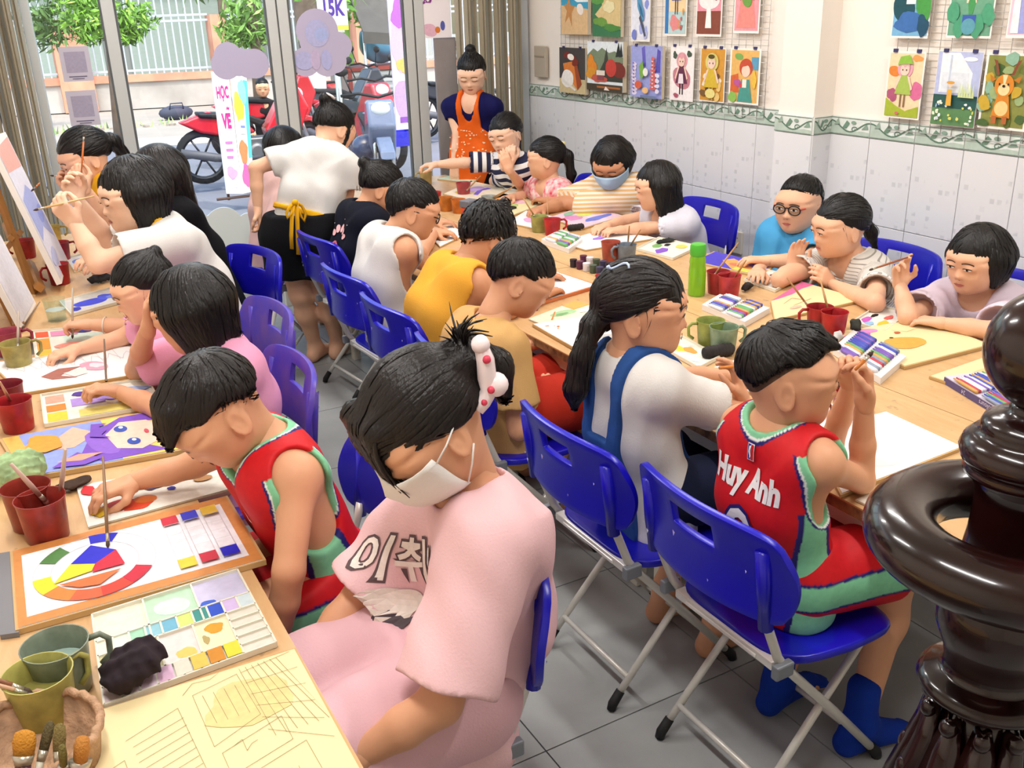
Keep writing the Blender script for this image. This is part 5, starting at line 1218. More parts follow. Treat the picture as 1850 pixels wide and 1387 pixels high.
# --- bending teacher in white shirt, black skirt, yellow apron
fe1, fe2 = pz(572, 650, 0), pz(612, 645, 0)
Tpv = pY(548, 425, 4.72)
P10 = person('woman in white shirt and black skirt with yellow apron strings, bending forward barefoot', 4.72, 62, ('y', 603, 232, .12), (22, 38, 0), .225, ('y', 585, 268, .05), Tpv,
  {'L': (('y', 462, 303, .12), ('y', 466, 380, .1), (.05, .0, -1), (-1, .3, 0), .6, .5), 'R': (('y', 622, 390, -.02), W_(2.02, 4.75, .74), None, DN, .4, .4)},
  [tee(C_white, sleeve=.42, flare=.022, loose=.02, drop=.02, res=.008, wr=.005), dict(kind='skirt', mat=C_black, len=.2, top=.12, loose=.03, name='skirt'),
   tee(C_apron, name='apron_string', sleeve=.05, loose=.035, drop=.02, res=.006, clip=[lambda I: (lambda P: np.abs((P-I['pv'])@I['up']-.11)-.012)])],
  dict(kind='tied', ztop=.3, vol=.06, root=(-.4, 0, .35), chains=[((-.35, 0, .3), (-.55, 0, .42), .16, .14), ((.1, -.33, 0), (.16, -.34, -.3), .09, .05), ((.1, .33, 0), (.16, .34, -.3), .09, .05)], ll=.06), skin='a', res=.009, hres=.005, fat=1.0, shw=.165, eye=.05, nlocks=300, shd=.02,
  sh={'L': ('y', 505, 288, .1), 'R': ('y', 632, 305, -.02)},
  legs={'L': (('y', 543, 530, .02), V(fe1[0], fe1[1], .085), (.75, .65)), 'R': (('y', 590, 530, -.04), V(fe2[0], fe2[1], .085), (.75, .65))})
bowc = P10['pv']+P10['up']*.1-P10['fwd']*.16
b = MB(); L10 = P10['lat']
def ribbon(name, pts, w, nrm_, m, root):
    b = MB(); pts = [np.asarray(p, float) for p in pts]; vs = []; n_ = nrm(nrm_)
    for i, p in enumerate(pts):
        t = nrm(pts[min(i+1, len(pts)-1)]-pts[max(i-1, 0)]); a = nrm(np.cross(t, n_)); vs += [p-a*w/2, p+a*w/2]
    fs = [(2*i, 2*i+1, 2*i+3, 2*i+2) for i in range(len(pts)-1)]
    b.add(vs, fs); o = b.build(name, m, root, True, world=True); md = o.modifiers.new('s', 'SOLIDIFY'); md.thickness = .003; return o
bk10 = V(-.75, -.66, 0); ppx = lambda px, py, dy: pY(px, py, 4.72+dy)
bw = lambda px, py: pY(px, py, bowc[1])-ray(px, py)*.03
ribbon('bow_tail', [bw(530, 365), bw(527, 395), bw(526, 425), bw(527, 450)], .02, bk10, C_apron, P10['root']); ribbon('bow_tail', [bw(535, 365), bw(537, 400), bw(538, 430), bw(539, 460)], .022, bk10, C_apron, P10['root'])
ribbon('bow_loop', [bw(533, 365), bw(524, 372), bw(517, 385), bw(519, 394), bw(527, 385), bw(533, 368)], .014, bk10, C_apron, P10['root']); ribbon('bow_loop', [bw(533, 365), bw(545, 372), bw(552, 385), bw(550, 400), bw(542, 388), bw(534, 368)], .016, bk10, C_apron, P10['root'])
b = MB(); b.sphere(bw(533, 366), (.016, .012, .016), 10, 8); b.build('bow_knot', C_apron, P10['root'], True, world=True)
q = [pY(499, 482, 4.95), pY(533, 482, 4.92), pY(532, 515, 4.92), pY(505, 522, 4.95)]
b = MB(); b.add(q, [(0, 1, 2, 3)]); o = b.build('apron_skirt', cloth_mat('apron_orange_yellow', '#e0860f'), P10['root'], world=True); md = o.modifiers.new('s', 'SOLIDIFY'); md.thickness = .006
b = MB(); b.tube([hp(P10, (.12*math.cos(a)-.5, .16*math.sin(a), .5)) for a in np.linspace(0, 6.28, 14)], .006, 6); b.build('hair_clasp', mat('pearl_white', '#f2efe6', .3), P10['root'], True, world=True)

# --- child in dusty pink behind the teacher
P9 = person('child in dusty pink clothes partly hidden behind the bending woman', 5.3, 10, ('y', 515, 268, 0), (10, 20, 0), .21, ('y', 500, 310, 0), W_(1.42, 5.3, .54),
  {'L': (W_(1.65, 5.5, .72), W_(1.85, 5.4, .735), None, DN, .4, .4), 'R': (('y', 497, 400, -.2), W_(1.7, 5.12, .73), None, DN, .4, .4)}, [tee(C_dpink, sleeve=1.2, loose=.016, drop=.1, res=.01), dict(kind='pants', name='trousers', mat=C_dpink, leg=1.6)], dict(kind='bob', ztop=.15, len=.45), skin='a', res=.011, hres=.006, eye=.05, nlocks=120)

# --- standing woman in orange apron
P1 = person('standing woman in navy shirt and paint-spattered orange apron with hair in a bun', 5.72, 225, ('y', 852, 132, 0), (232, 24, 0), .215, ('y', 852, 176, .02), V(2.92, 5.74, .84),
  {'R': (('y', 826, 240, .05), ('y', 820, 300, .02), (0, 0, -1), (.5, .5, 0), .3, .4), 'L': (('y', 905, 238, -.03), ('y', 905, 300, -.05), (0, 0, -1), (-.5, -.5, 0), .3, .4)},
  [tee(cloth_mat('ink_navy', '#12124a'), sleeve=.42, loose=.01, drop=.02, neckdrop=.06, res=.009), tee(C_orange, name='apron', sleeve=.02, loose=.024, drop=.3, neckdrop=.09, res=.008,
     clip=[lambda I: (lambda P: np.maximum(-((P-I['sp'])@I['fwd'])-.01, np.maximum(np.abs((P-I['nb'])@I['lat'])-(.075+np.clip(-((P-I['nb'])@I['up'])-.18, 0, .06)*1.3), np.where((P-I['nb'])@I['up'] > -.1, np.abs(np.abs((P-I['nb'])@I['lat'])-.06)-.02, -1))))]), dict(kind='pants', name='trousers', mat=C_black, leg=1.9)],
  dict(kind='tied', ztop=.2, vol=.06, root=(-.3, 0, .45), chains=[((-.18, 0, .52), (-.2, 0, .64), .15, .15)]), skin='d', res=.01, hres=.005, shw=.15, shd=.06, fat=.92, eye=.05, nlocks=260,
  legs={'L': (V(2.95, 5.66, .45), V(2.97, 5.66, .08), (-.7, -.7)), 'R': (V(2.87, 5.78, .45), V(2.87, 5.8, .08), (-.7, -.7))})
F = P1['fields']['apron']; g = random.Random(5)
S = [(g.choice(['#f4e3c8', '#f2d49a', '#e9c9a6']), blob(g.gauss(.02, .07), g.gauss(-.17, .08), g.uniform(.003, .009), g.uniform(.002, .006), g.random(), 8)) for _ in range(55)]
surf_print(F, S, P1['nb']+P1['fwd']*.35-P1['up']*.12, P1['lat'], P1['up'], -P1['fwd'], .03, .003).build('paint_spatter', paint_mat('jersey_print', .6), P1['apron'], world=True)

# --- girls along the wall side
P2 = person('girl in navy and white striped shirt resting cheek on hand, other arm stretched out', 5.12, 190, ('y', 914, 242, 0), (205, 14, 8), .215, ('y', 925, 287, 0), W_(3.02, 5.12, .52),
  {'R': (('y', 838, 294, .22), ('y', 787, 297, .3), None, DN, .6, .5), 'L': (('z', 893, 327, .73), ('y', 922, 292, -.12), (.0, .0, 1), (.6, .6, 0), .7, .5)},
  [tee(stripe_mat('navy_white_stripe', '#e9e8e6', '#161a3e', .052, .5), sleeve=.85, flare=.018, loose=.016, drop=.1, stripes=1, res=.009)],
  dict(kind='tied', ztop=.14, vol=.07, root=(-.42, -.05, .1), chains=[((-.42, 0, .1), (-.55, -.1, -.3), .12, .1), ((-.55, -.1, -.3), (-.5, -.12, -.7), .1, .05)], tufts=[((.28, s_*.15, .28), (.38, s_*.2, .02), .06, .02) for s_ in (-1, 1)]), skin='d', res=.01, hres=.005, eye=.12, nlocks=240)
P3 = person('girl in pink patterned shirt with yellow bow in her ponytail', 4.72, 180, ('y', 985, 285, 0), (146, 4, 0), .205, ('y', 990, 330, 0), W_(3.0, 4.72, .51),
  {'L': (('z', 946, 342, .73), ('y', 918, 305, -.04), (-.3, .1, 1), (.4, .8, 0), .4, .4), 'R': (W_(2.85, 4.92, .72), W_(2.7, 4.85, .735), None, DN, .4, .4)},
  [tee(mat('pink_pattern_cloth', '#d83a5c', .85, var=.9, vscale=34, col2='#f3dcd8'), sleeve=.7, flare=.02, loose=.014, drop=.08, res=.009)],
  dict(kind='tied', ztop=.16, vol=.07, root=(-.44, 0, .12), chains=[((-.42, 0, .15), (-.62, .0, .0), .15, .14), ((-.62, 0, 0), (-.68, 0, -.5), .14, .11), ((-.68, 0, -.5), (-.62, 0, -.85), .11, .04)], tufts=[((.28, s_*.1, .3), (.4, s_*.12, .06), .08, .02) for s_ in (-1.5, 0, 1.5)]), skin='a', res=.01, hres=.005, eye=.3, nlocks=260)
b = MB(); c = hp(P3, (-.5, -.16, .2))
for a in range(4): b.sphere(c+P3['HR']@(V(0, .02*math.cos(a*1.57), .022*math.sin(a*1.57))), (.02, .012, .016), 8, 6)
b.tube([c, c-V(0, 0, .05)], [.008, .014], 6); b.build('hair_bow', cloth_mat('cream_yellow_bow', '#e9dfa0'), P3['root'], True, world=True)
P4 = person('person in yellow striped shirt and pale blue mask looking down', 4.28, 200, ('y', 1106, 292, 0), (214, 34, 0), .225, ('y', 1125, 330, .03), W_(3.08, 4.28, .54),
  {'L': (('z', 1052, 372, .735), ('z', 988, 362, .74), None, DN, .6, .6), 'R': (W_(2.85, 4.52, .73), W_(2.66, 4.45, .735), None, DN, .5, .5)},
  [tee(solid=1, m=stripe_mat('yellow_stripe', '#ddb27a', '#e8dccb', .022, .5), sleeve=1.05, flare=.02, loose=.02, drop=.1, stripes=1, res=.009)],
  dict(kind='bob', ztop=.2, len=.22, vol=.06, open=.3), skin='c', res=.01, hres=.005, fat=1.15, shw=.15, eye=.1, mouth=False, nlocks=300)
P5 = person('girl with long straight black hair and pale top, face to the left', 3.76, 182, ('y', 1186, 335, 0), (156, 12, 0), .21, ('y', 1206, 385, 0), W_(3.08, 3.76, .52),
  {'L': (('z', 1172, 412, .73), ('z', 1122, 415, .735), None, DN, .6, .6), 'R': (W_(2.85, 3.95, .73), W_(2.7, 3.9, .735), None, DN, .4, .4)},
  [tee(cloth_mat('lilac_white', '#dcdbe8'), sleeve=.7, flare=.03, loose=.016, drop=.1, res=.009)],
  dict(kind='long', ztop=.14, len=.6, vol=.05, open=.26, chains=[((-.25, -.2, -.2), (-.42, -.2, -.75), .2, .15), ((-.42, -.2, -.75), (-.5, -.15, -1.15), .15, .05), ((-.25, .2, -.2), (-.4, .2, -.75), .2, .13), ((-.05, -.34, -.1), (-.05, -.36, -.8), .12, .05)]), skin='a', res=.01, hres=.005, eye=.12, nlocks=340)
P6 = person('boy in sky blue polo shirt and red-armed glasses by the tiled wall', 3.08, 205, ('y', 1444, 368, 0), (196, 4, 0), .225, ('y', 1450, 418, .02), W_(3.1, 3.08, .53),
  {'R': (('y', 1380, 480, .17), ('z', 1368, 492, .735), None, DN, .4, .4), 'L': (W_(3.0, 2.86, .72), W_(2.86, 2.95, .735), None, DN, .4, .4)},
  [tee(C_blue, sleeve=.75, flare=.016, loose=.016, drop=.1, res=.0085, neckdrop=.025)],
  dict(SH, fade=-.08, ztop=.22, vol=.04, side=.1, nape=-.1, ll=.035, lw=.003), skin='a', res=.0095, hres=.0046, fat=1.14, eye=.3, nlocks=300)
P7 = person('girl in pale striped blouse with ponytail and Peter Pan collar', 2.64, 182, ('y', 1518, 408, 0), (162, 10, 0), .218, ('y', 1536, 470, 0), W_(3.08, 2.64, .52),
  {'L': (('z', 1582, 548, .735), ('y', 1500, 512, -.02), (-.7, 0, .6), (.3, .6, -.4), .55, .5), 'R': (('z', 1408, 505, .735), ('y', 1432, 482, .12), (.25, 0, 1), (-.4, -.8, 0), .35, .3)},
  [tee(stripe_mat('fine_grey_stripe', '#dedad3', '#9c968e', .012, .25), sleeve=.62, flare=.028, loose=.014, drop=.1, stripes=1, res=.0085), tee(cloth_mat('collar_cream', '#e4dfd6'), name='collar', sleeve=.01, loose=.02, res=.006, neckdrop=.02, clip=[lambda I: (lambda P: np.maximum(-((P-I['nb'])@I['up'])-.035, np.linalg.norm((P-I['nb'])-((P-I['nb'])@I['up'])[:, None]*I['up'], axis=1)-.085))])],
  dict(kind='tied', ztop=.2, vol=.06, root=(-.46, -.05, .0), chains=[((-.45, -.03, .0), (-.62, -.05, -.3), .1, .1), ((-.62, -.05, -.3), (-.7, -.08, -.62), .1, .03)], tufts=[((.2, -.3, .2), (.2, -.31, -.25), .05, .012)]), skin='a', res=.0095, hres=.0046, eye=.14, nlocks=320)
P8 = person('girl with black bob and lavender shirt holding a brush up', 2.06, 200, ('y', 1766, 468, 0), (182, 10, 0), .21, ('y', 1772, 532, .02), W_(3.06, 2.06, .52),
  {'R': (('z', 1640, 572, .735), ('y', 1626, 512, .14), (-.1, 0, 1), (-.3, -.9, 0), (.3, .5, .8, .9), .6), 'L': (('z', 1795, 598, .735), ('z', 1700, 583, .735), None, DN, .4, .4)},
  [tee(C_lav, sleeve=.8, flare=.03, loose=.018, drop=.1, res=.0085)],
  dict(kind='bob', ztop=.1, len=.36, vol=.065, open=.27), skin='a', res=.0095, hres=.0045, eye=.22, nlocks=380)
F = P8['fields']['shirt']
surf_print(F, [('#b9a9bd', line2([(x*.06, -.17+.03*math.sin(x*3)) for x in np.linspace(-1, 1, 12)], .004)), ('#a896ae', line2(ell(.0, -.2, .04, .025, 12), .003))], P8['nb']+P8['fwd']*.3, P8['lat'], P8['up'], -P8['fwd'], .02, .003).build('chest_print', paint_mat('jersey_print', .6), P8['shirt'], world=True)

# --- left table, far group at the easels
P17 = person('person with ponytail and pale blue scrunchie painting at the far easel', 4.8, 190, ('y', 152, 283, 0), (188, 22, 0), .225, ('y', 185, 322, 0), W_(.78, 4.8, .56),
  {'L': (('y', 200, 410, -.2), ('y', 152, 338, -.25), (-.35, .1, 1), (.5, .8, 0), .75, .6), 'R': (('y', 180, 420, .1), ('y', 125, 345, .05), (-.4, 0, 1), (.6, -.6, 0), .7, .6)},
  [tee(C_white, sleeve=.6, loose=.016, drop=.08, res=.01), tee(C_apron, name='apron', sleeve=.02, loose=.026, drop=.15, res=.009, clip=[lambda I: (lambda P: -((P-I['sp'])@I['fwd'])-.0)])],
  dict(kind='tied', ztop=.16, vol=.07, root=(-.46, 0, .12), chains=[((-.42, 0, .15), (-.64, .0, .0), .16, .15), ((-.64, 0, 0), (-.72, 0, -.35), .15, .1)]), skin='a', res=.01, hres=.005, eye=.05, nlocks=300)
b = MB(); b.lathe([(.02, -.014), (.036, -.01), (.04, 0), (.036, .01), (.02, .014)], 14, hp(P17, (-.5, 0, .1)), P17['HR'][:, 0]); b.build('scrunchie', cloth_mat('pale_blue_scrunchie', '#8fb4e0'), P17['root'], True, world=True)
P19 = person('person with long dark hair half hidden behind the woman in white', 4.3, 190, ('y', 285, 318, 0), (190, 12, 0), .225, ('y', 300, 365, 0), W_(.86, 4.3, .56),
  {'L': (W_(.62, 4.15, .75), W_(.45, 4.2, .8), None, DN, .5, .5), 'R': (W_(.6, 4.5, .75), W_(.42, 4.4, .8), None, DN, .5, .5)}, [tee(C_black, sleeve=.6, loose=.014, drop=.08, res=.012)],
  dict(kind='long', ztop=.16, len=.6, vol=.06, chains=[((-.25, -.2, -.2), (-.35, -.2, -.8), .2, .12), ((-.25, .2, -.2), (-.35, .2, -.8), .2, .12)]), skin='a', res=.012, hres=.0055, eye=None, nlocks=280, hairm=M_hairb)
P18 = person('woman in white shirt and yellow apron with black bob painting at an easel', 3.72, 185, ('y', 240, 352, 0), (190, 8, 0), .235, ('y', 288, 408, 0), W_(.74, 3.72, .57),
  {'L': (('y', 178, 475, -.18), ('y', 134, 402, -.12), (-.5, 0, .85), (.6, .7, 0), .75, .6), 'R': (('y', 205, 450, .2), ('y', 140, 362, .16), (-.3, 0, 1), (.6, -.7, 0), .75, .6)},
  [tee(C_white, sleeve=.72, flare=.03, loose=.022, drop=.1, res=.0085, wr=.005), tee(C_apron, name='apron', sleeve=.02, loose=.03, drop=.15, res=.008, neckdrop=.08, clip=[lambda I: (lambda P: np.maximum(-((P-I['sp'])@I['fwd'])+.02, np.abs((P-I['nb'])@I['lat'])-.1))])],
  dict(kind='bob', ztop=.26, len=.5, vol=.075, open=.24, crown=(-.1, .05, .5)), skin='d', res=.0085, hres=.0045, fat=1.05, eye=.12, shw=.15, nlocks=620)
ribbon('apron_strap', [hp(P18, (-.15, -.3, -.55)), hp(P18, (-.22, -.42, -.75)), hp(P18, (-.28, -.45, -1.0))], .02, V(.3, -1, .2), C_apron, P18['root'])
# --- left table, near group
P20 = person('small girl in pink shirt with cropped tied hair stretching her arm over paints', 3.26, 182, ('y', 258, 520, 0), (186, 18, 0), .2, ('y', 292, 575, 0), W_(.56, 3.28, .52),
  {'L': (('z', 238, 590, .75), ('z', 158, 586, .765), None, DN, .8, .7), 'R': (W_(.35, 3.45, .73), W_(.2, 3.4, .735), None, DN, .5, .5)},
  [tee(C_pink2, sleeve=.65, flare=.02, loose=.014, drop=.08, res=.0085)],
  dict(kind='tied', ztop=.18, vol=.065, root=(-.35, 0, .35), chains=[((-.3, 0, .35), (-.45, 0, .45), .12, .1)], tufts=[((.15, -.28, .1), (.2, -.3, -.2), .06, .015)]), skin='a', res=.0085, hres=.0045, eye=.14, nlocks=380)
P21 = person('girl in pink shirt with glossy black bob hiding her face, arm on drawing', 2.7, 180, ('y', 346, 560, 0), (146, 20, 0), .215, ('y', 402, 630, 0), W_(.55, 2.72, .52),
  {'L': (('z', 290, 738, .735), ('z', 215, 708, .74), (-1, .1, .4), DN, .7, .6), 'R': (('z', 246, 668, .735), ('y', 268, 590, .08), (.1, 0, 1), (.8, -.2, 0), .6, .5)},
  [tee(C_pink2, sleeve=.75, flare=.03, loose=.018, drop=.1, res=.0075)],
  dict(kind='bob', ztop=.1, len=.48, vol=.075, open=.2, ll=.08), skin='b', res=.008, hres=.004, eye=.1, nlocks=620, spine=('y', 435, 715, 0))
P22 = person('boy in red jersey with number bowing over the colour wheel painting', 1.95, 184, ('y', 388, 742, 0), (184, 46, 0), .217, ('y', 488, 800, 0), W_(.56, 1.95, .545),
  {'L': (('y', 522, 1030, -.22), ('y', 505, 1150, -.2), (-.2, .1, -1), (0, 1, 0), .3, .3), 'R': (('z', 352, 838, .77), ('z', 238, 872, .745), (-1, -.25, .05), DN, (.45, .5, .6, .6), .6)},
  [dict(kind='tank', name='jersey', mat=M_jersey, loose=.014, drop=.1, hole=.11, colf=jersey_cols, neckdrop=.03, res=.0042, wr=.002), shorts(M_jersey, leg=.8, loose=.018, flare=.03, colf=shorts_cols, res=.0065)],
  dict(kind='short', fade=-.1, ztop=.16, vol=.06, side=.08, nape=-.08, ll=.06, lw=.0036, crown=(-.3, 0, .42), tufts=[((.2, s_*.1, .4), (.46, s_*.12, .26), .1, .03) for s_ in (-1.8, -.6, .6, 1.8)]), skin='b', res=.006, hres=.0034, shw=.13, eye=.05, nlocks=700, spine=('y', 528, 915, 0), hairm=M_hairb)
F = P22['fields']['jersey']
surf_print(F, [('#f1efec', move2(text_polys('2', .05, .02), -.0, -.1))], P22['nb']+P22['fwd']*.3+P22['lat']*.05, P22['lat'], P22['up'], -P22['fwd'], .012, .003).build('chest_number', paint_mat('jersey_print', .6), P22['jersey'], world=True)
# --- masked girl in pale pink
tl = [((-.4, 0, .15), (-.6, .02, .12), .17, .16), ((-.6, .02, .12), (-.68, .0, -.12), .16, .15), ((-.68, .0, -.12), (-.62, -.02, -.36), .13, .06)]
g = random.Random(3); spk = []
for i in range(26):
    a = g.uniform(-1.2, 1.6); z = g.uniform(.2, .6); r = g.uniform(.22, .42)
    c = (-.6, .06, .16); spk.append((c, (c[0]-.1*math.cos(a), c[1]+r*.4*g.uniform(-1, 1), c[2]+r*.6), (c[0]-r*math.cos(a)*.7+g.uniform(-.1, .1), c[1]+r*g.uniform(-1, 1)*.7, c[2]+r*math.sin(a)*.6+.12), .018))
frg = []
for i in range(30):
    y = g.uniform(-.36, .3); frg.append(((.22, y*.8, .42), (.5, y, .34), (.47+g.uniform(-.04, .06), y*1.0+g.uniform(-.05, .05), -.02-g.uniform(0, .16)), .03))
for i in range(10): frg.append(((.2, -.34, .1), (.28, -.4, -.1), (.3+g.uniform(-.08, .1), -.36+g.uniform(-.05, .05), -.12-g.uniform(0, .15)), .014))
P23 = person('girl in oversized pale pink shirt and white face mask, hair clipped up', 1.47, 186, ('y', 768, 765, 0), (180, 40, 4), .232, ('y', 862, 892, 0), W_(.61, 1.47, .55),
  {'L': (('y', 795, 1270, -.24), ('y', 650, 1365, -.2), None, (0, 0, -1), .4, .4), 'R': (('y', 655, 1075, .15), ('y', 560, 1180, .1), None, DN, .4, .4)},
  [tee(C_pink, solid=1, sleeve=.9, flare=.035, loose=.024, drop=.11, neck=.008, neckdrop=.012, res=.0062, wr=.006, ws=26., armk=.06), dict(kind='pants', name='trousers', mat=cloth_mat('pale_pink_trousers', '#dfb3bb'), leg=1.5, loose=.03)],
  dict(kind='tied', ztop=.04, vol=.08, tufts=[((.3, y_, .34), (.47, y_*1.05, .08), .12, .05) for y_ in (-.3, -.15, 0, .15)]+[((.2, -.3, .2), (.26, -.36, -.22), .1, .03)], fringe=1, root=(-.52, .02, .1), chains=tl, ll=.1, lw=.0045, strands=spk+frg, spread=.06), skin='b', res=.0065, hres=.0032, fat=1.08, shw=.16, eye=.05, mouth=False, nlocks=900, hairm=M_hairb, spine=('y', 872, 1110, .0), sh={'L': ('y', 882, 985, -.15), 'R': ('y', 742, 960, .14)})
F = P23['fields']['shirt']
S = []
T1 = text_polys('이취!', .092, .02); S.append(('#5a474a', move2(text_polys('이취!', .095, .06), .0, -.15, 1, 1.1))); S.append(('#eadfd8', move2(T1, 0, -.15, 1, 1.1)))
S += [('#d9cdc2', blob(-.005, -.265, .04, .06, 4, 20, .08)), ('#e6dcd2', ell(.01, -.235, .03, .03)), ('#4a4046', [(.0, -.25), (.03, -.265), (.05, -.255), (.045, -.295), (.05, -.335), (.03, -.31), (.015, -.34), (.0, -.315), (-.02, -.335), (-.015, -.285)])]
surf_print(F, S, P23['nb']+P23['fwd']*.4-P23['lat']*.05, P23['lat'], P23['up'], -P23['fwd'], .012, .003).build('chest_print', paint_mat('jersey_print', .6), P23['shirt'], world=True)
# hair clip on the bun
cl = [pY(px, py, 1.40) for px, py in ((868, 622), (877, 650), (880, 682), (884, 705), (873, 727), (863, 742))]
M_clipw = mat('clip_white_pink', '#f2e2e4', .3); cp = thing('hair_clip_part') if False else None
b = MB(); b.tube(cl, [.012, .016, .017, .016, .014, .011], 10); b.sphere(cl[0], .017, 10, 8); b.sphere(cl[3]+V(.012, -.004, .01), .022, 12, 8); P23['hair_clip'] = b.build('hair_clip', M_clipw, P23['root'], True, world=True)
for i_, e_, r_ in ((1, .015, .008), (4, .012, .006), (3, .02, .007)): b = MB(); b.sphere(cl[i_]+V(-.3, -.9, .4)*e_, r_, 8, 6); b.build('clip_berry', mat('berry_red', '#d8405a', .4), P23['hair_clip'], True, world=True)

# masks and glasses belong to their wearers
def mask(I, m, scale=1.0):
    h = I['hh']; vs = []; nu, nv = 14, 10; hf = I['hf']; P = []
    for i in range(nu+1):
        for j in range(nv+1):
            u = -1+2*i/nu; v = j/nv; th = u*1.25; z = (.0-.5*v)*h*scale; r = .52-.12*abs(u)**2
            P.append((r*h*1.25*math.cos(th), r*h*1.1*math.sin(th), z))
    P = np.array(P); c = np.array((-.0, 0, -.25))*h; d = c-P; d[:, 2] *= .35; d = d/np.linalg.norm(d, axis=1, keepdims=True)
    for _ in range(26): P += np.clip(hf(P)-.009, -.01, .03)[:, None]*d*.8
    P = np.array(P).reshape(nu+1, nv+1, 3); 
    for i in range(nu+1):
        for j in range(nv+1):
            u = -1+2*i/nu; P[i, j, 0] += .022*(1-u*u)**1.5*math.sin(j/nv*3.14)
    fs = [(i*(nv+1)+j, (i+1)*(nv+1)+j, (i+1)*(nv+1)+j+1, i*(nv+1)+j+1) for i in range(nu) for j in range(nv)]
    o = mesh_obj('face_mask', P.reshape(-1, 3)@I['HR'].T+I['Hc'], fs, m, I['root'], True, world=True); md = o.modifiers.new('s', 'SOLIDIFY'); md.thickness = .002; md.offset = 1
    for s_ in (-1, 1):
        b = MB(); i = nu if s_ > 0 else 0
        for j, ez in ((1, .03), (nv-1, -.2)):
            a = P[i, j]; e_ = np.array((-.12, s_*.41, ez))*h; b.tube([a, (a+e_)/2+np.array((0, s_*.02, 0))*h, e_], .0018, 5)
        b.v = [tuple(I['HR']@np.array(q)+I['Hc']) for q in b.v]; b.build('ear_loop', m, I['root'], True, world=True)
mask(P23, cloth_mat('mask_white', '#e8e6e2')); mask(P4, cloth_mat('mask_pale_blue', '#a9c6de'))
def glasses(I, mf, marm):
    h = I['hh']; tr = lambda p: I['HR']@(np.array(p)*h)+I['Hc']; b = MB(); b2 = MB()
    for s_ in (-1, 1):
        ring = [tr((.47, s_*.16+.125*math.cos(a)*(1 if abs(math.cos(a)) < .9 else 1), -.01+.09*math.sin(a))) for a in np.linspace(0, 6.283, 17)]
        b.tube(ring, .0028, 6, caps=False); b2.tube([tr((.46, s_*.285, .02)), tr((.3, s_*.36, .03)), tr((-.05, s_*.4, .02))], .0028, 6)
        bl = MB(); bl.poly(ring[:-1]); bl.build('lens', M_glass, I['root'], world=True)
    b.tube([tr((.47, -.04, .02)), tr((.48, 0, .03)), tr((.47, .04, .02))], .0025, 6)
    b.build('glasses_frame', mf, I['root'], True, world=True); b2.build('glasses_arm', marm, I['root'], True, world=True)
glasses(P6, mat('glasses_black', '#18161a', .3), mat('glasses_red', '#b8242c', .35)); glasses(P12, mat('glasses_black', '#18161a', .3), mat('glasses_black', '#18161a', .3))
def bracelet(I, k, t, m, r=.027):
    S, el, wr = I['pts'][k]; c = el+(wr-el)*t; d = nrm(wr-el); b = MB(); b.lathe([(r, -.002), (r+.002, 0), (r, .002)], 20, c, d, close=True); b.build('bracelet', m, I['root'], True, world=True)
bracelet(P20, 'L', .6, mat('bracelet_cream', '#e9e0cf', .5), .03); bracelet(P12, 'R', .25, mat('bracelet_cream', '#e9e0cf', .5), .033)
bracelet(P17, 'L', .1, mat('watch_white', '#e9e6e0', .4), .034)
# ------------------------------------------------------------------ the street outside
GZ = -.03
M_pave = mat('pavement_slab', '#a0968d', .85, var=.12, vscale=2, bump=.1, bscale=30); M_road = mat('asphalt', '#74757f', .9, var=.15, vscale=1.2, bump=.15, bscale=90); M_kerb = mat('kerb_stone', '#c9c3ba', .8, var=.15)
def sp_(px, py, z=GZ): return pz(px, py, z)
sd_ = nrm(V(1, -.2, 0)); sn = nrm(V(.2, 1, 0))           # street direction and outward normal
y_k1 = 8.9; y_k2 = sp_(300, 252)[1]+.2*sp_(300, 252)[0]; y_w = sp_(290, 197)[1]+.2*sp_(290, 197)[0]
def strip(name, d0, d1, z0, z1, m, label=None, kind='structure'):
    b = MB(); P = []
    for d in (d0, d1):
        for t_ in (-14, 34): P.append(V(t_, d-.2*t_, z1))
    b.add([P[0], P[1], P[3], P[2]]+[p-V(0, 0, z1-z0+.05) for p in (P[0], P[1], P[3], P[2])], [(0, 1, 2, 3), (0, 4, 5, 1), (2, 6, 7, 3)]); return b.build(name, m, kind=kind)
strip('pavement_front', 6.9, y_k1, GZ-.1, GZ, M_pave); strip('road', y_k1, y_k2, -.2, GZ-.09, M_road); strip('kerb_front', y_k1-.12, y_k1, GZ-.12, GZ+.004, M_kerb)
strip('kerb_far', y_k2, y_k2+.18, GZ-.15, GZ+.02, M_kerb); strip('pavement_far', y_k2+.18, y_w+.4, GZ-.1, GZ+.01, M_pave); strip('yard_ground', y_w+.4, y_w+40, -.1, 0, mat('yard_earth', '#8d8b80', .9, var=.2))
def wpt(px, py, off=0.0): return pP(px, py, V(0, y_w-off, 0), sn)      # on the boundary wall plane
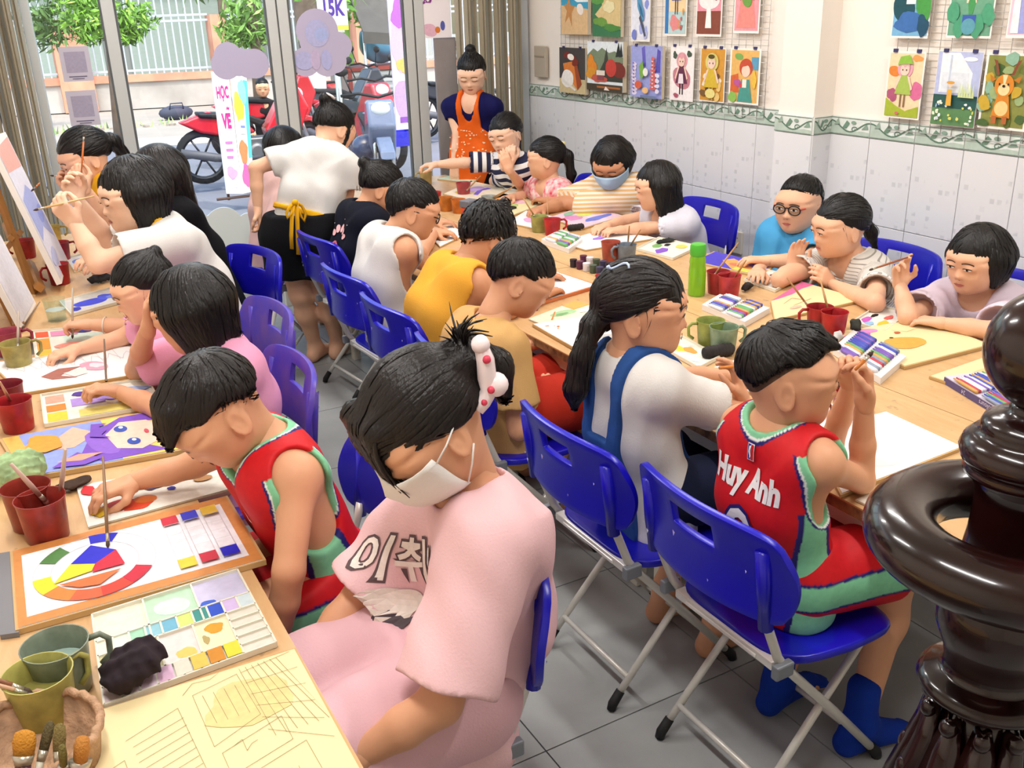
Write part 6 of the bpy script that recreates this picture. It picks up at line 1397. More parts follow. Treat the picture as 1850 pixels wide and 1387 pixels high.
# boundary wall with pillars and steel fence
M_plast = mat('weathered_plaster', '#b7afab', .9, var=.18, vscale=1.5, col2='#9d9590', detail=8); M_coral = mat('coral_paint', '#d99a80', .85, var=.15, vscale=2, col2='#b87f68'); M_fence = mat('fence_steel_pale', '#b3bcc8', .5, .3)
zt = wpt(280, 133)[2]; zc = wpt(280, 146)[2]
bw_ = thing('wall_boundary', (0, y_w, 0), 0, kind='structure')
def along(t0, t1, d0, d1, z0, z1):
    b = MB(); P = [V(t, d-.2*t, z0) for t, d in ((t0, d0), (t1, d0), (t1, d1), (t0, d1))]; b.add(P+[p+V(0, 0, z1-z0) for p in P], [(3, 2, 1, 0), (4, 5, 6, 7), (0, 1, 5, 4), (1, 2, 6, 5), (2, 3, 7, 6), (3, 0, 4, 7)]); return b
along(-10, 26, y_w, y_w+.2, 0, zc).build('wall_body', M_plast, bw_, world=True); along(-10, 26, y_w-.05, y_w+.25, zc, zt).build('coping', M_coral, bw_, world=True)
tx = lambda px, py: wpt(px, py)[0]
pil = [(tx(98, 100), tx(160, 100)), (tx(380, 60), tx(408, 60)), (tx(640, 60), tx(690, 60))]
for a, c in pil:
    along(a, c, y_w-.12, y_w+.3, 0, wpt(110, 35)[2]).build('pillar', M_coral, bw_, world=True)
f0, f1 = zt+.05, wpt(300, 30)[2]; f2 = f1+1.2
fe = thing('steel_fence', (tx(300, 100), y_w, zt), 0, 'pale steel bar fence on top of the street wall', 'fence')
edges = [-6]+[v for p in pil for v in p]+[22]
for i in range(0, len(edges), 2):
    a, c = edges[i], edges[i+1]
    for z in (f0, f1-.1, f1): along(a, c, y_w+.08, y_w+.11, z, z+.04).build('rail', M_fence, fe, world=True)
bar = None; x = edges[0]
while x < 20:
    if not any(p[0]-.05 < x < p[1]+.05 for p in pil):
        if bar is None: bar = along(x, x+.028, y_w+.085, y_w+.105, f0-.05, f2).build('fence_bar', M_fence, fe, world=True); bx0 = x
        else: c = bar.copy(); COL.objects.link(c); c.parent = fe; c.location = (x-bx0, -.2*(x-bx0), 0)
    x += .135
# buildings behind the fence
M_shed = mat('shed_wall_grey', '#7a7d7c', .8, var=.15, vscale=1); M_roofm = mat('sheet_roof', '#5f6266', .5, .3, var=.15, stretch=(6, 1, 1)); M_shut = mat('roller_shutter', '#8f9a94', .6, var=.1, stretch=(1, 1, 8))
bh = thing('shed_building', (tx(300, 60), y_w+6, 0), 0, 'grey shed with sheet metal roof behind the street fence', 'building')
along(-9, 9.0, y_w+6, y_w+9, 0, 3.4).build('wall', M_shed, bh, world=True); along(-9.2, 9.2, y_w+5.2, y_w+9, 3.4, 3.6).build('roof', M_roofm, bh, world=True)
for a, c in ((1.6, 3.6), (4.2, 7.2)): along(a, c, y_w+5.95, y_w+6, .3, 2.2).build('shutter', M_shut, bh, world=True)
for a in (2.0, 4.4, 5.7): along(a, a+.8, y_w+5.93, y_w+5.99, 2.4, 3.1).build('window', mat('dark_window', '#3c4650', .3), bh, world=True)
bh2 = thing('blue_gate_shelter', (10.5, y_w+4, 0), 0, 'blue framed shelter behind the fence', 'shelter')
for t_ in (8.6, 9.9, 11.4): along(t_, t_+.12, y_w+3, y_w+3.12, 0, 2.3).build('post', mat('blue_steel', '#3c5f9a', .5), bh2, world=True)
along(8.2, 12, y_w+2.6, y_w+4.4, 2.3, 2.45).build('roof', mat('blue_steel', '#3c5f9a', .5), bh2, world=True)
# greenery: every leaf is real geometry, scattered in clumps
def foliage(name, clumps, n, size, cols, label, trunk=None, seed=1, par=None, wide=.55):
    g = np.random.default_rng(seed); t = thing(name, clumps[0][0], 0, label, 'tree'); vs = []; fs = []; cs = []
    cl = np.array([c[0] for c in clumps]); rr = np.array([c[1] for c in clumps])
    k = g.integers(0, len(cl), n); d = g.normal(size=(n, 3)); d /= np.linalg.norm(d, axis=1, keepdims=True); P = cl[k]+d*(rr[k]*g.random(n)**.4)[:, None]*np.array((1, .8, .75))
    for p in P:
        a = nrm(g.normal(size=3)+V(0, 0, -.3)); b_ = nrm(np.cross(a, g.normal(size=3))); s = size*g.uniform(.6, 1.3); i = len(vs)
        vs += [p-a*s, p-b_*s*wide*.5, p+a*s, p+b_*s*wide*.5]; fs.append((i, i+1, i+2, i+3)); cs.append(cols[g.integers(0, len(cols))])
    tag(mesh_obj('foliage', vs, fs, paint_mat('leaf_paint', .6), t, world=True, cols=cs), kind='stuff')
    if trunk:
        b = MB(); b.tube(trunk[0], trunk[1], 12); b.build('trunk', trunk[2], t, True, world=True)
    return t
GR = ['#6f9c3a', '#8fbf4a', '#a9d45e', '#547f30', '#7fb046']; GD = ['#4f6f3a', '#3f5a32', '#6a8a4a', '#5c7d44']
M_bark = mat('grey_bark', '#7c6a5c', .9, var=.3, vscale=9, bump=.5, bscale=20); M_lime = mat('limewashed_bark', '#dcdad6', .9, var=.12, vscale=12, bump=.5, bscale=24)
yT = 10.6
pt = lambda px, py, y: pY(px, py, y)
foliage('street_tree', [(pt(150, 22, yT), .27), (pt(172, 40, yT), .25), (pt(140, 5, yT), .25), (pt(230, 30, yT), .27), (pt(250, 35, yT), .2), (pt(215, 55, yT), .2), (pt(165, 60, yT), .16), (pt(232, 62, yT), .14), (pt(200, -70, yT), .5)], 1700, .05, GR, 'bright green street tree hanging in front of the fence', ([V(pt(208, 240, yT)[0], yT, 0), pt(204, 100, yT), pt(192, -40, yT)], [.07, .06, .05], M_bark), 3)
foliage('yard_tree', [(pt(440, 45, 17), .45), (pt(455, 15, 17), .5), (pt(425, 62, 17), .3), (pt(465, 65, 17), .3), (pt(450, -40, 17), .7)], 900, .1, ['#6f9a44', '#89b35a', '#587f3a', '#9cc06a'], 'green yard tree behind the fence between the door posts', ([V(pt(455, 60, 17)[0], 17, 0), pt(448, -60, 17)], [.12, .08], M_bark), 5)
foliage('yard_shrub', [(pt(70+i*9, 25+(i % 3)*18, 18.5), .5) for i in range(5)], 500, .1, GD, 'dark shrubs behind the left end of the fence', None, 8)
foliage('far_tree', [(pt(300+i*45, -75+(i % 2)*22, 24), 1.0) for i in range(9)], 900, .16, GD+['#8a9c7a'], 'dark trees rising beyond the shed roof', ([V(pt(400, 0, 24)[0], 24, 0), pt(400, -60, 24)], [.2, .15], M_bark), 9)
foliage('roadside_tree', [(pt(660, 10, 15), .5), (pt(640, -40, 15), .9), (pt(600, -70, 13), .8), (pt(700, -20, 15), .5)], 900, .09, GR, 'green leaves above the parked cart', None, 11)
# white-limed trunk
tb = sp_(566, 262); yb = tb[1]
tt = thing('limewashed_tree', tb, 0, 'roadside tree trunk limewashed white at the base', 'tree')
b = MB(); P0 = V(tb[0], tb[1], 0)
b.tube([P0, pY(571, 170, yb), pY(568, 120, yb)], [.17, .15, .15], 14); b.build('limed_trunk', M_lime, tt, True, world=True)
b = MB(); b.tube([pY(568, 121, yb), pY(556, 50, yb), pY(548, -40, yb), pY(540, -160, yb)], [.148, .16, .18, .17], 14); b.build('upper_trunk', M_bark, tt, True, world=True)
# debris heap, bag and boxes on far kerb
g = random.Random(4); hb_ = sp_(225, 232)
t = thing('weed_patch', hb_, 0, 'patch of weeds and rubble at the far kerb', 'weeds', kind='stuff'); b = MB()
for i in range(60):
    p = hb_+V(g.uniform(-1.1, 1.1), g.uniform(-.25, .25), 0)
    if g.random() < .5: s = g.uniform(.02, .06); b.box(p+V(0, 0, s*.4), (s*2, s*1.4, s), np.array(Matrix.Rotation(g.random()*3, 3, 'Z')), g.choice(['#b7aca0', '#cfc5ba', '#9a8f86']))
    else: a = V(g.uniform(-.5, .5), g.uniform(-.5, .5), 1)*.14; b.poly([p-V(.02, 0, 0), p+V(.02, 0, 0), p+a], g.choice(['#8fae6a', '#b4c48a', '#6f8f4a']))
b.build('weeds', None, t, world=True)['kind'] = 'stuff'
p = sp_(320, 217); t = thing('travel_bag', p, 0, 'dark blue bag lying on the far pavement', 'bag'); b = MB(); b.sphere((0, 0, .13), (.3, .14, .13), 14, 8); b.build('bag_body', mat('bag_navy', '#3f4254', .7), t, True); b = MB(); b.tube([(-.12, -.1, .2), (-.1, -.14, .3), (.1, -.14, .3), (.12, -.1, .2)], .012, 6); b.build('handle', mat('bag_navy', '#3f4254', .7), t, True)

# ------------------------------------------------------------------ motorbikes
M_tyre = mat('tyre_black', '#1d1d20', .8); M_rim = mat('rim_dark', '#4a4a4e', .4, .6); M_eng = mat('engine_grey', '#6f6f72', .45, .6); M_seatb = mat('seat_black', '#17171a', .6); M_chr = mat('bike_chrome', '#c9c9cc', .2, .9)
def bike(loc, rz, col, label, sc=1.0, basket=None):
    t = thing('motorbike', loc, R(rz), label, 'motorbike'); t.scale = (sc, sc, sc); mb = mat('bike_paint_'+col, col, .25, coat=.5); mw = mat('bike_trim_grey', '#53535a', .5)
    for x in (-.6, .62):
        b = MB(); b.lathe([(.24, -.04), (.29, -.03), (.3, 0), (.29, .03), (.24, .04)], 26, (x, 0, .3), (0, 1, 0), close=True); b.build('tyre', M_tyre, t, True)
        b = MB(); b.lathe([(.24, -.025), (.245, 0), (.24, .025), (.215, .02), (.215, -.02), (.24, -.025)], 26, (x, 0, .3), (0, 1, 0), close=True)
        for k in range(6): a = k*math.pi/3; b.tube([(x, 0, .3), (x+.22*math.cos(a), 0, .3+.22*math.sin(a))], .012, 5)
        b.lathe([(.05, -.06), (.05, .06)], 12, (x, 0, .3), (0, 1, 0)); b.build('wheel_rim', M_rim, t, True)
    b = MB(); b.prism([(-.82, .68), (-.5, .78), (-.1, .66), (.0, .52), (-.25, .48), (-.6, .56)], (0, -.08, 0), (1, 0, 0), (0, 0, 1), (0, 1, 0), .16); bevel(b.build('tail_fairing', mb, t, True, sharp=30), .03, 3)
    b = MB(); b.prism([(.1, .55), (.38, .98), (.52, .98), (.62, .75), (.5, .5), (.35, .32), (.15, .34)], (0, -.13, 0), (1, 0, 0), (0, 0, 1), (0, 1, 0), .26); bevel(b.build('front_fairing', mb, t, True, sharp=30), .03, 3)
    b = MB(); b.prism([(.4, .58), (.62, .66), (.86, .56), (.9, .48), (.62, .6)], (0, -.07, 0), (1, 0, 0), (0, 0, 1), (0, 1, 0), .14); bevel(b.build('mudguard', mb, t), .015)
    b = MB(); b.prism([(-.62, .78), (-.1, .74), (.12, .64), (.05, .58), (-.1, .66), (-.6, .72)], (0, -.11, 0), (1, 0, 0), (0, 0, 1), (0, 1, 0), .22); bevel(b.build('seat', M_seatb, t, True, sharp=30), .025, 3)
    b = MB(); b.box((0, 0, .36), (.34, .2, .22)); b.lathe([(.08, -.14), (.1, -.1), (.1, .1), (.08, .14)], 16, (-.02, 0, .32), (0, 1, 0)); bevel(b.build('engine', M_eng, t, True, sharp=30), .02)
    b = MB(); b.tube([(.0, -.12, .26), (-.3, -.14, .26), (-.5, -.15, .3), (-.85, -.16, .38)], [.025, .03, .05, .045], 10); b.build('exhaust', mw, t, True)
    b = MB(); b.tube([(.62, .08, .3), (.46, .07, .8)], .025, 8); b.tube([(.62, -.08, .3), (.46, -.07, .8)], .025, 8); b.build('fork', M_chr, t, True)
    b = MB(); b.tube([(.34, .34, 1.02), (.4, .18, 1.04), (.42, 0, 1.0), (.4, -.18, 1.04), (.34, -.34, 1.02)], .014, 8); b.build('handlebar', M_seatb, t, True)
    for s in (-1, 1):
        b = MB(); b.tube([(.38, s*.24, 1.04), (.36, s*.3, 1.2)], .007, 6); b.sphere((.36, s*.32, 1.24), (.02, .07, .045), 10, 6); b.build('mirror', M_seatb, t, True)
    b = MB(); b.sphere((.53, 0, .9), (.06, .1, .07), 12, 8); b.build('headlight', mat('headlight_glass', '#dfe6ea', .1, spec=.8), t, True)
    b = MB(); b.tube([(-.05, .1, .26), (-.12, .22, .02)], .012, 6); b.build('kickstand', M_chr, t, True)
    return t
def road_pt(px, py): return pz(px, py, GZ)
w1, w2 = road_pt(370, 332), None
bike((w1[0]+.62, w1[1]-.05, GZ), -2, '#c2202f', 'red motorbike parked left behind the lettered sign', 1.0)
q = pY(474, 158, 12.9); bike((q[0]+.12, 13.0, GZ), 12, '#b81f2c', 'red motorbike under the man in the black hoodie')
q = road_pt(705, 360); bike((q[0]+.0, q[1]+.25, GZ), -105, '#6d7892', 'slate blue scooter facing the shop door', 1.0)
q = road_pt(640, 330); bike((q[0]+.5, q[1]+1.1, GZ), -75, '#a82a34', 'red motorbike with a yellow parcel beside the scooter')
q = road_pt(650, 262); bike((q[0], q[1]+.4, GZ), 12, '#3c3f48', 'dark motorbike parked beside the limewashed tree')
q = road_pt(712, 255); bike((q[0]+1.1, q[1]+.2, GZ), 20, '#2f3036', 'black motorbike in front of the loaded cart')
q = road_pt(610, 245); bike((q[0]-.1, q[1]+.7, GZ), 100, '#b03a3f', 'small red motorbike behind the bending woman')
# mirror of a parked scooter close to the glass
q = fpt(fx(105, 260), 0); q = pz(118, 420, GZ); bike((front(150, 330, -.9)[0]-.1, front(150, 330, -.9)[1]+.3, GZ), 186, '#5a5c62', 'grey scooter parked right outside the left glass')
# helmets, baskets and a parcel
def put(name, px, py, y, label, cat, builder):
    p = pY(px, py, y); t = thing(name, p, 0, label, cat); builder(t); return t
def helm(col):
    def f(t):
        b = MB(); b.sphere((0, 0, .1), (.14, .12, .12), 16, 10); b.build('shell', mat('helmet_'+col, col, .2, coat=.5), t, True); b = MB(); b.tube([(.1, -.09, .06), (.15, 0, .04), (.1, .09, .06)], .02, 8); b.build('visor', mat('helmet_visor', '#2a2c33', .2), t, True)
    return f
yS = road_pt(705, 360)[1]
put('motorbike_helmet', 662, 285, yS-.1, 'dark blue helmet hung on the slate scooter', 'helmet', helm('#3b4560')); put('motorbike_helmet', 700, 222, 11.3, 'pale grey helmet with ribbed vents on a parked bike', 'helmet', helm('#c9c4c8')); 
def basket(t):
    b = MB(); b.prism(rrect(.34, .26, .04), (0, 0, 0), (1, 0, 0), (0, 1, 0), (0, 0, 1), .01); b.build('base', mat('basket_blue', '#2d2fb8', .4), t)
    b = MB()
    for (a, c, d, e) in ((-.17, -.17, -.13, .13), (.17, .17, -.13, .13)): b.b2((a-.006, d, 0), (c+.006, e, .14))
    for y in (-.13, .13): b.b2((-.17, y-.006, 0), (.17, y+.006, .14))
    b.build('side', mat('basket_blue', '#2d2fb8', .4), t)
put('plastic_basket', 715, 262, yS+.35, 'bright blue plastic basket on the scooter', 'basket', basket)
def parcel(t): b = MB(); b.box((0, 0, .1), (.36, .28, .2)); bevel(b.build('wrap', mat('yellow_wrap', '#d8cf6a', .5, bump=.5, bscale=8), t), .03, 3)
put('wrapped_parcel', 678, 248, 11.2, 'pale yellow wrapped parcel on the red motorbike', 'parcel', parcel)

# ------------------------------------------------------------------ loaded cart, boxes, bags, awning, signs
yC = 14.9
c0, c1 = pY(632, 190, yC), pY(745, 190, yC)
t = thing('street_cart', ((c0[0]+c1[0])/2, yC, GZ), 0, 'steel street cart with red posts carrying boxes and bags', 'cart'); W2 = (c1[0]-c0[0])/2; zt_ = pY(690, 122, yC)[2]; zm = pY(690, 172, yC)[2]
b = MB(); b.b2((-W2, 0, zm), (W2, .8, zt_)); bevel(b.build('steel_box', mat('cart_steel', '#b9b5b4', .4, .5), t), .02)
for k in range(4): z = zm+(zt_-zm)*(k+.5)/4; b = MB(); b.b2((-W2, -.012, z-.02), (W2, 0, z+.02)); b.build('rib', mat('cart_steel_light', '#d6d2d0', .35, .4), t)
for s in (-1, 1): b = MB(); b.b2((s*W2*.93-.03, -.04, 0), (s*W2*.93+.03, .02, zt_+.05)); b.build('post', mat('cart_red', '#9a4038', .6), t)
b = MB(); b.b2((-W2-.05, -.05, zt_), (W2+.05, .85, zt_+.05)); b.build('shelf', mat('cart_red', '#9a4038', .6), t)
zs = zt_+.06
bxp = []
for i, (dx, dz, w, lb) in enumerate(((-.72, 0, .26, 'lower green fruit box on the cart'), (-.75, .36, .26, 'upper green fruit box on the cart'))):
    bt = thing('carton_box', (t.location[0]+dx, yC+.05, zs+dz), 0, lb, 'box'); b = MB(); b.b2((-.34, 0, 0), (.34, .5, .345)); b.build('carton', mat('carton_green', '#7fae4a', .6, var=.1), bt)
    flat_print('label_print', [('#c98a3a', rect(-.31, .04, -.02, .3)), ('#f4f2ea', rect(.06, .12, .26, .28)), ('#6a5a2a', move2(text_polys('CF', .1, .02), .16, .2))], (0, -.001, 0), (1, 0, 0), (0, 0, 1), (0, -1, 0), bt, world=False)
for px, py, r, lb in ((690, 100, .36, 'blue plastic sack nearest the green boxes'), (722, 96, .38, 'teal plastic sack at the right of the cart'), (705, 80, .3, 'pale blue plastic sack on top of the cart load')):
    p = pY(px, py, yC+.3); bt = thing('plastic_sack', (p[0], yC+.35, zs), 0, lb, 'sack'); F_ = Field().el((0, 0, r*.8), (r, r*.8, r*.8)); F_.disp = wrinkle(.03, 12., seed=px); v, f = mesh_field(F_, .03); mesh_obj('sack', v, f, mat('sack_blue_%d' % px, ('#5f93b0', '#4f8f98', '#9fc0d6')[px % 3], .25), bt, True)
p = [pY(648, 18, yC-.5), pY(730, 8, yC-.5), pY(718, 62, yC-1), pY(655, 58, yC-1)]
t2 = thing('cart_awning', p[0], 0, 'dark grey sloping awning above the street cart', 'awning'); b = MB(); b.add([p[0]+V(0, .6, .5), p[1]+V(0, .6, .5), p[2], p[3], p[2]-V(0, 0, .15), p[3]-V(0, 0, .15)], [(0, 1, 2, 3), (3, 2, 4, 5)]); o = b.build('canvas', mat('awning_grey', '#55504d', .8, var=.2), t2, world=True); o.modifiers.new('s', 'SOLIDIFY').thickness = .02
b = MB(); b.tube([p[3]+V(.05, .1, 0), V(p[3][0]+.05, p[3][1]+.1, 0)], .02, 6); b.tube([p[2]+V(-.05, .1, 0), V(p[2][0]-.05, p[2][1]+.1, 0)], .02, 6); b.build('pole', M_chr, t2, True, world=True)
# price sign
def signboard(name, pxs, y, label, shapes, col='#f4efe6', zmin=None, thick=.02):
    (x0, y0_), (x1, y1_) = pxs; A = pY(x0, y1_, y); Bq = pY(x1, y0_, y); w = Bq[0]-A[0]; h = Bq[2]-A[2]
    t = thing(name, (A[0]+w/2, y, A[2]), 0, label, 'sign'); b = MB(); b.b2((-w/2, 0, 0), (w/2, thick, h)); b.build('board', mat('sign_'+name+col, col, .5), t)
    flat_print('lettering', [(c, [[(-w/2+u*w, v*h) for u, v in p_] for p_ in (ps if isinstance(ps[0][0], (list, tuple)) else [ps])]) for c, ps in shapes], (0, -.001, 0), (1, 0, 0), (0, 0, 1), (0, -1, 0), t, world=False); return t, w, h
s_, w, h = signboard('price_sign', ((578, -40), (622, 56)), 9.6, 'tall price sign reading 1,5K in purple', [('#f0d24a', rect(0, 0, 1, .12)), ('#4b2f8a', move2(text_polys('1,5K', .5, .03), .5, .62, .9, .9)), ('#4b2f8a', move2(text_polys('5K', .5, .03), .5, .35, 1, .5))] if False else [('#efd650', rect(.0, 0, 1, .1)), ('#4b2f8a', move2(text_polys('15K', .42, .04), .5, .42, 1.1, 1.0))])
b = MB(); b.tube([(0, .03, 0), (0, .03, -s_.location[2])], .03, 8); b.build('post', M_chr, s_, True)
# free-standing lettered sign in front of the shop
yL = front(430, 300, -.55)[1]
A = pz(418, 362, 0)
t = thing('advert_stand', (A[0], A[1], 0), 0, 'free-standing white and rainbow advert stand lettered HỌC VẼ', 'sign'); 
def quad(px4, y): return [pY(a, b_, y) for a, b_ in px4]
yA = A[1]
P = quad(((382, 130), (412, 128), (438, 350), (410, 350)), yA); Q = quad(((415, 128), (445, 135), (460, 345), (438, 350)), yA)
for nm, q, c in (('left_panel', P, '#f6f2f4'), ('right_panel', Q, '#f4f0e6')):
    b = MB(); n_ = V(0, -1, 0); b.add(q+[v+V(0, .03, 0) for v in q], [(0, 3, 2, 1), (4, 5, 6, 7), (0, 1, 5, 4), (1, 2, 6, 5), (2, 3, 7, 6), (3, 0, 4, 7)]); b.build(nm, mat('advert_'+nm, c, .4), t, world=True)
def on(q, u, v): return q[3]*(1-u)*(1-v)+q[2]*u*(1-v)+q[1]*u*v+q[0]*(1-u)*v
def qprint(q, shapes, name):
    b = MB(); i = 0
    for c, ps in shapes:
        ps = ps if isinstance(ps[0][0], (list, tuple)) else [ps]; i += 1
        for p_ in ps: b.poly([on(q, u, v)+V(0, -.002-.0006*i, 0) for u, v in p_], c)
    b.build(name, None, t, world=True)
qprint(P, [('#f0d6e6', blob(.5, .15, .45, .1, 3)), ('#c22a8a', move2(text_polys('HỌC', .4, .04), .5, .83, .85, .32)), ('#c22a8a', move2(text_polys('VE', .5, .05), .55, .6, .95, .32)), ('#c22a8a', line2([(.62, .7), (.68, .715), (.74, .7), (.8, .715)], .02)), ('#d87ab8', rect(.3, .42, .75, .44)), ('#d87ab8', rect(.3, .36, .75, .38)), ('#d87ab8', rect(.3, .3, .7, .32)), ('#e6a6d0', blob(.5, .18, .3, .05, 8))], 'left_lettering')
qprint(Q, [('#f2c94a', blob(.35, .72, .3, .12, 4)), ('#5fc7cf', rect(.75, .3, 1, .95)), ('#8fd6c8', blob(.65, .85, .25, .1, 6)), ('#e88a5a', blob(.4, .35, .3, .1, 7)), ('#d86aa8', blob(.5, .15, .35, .1, 9)), ('#f6f4f0', rect(.3, .5, .7, .62)), ('#7a86c8', rect(.35, .55, .65, .57))], 'right_print')
for x in (P[3], Q[2]): b = MB(); b.tube([x+V(.02, .04, .3), V(x[0]+.02, x[1]+.04, 0)], .014, 6); b.build('leg', mat('stand_brown', '#5a4238', .6), t, True, world=True)
b = MB(); b.tube([V(P[3][0]-.1, yA+.03, .02), V(Q[2][0]+.2, yA+.03, .02)], .014, 6); b.build('foot_bar', mat('stand_brown', '#5a4238', .6), t, True, world=True)
signboard('tall_banner_sign', ((717, -30), (737, 235)), 8.0, 'tall pink and purple banner by the right door post', [('#c9a6e0', blob(.5, .2, .5, .15, 3)), ('#f0b8d8', blob(.5, .6, .5, .2, 4)), ('#b86ad0', blob(.5, .8, .4, .1, 5)), ('#f2c06a', blob(.5, .45, .3, .05, 6)), ('#9a5ac0', rect(.2, .05, .8, .09))], '#f0dcf0')
# ------------------------------------------------------------------ things on the tables
TT = TZ+.0012
def quadz(px4, z=TT): return [pz(a, b_, z) for a, b_ in px4]     # corners in order: TL, TR, BR, BL as seen
def uv(q, u, v): return q[3]*(1-u)*(1-v)+q[2]*u*(1-v)+q[1]*u*v+q[0]*(1-u)*v
def slab(q, t, name, m, root):
    q = [np.array(p) for p in q]; b = MB(); b.add(q+[p+V(0, 0, t) for p in q], [(0, 1, 2, 3), (7, 6, 5, 4), (1, 0, 4, 5), (2, 1, 5, 6), (3, 2, 6, 7), (0, 3, 7, 4)])
    bm = b.build(name, m, root, world=True); return bm
def inset(q, k): 
    return [uv(q, a, b_) for a, b_ in ((k, 1-k), (1-k, 1-k), (1-k, k), (k, k))]
def quad_print(q, z, shapes, root, name='painting', eps=.0003):
    b = MB(); i = 0
    for c, ps in shapes:
        ps = ps if isinstance(ps[0][0], (list, tuple)) else [ps]; i += 1
        for p_ in ps: b.poly([uv(q, min(max(u, 0), 1), min(max(v, 0), 1))+V(0, 0, z+eps*i) for u, v in p_], c)
    return b.build(name, None, root, world=True)
M_boardw = mat('drawing_board_ply', '#c9a56f', .6, var=.1); M_sheetw = mat('white_sheet', '#eceae8', .6); M_sheety = mat('cream_sheet', '#ecd9a6', .6, var=.06, vscale=5)
def board(px4, label, paper, shapes, t=.008, k=.02, name='drawing_board', cat='drawing', bm=None):
    q = quadz(px4); c = sum(q)/4; r = thing(name, (c[0], c[1], TT), 0, label, cat); slab(q, t, 'board', bm or M_boardw, r)
    qi = [p+V(0, 0, t) for p in inset(q, k)]; slab(qi, .0012, 'sheet', paper, r)
    if shapes: quad_print([p+V(0, 0, .0012) for p in qi], .0003, shapes, r)
    return r, q
def arc(cx, cy, r0, r1, a0, a1, n=8, ax=1.0):
    return [(cx+r1*math.cos(R(a))*ax, cy+r1*math.sin(R(a))) for a in np.linspace(a0, a1, n)]+[(cx+r0*math.cos(R(a))*ax, cy+r0*math.sin(R(a))) for a in np.linspace(a1, a0, n)]
# colour wheel painting
AXW = .62; cx, cy = .33, .5
S = [('#d08a4a', rect(0, 0, 1, 1)), ('#ecebf2', rect(.035, .09, .955, .9))]
S += [('#cfced6', line2([(cx+.42*math.cos(a)*AXW, cy+.42*math.sin(a)) for a in np.linspace(0, 6.29, 40)], .004)), ('#cfced6', line2([(cx+.3*math.cos(a)*AXW, cy+.3*math.sin(a)) for a in np.linspace(0, 6.29, 40)], .004))]
for a0, c in ((75, '#2222c4'), (135, '#4f7f45'), (195, '#ead02e'), (225, '#e8803a'), (255, '#e2613a'), (285, '#d8402f'), (315, '#c4203a')): S.append((c, arc(cx, cy, .3, .42, a0-15, a0+15, 6, AXW)))
S += [('#2222c4', [(cx, cy+.27), (cx+.1, cy+.12), (cx, cy), (cx-.1, cy+.08)]), ('#ead02e', [(cx-.18, cy-.12), (cx-.1, cy+.08), (cx, cy), (cx-.02, cy-.08)]), ('#c4203a', [(cx+.12, cy-.1), (cx+.1, cy+.12), (cx, cy), (cx-.02, cy-.1)]), ('#e2703a', [(cx-.16, cy-.15), (cx+.1, cy-.15), (cx, cy-.28), (cx-.08, cy-.25)])]
for i, c in enumerate(('#c4203a', '#2222c4', '#e0b83a')):
    x = .66+.095*i; S.append(('#d6d5dc', [rect(x, .13, x+.002, .88), rect(x+.075, .13, x+.077, .88)]+[rect(x, .13+.125*j, x+.077, .135+.125*j) for j in range(1, 6)])); S.append((c, rect(x, .76, x+.075, .88)))
    S.append((('#e8c83a', '#c4203a', '#2222c4')[i], rect(x, .13, x+.075, .25)))
r, q = board(((20, 1005), (412, 903), (482, 1020), (30, 1148)), 'painting of a colour wheel with an orange border on a board', M_sheetw, S, .012, .012)
slab([p+V(0, 0, .0) for p in quadz(((-22, 1010), (20, 1003), (36, 1150), (2, 1155)))], .010, 'clip_edge', mat('board_grey_edge', '#77777c', .5), r)
# palette with compartments
def palette(px4, label, cells, t=.012, base='#d9d6c6', walls=True, rim=.012, name='paint_palette'):
    q = quadz(px4); c = sum(q)/4; r = thing(name, (c[0], c[1], TT), 0, label, 'palette'); slab(q, .004, 'tray', mat('palette_'+base, base, .3), r)
    quad_print(q, .0044, cells, r, 'paint_pools')
    if walls:
        b = MB(); L = max(np.linalg.norm(q[0]-q[1]), np.linalg.norm(q[1]-q[2])); k = .006/L
        def wall(a, c_):
            A, B_ = uv(q, *a), uv(q, *c_); d = nrm(B_-A); n_ = np.cross(d, V(0, 0, 1))*.0018; b.add([A+n_, A-n_, B_-n_, B_+n_]+[p+V(0, 0, t) for p in (A+n_, A-n_, B_-n_, B_+n_)], [(4, 5, 6, 7), (0, 4, 7, 3), (1, 2, 6, 5), (0, 1, 5, 4), (3, 7, 6, 2)])
        for a, c_ in (((0, 0), (1, 0)), ((1, 0), (1, 1)), ((1, 1), (0, 1)), ((0, 1), (0, 0))): wall(a, c_)
        if walls is not True:
            for a, c_ in walls: wall(a, c_)
        b.build('dividers', mat('palette_rim', '#e6e2d0', .3), r, world=True)
    return r, q
W2 = [((0, .5), (1, .5)), ((.33, .5), (.33, 1)), ((.66, .5), (.66, 1)), ((0, .66), (1, .66)), ((0, .16), (.8, .16)), ((.36, 0), (.36, .5)), ((.58, .16), (.58, .5)), ((.8, 0), (.8, .5))]+[((x, .5), (x, .66)) for x in (.1, .2, .3, .4, .5, .6, .7, .8, .9)]+[((x, 0), (x, .16)) for x in (.1, .2, .3, .45, .55, .65)]+[((.8, y), (1, y)) for y in (.1, .2, .3, .4)]
C_ = [('#e9e4cf', rect(0, .66, .33, 1)), ('#b9dcc0', rect(.33, .66, .66, 1)), ('#cdeadb', blob(.5, .82, .12, .1, 3)), ('#c9c6e4', rect(.66, .66, 1, 1)), ('#3a62cc', blob(.72, .7, .06, .05, 5)), ('#e6d9d6', rect(.36, .16, .58, .5)), ('#e6c66a', blob(.5, .24, .06, .06, 6)), ('#e9e0bd', rect(.58, .16, .8, .5)), ('#d89a2a', blob(.7, .4, .06, .06, 7)), ('#b3a066', blob(.63, .3, .02, .05, 8)), ('#dcd5c8', rect(.8, 0, 1, .5)), ('#cfcaa0', rect(.0, .16, .36, .5))]
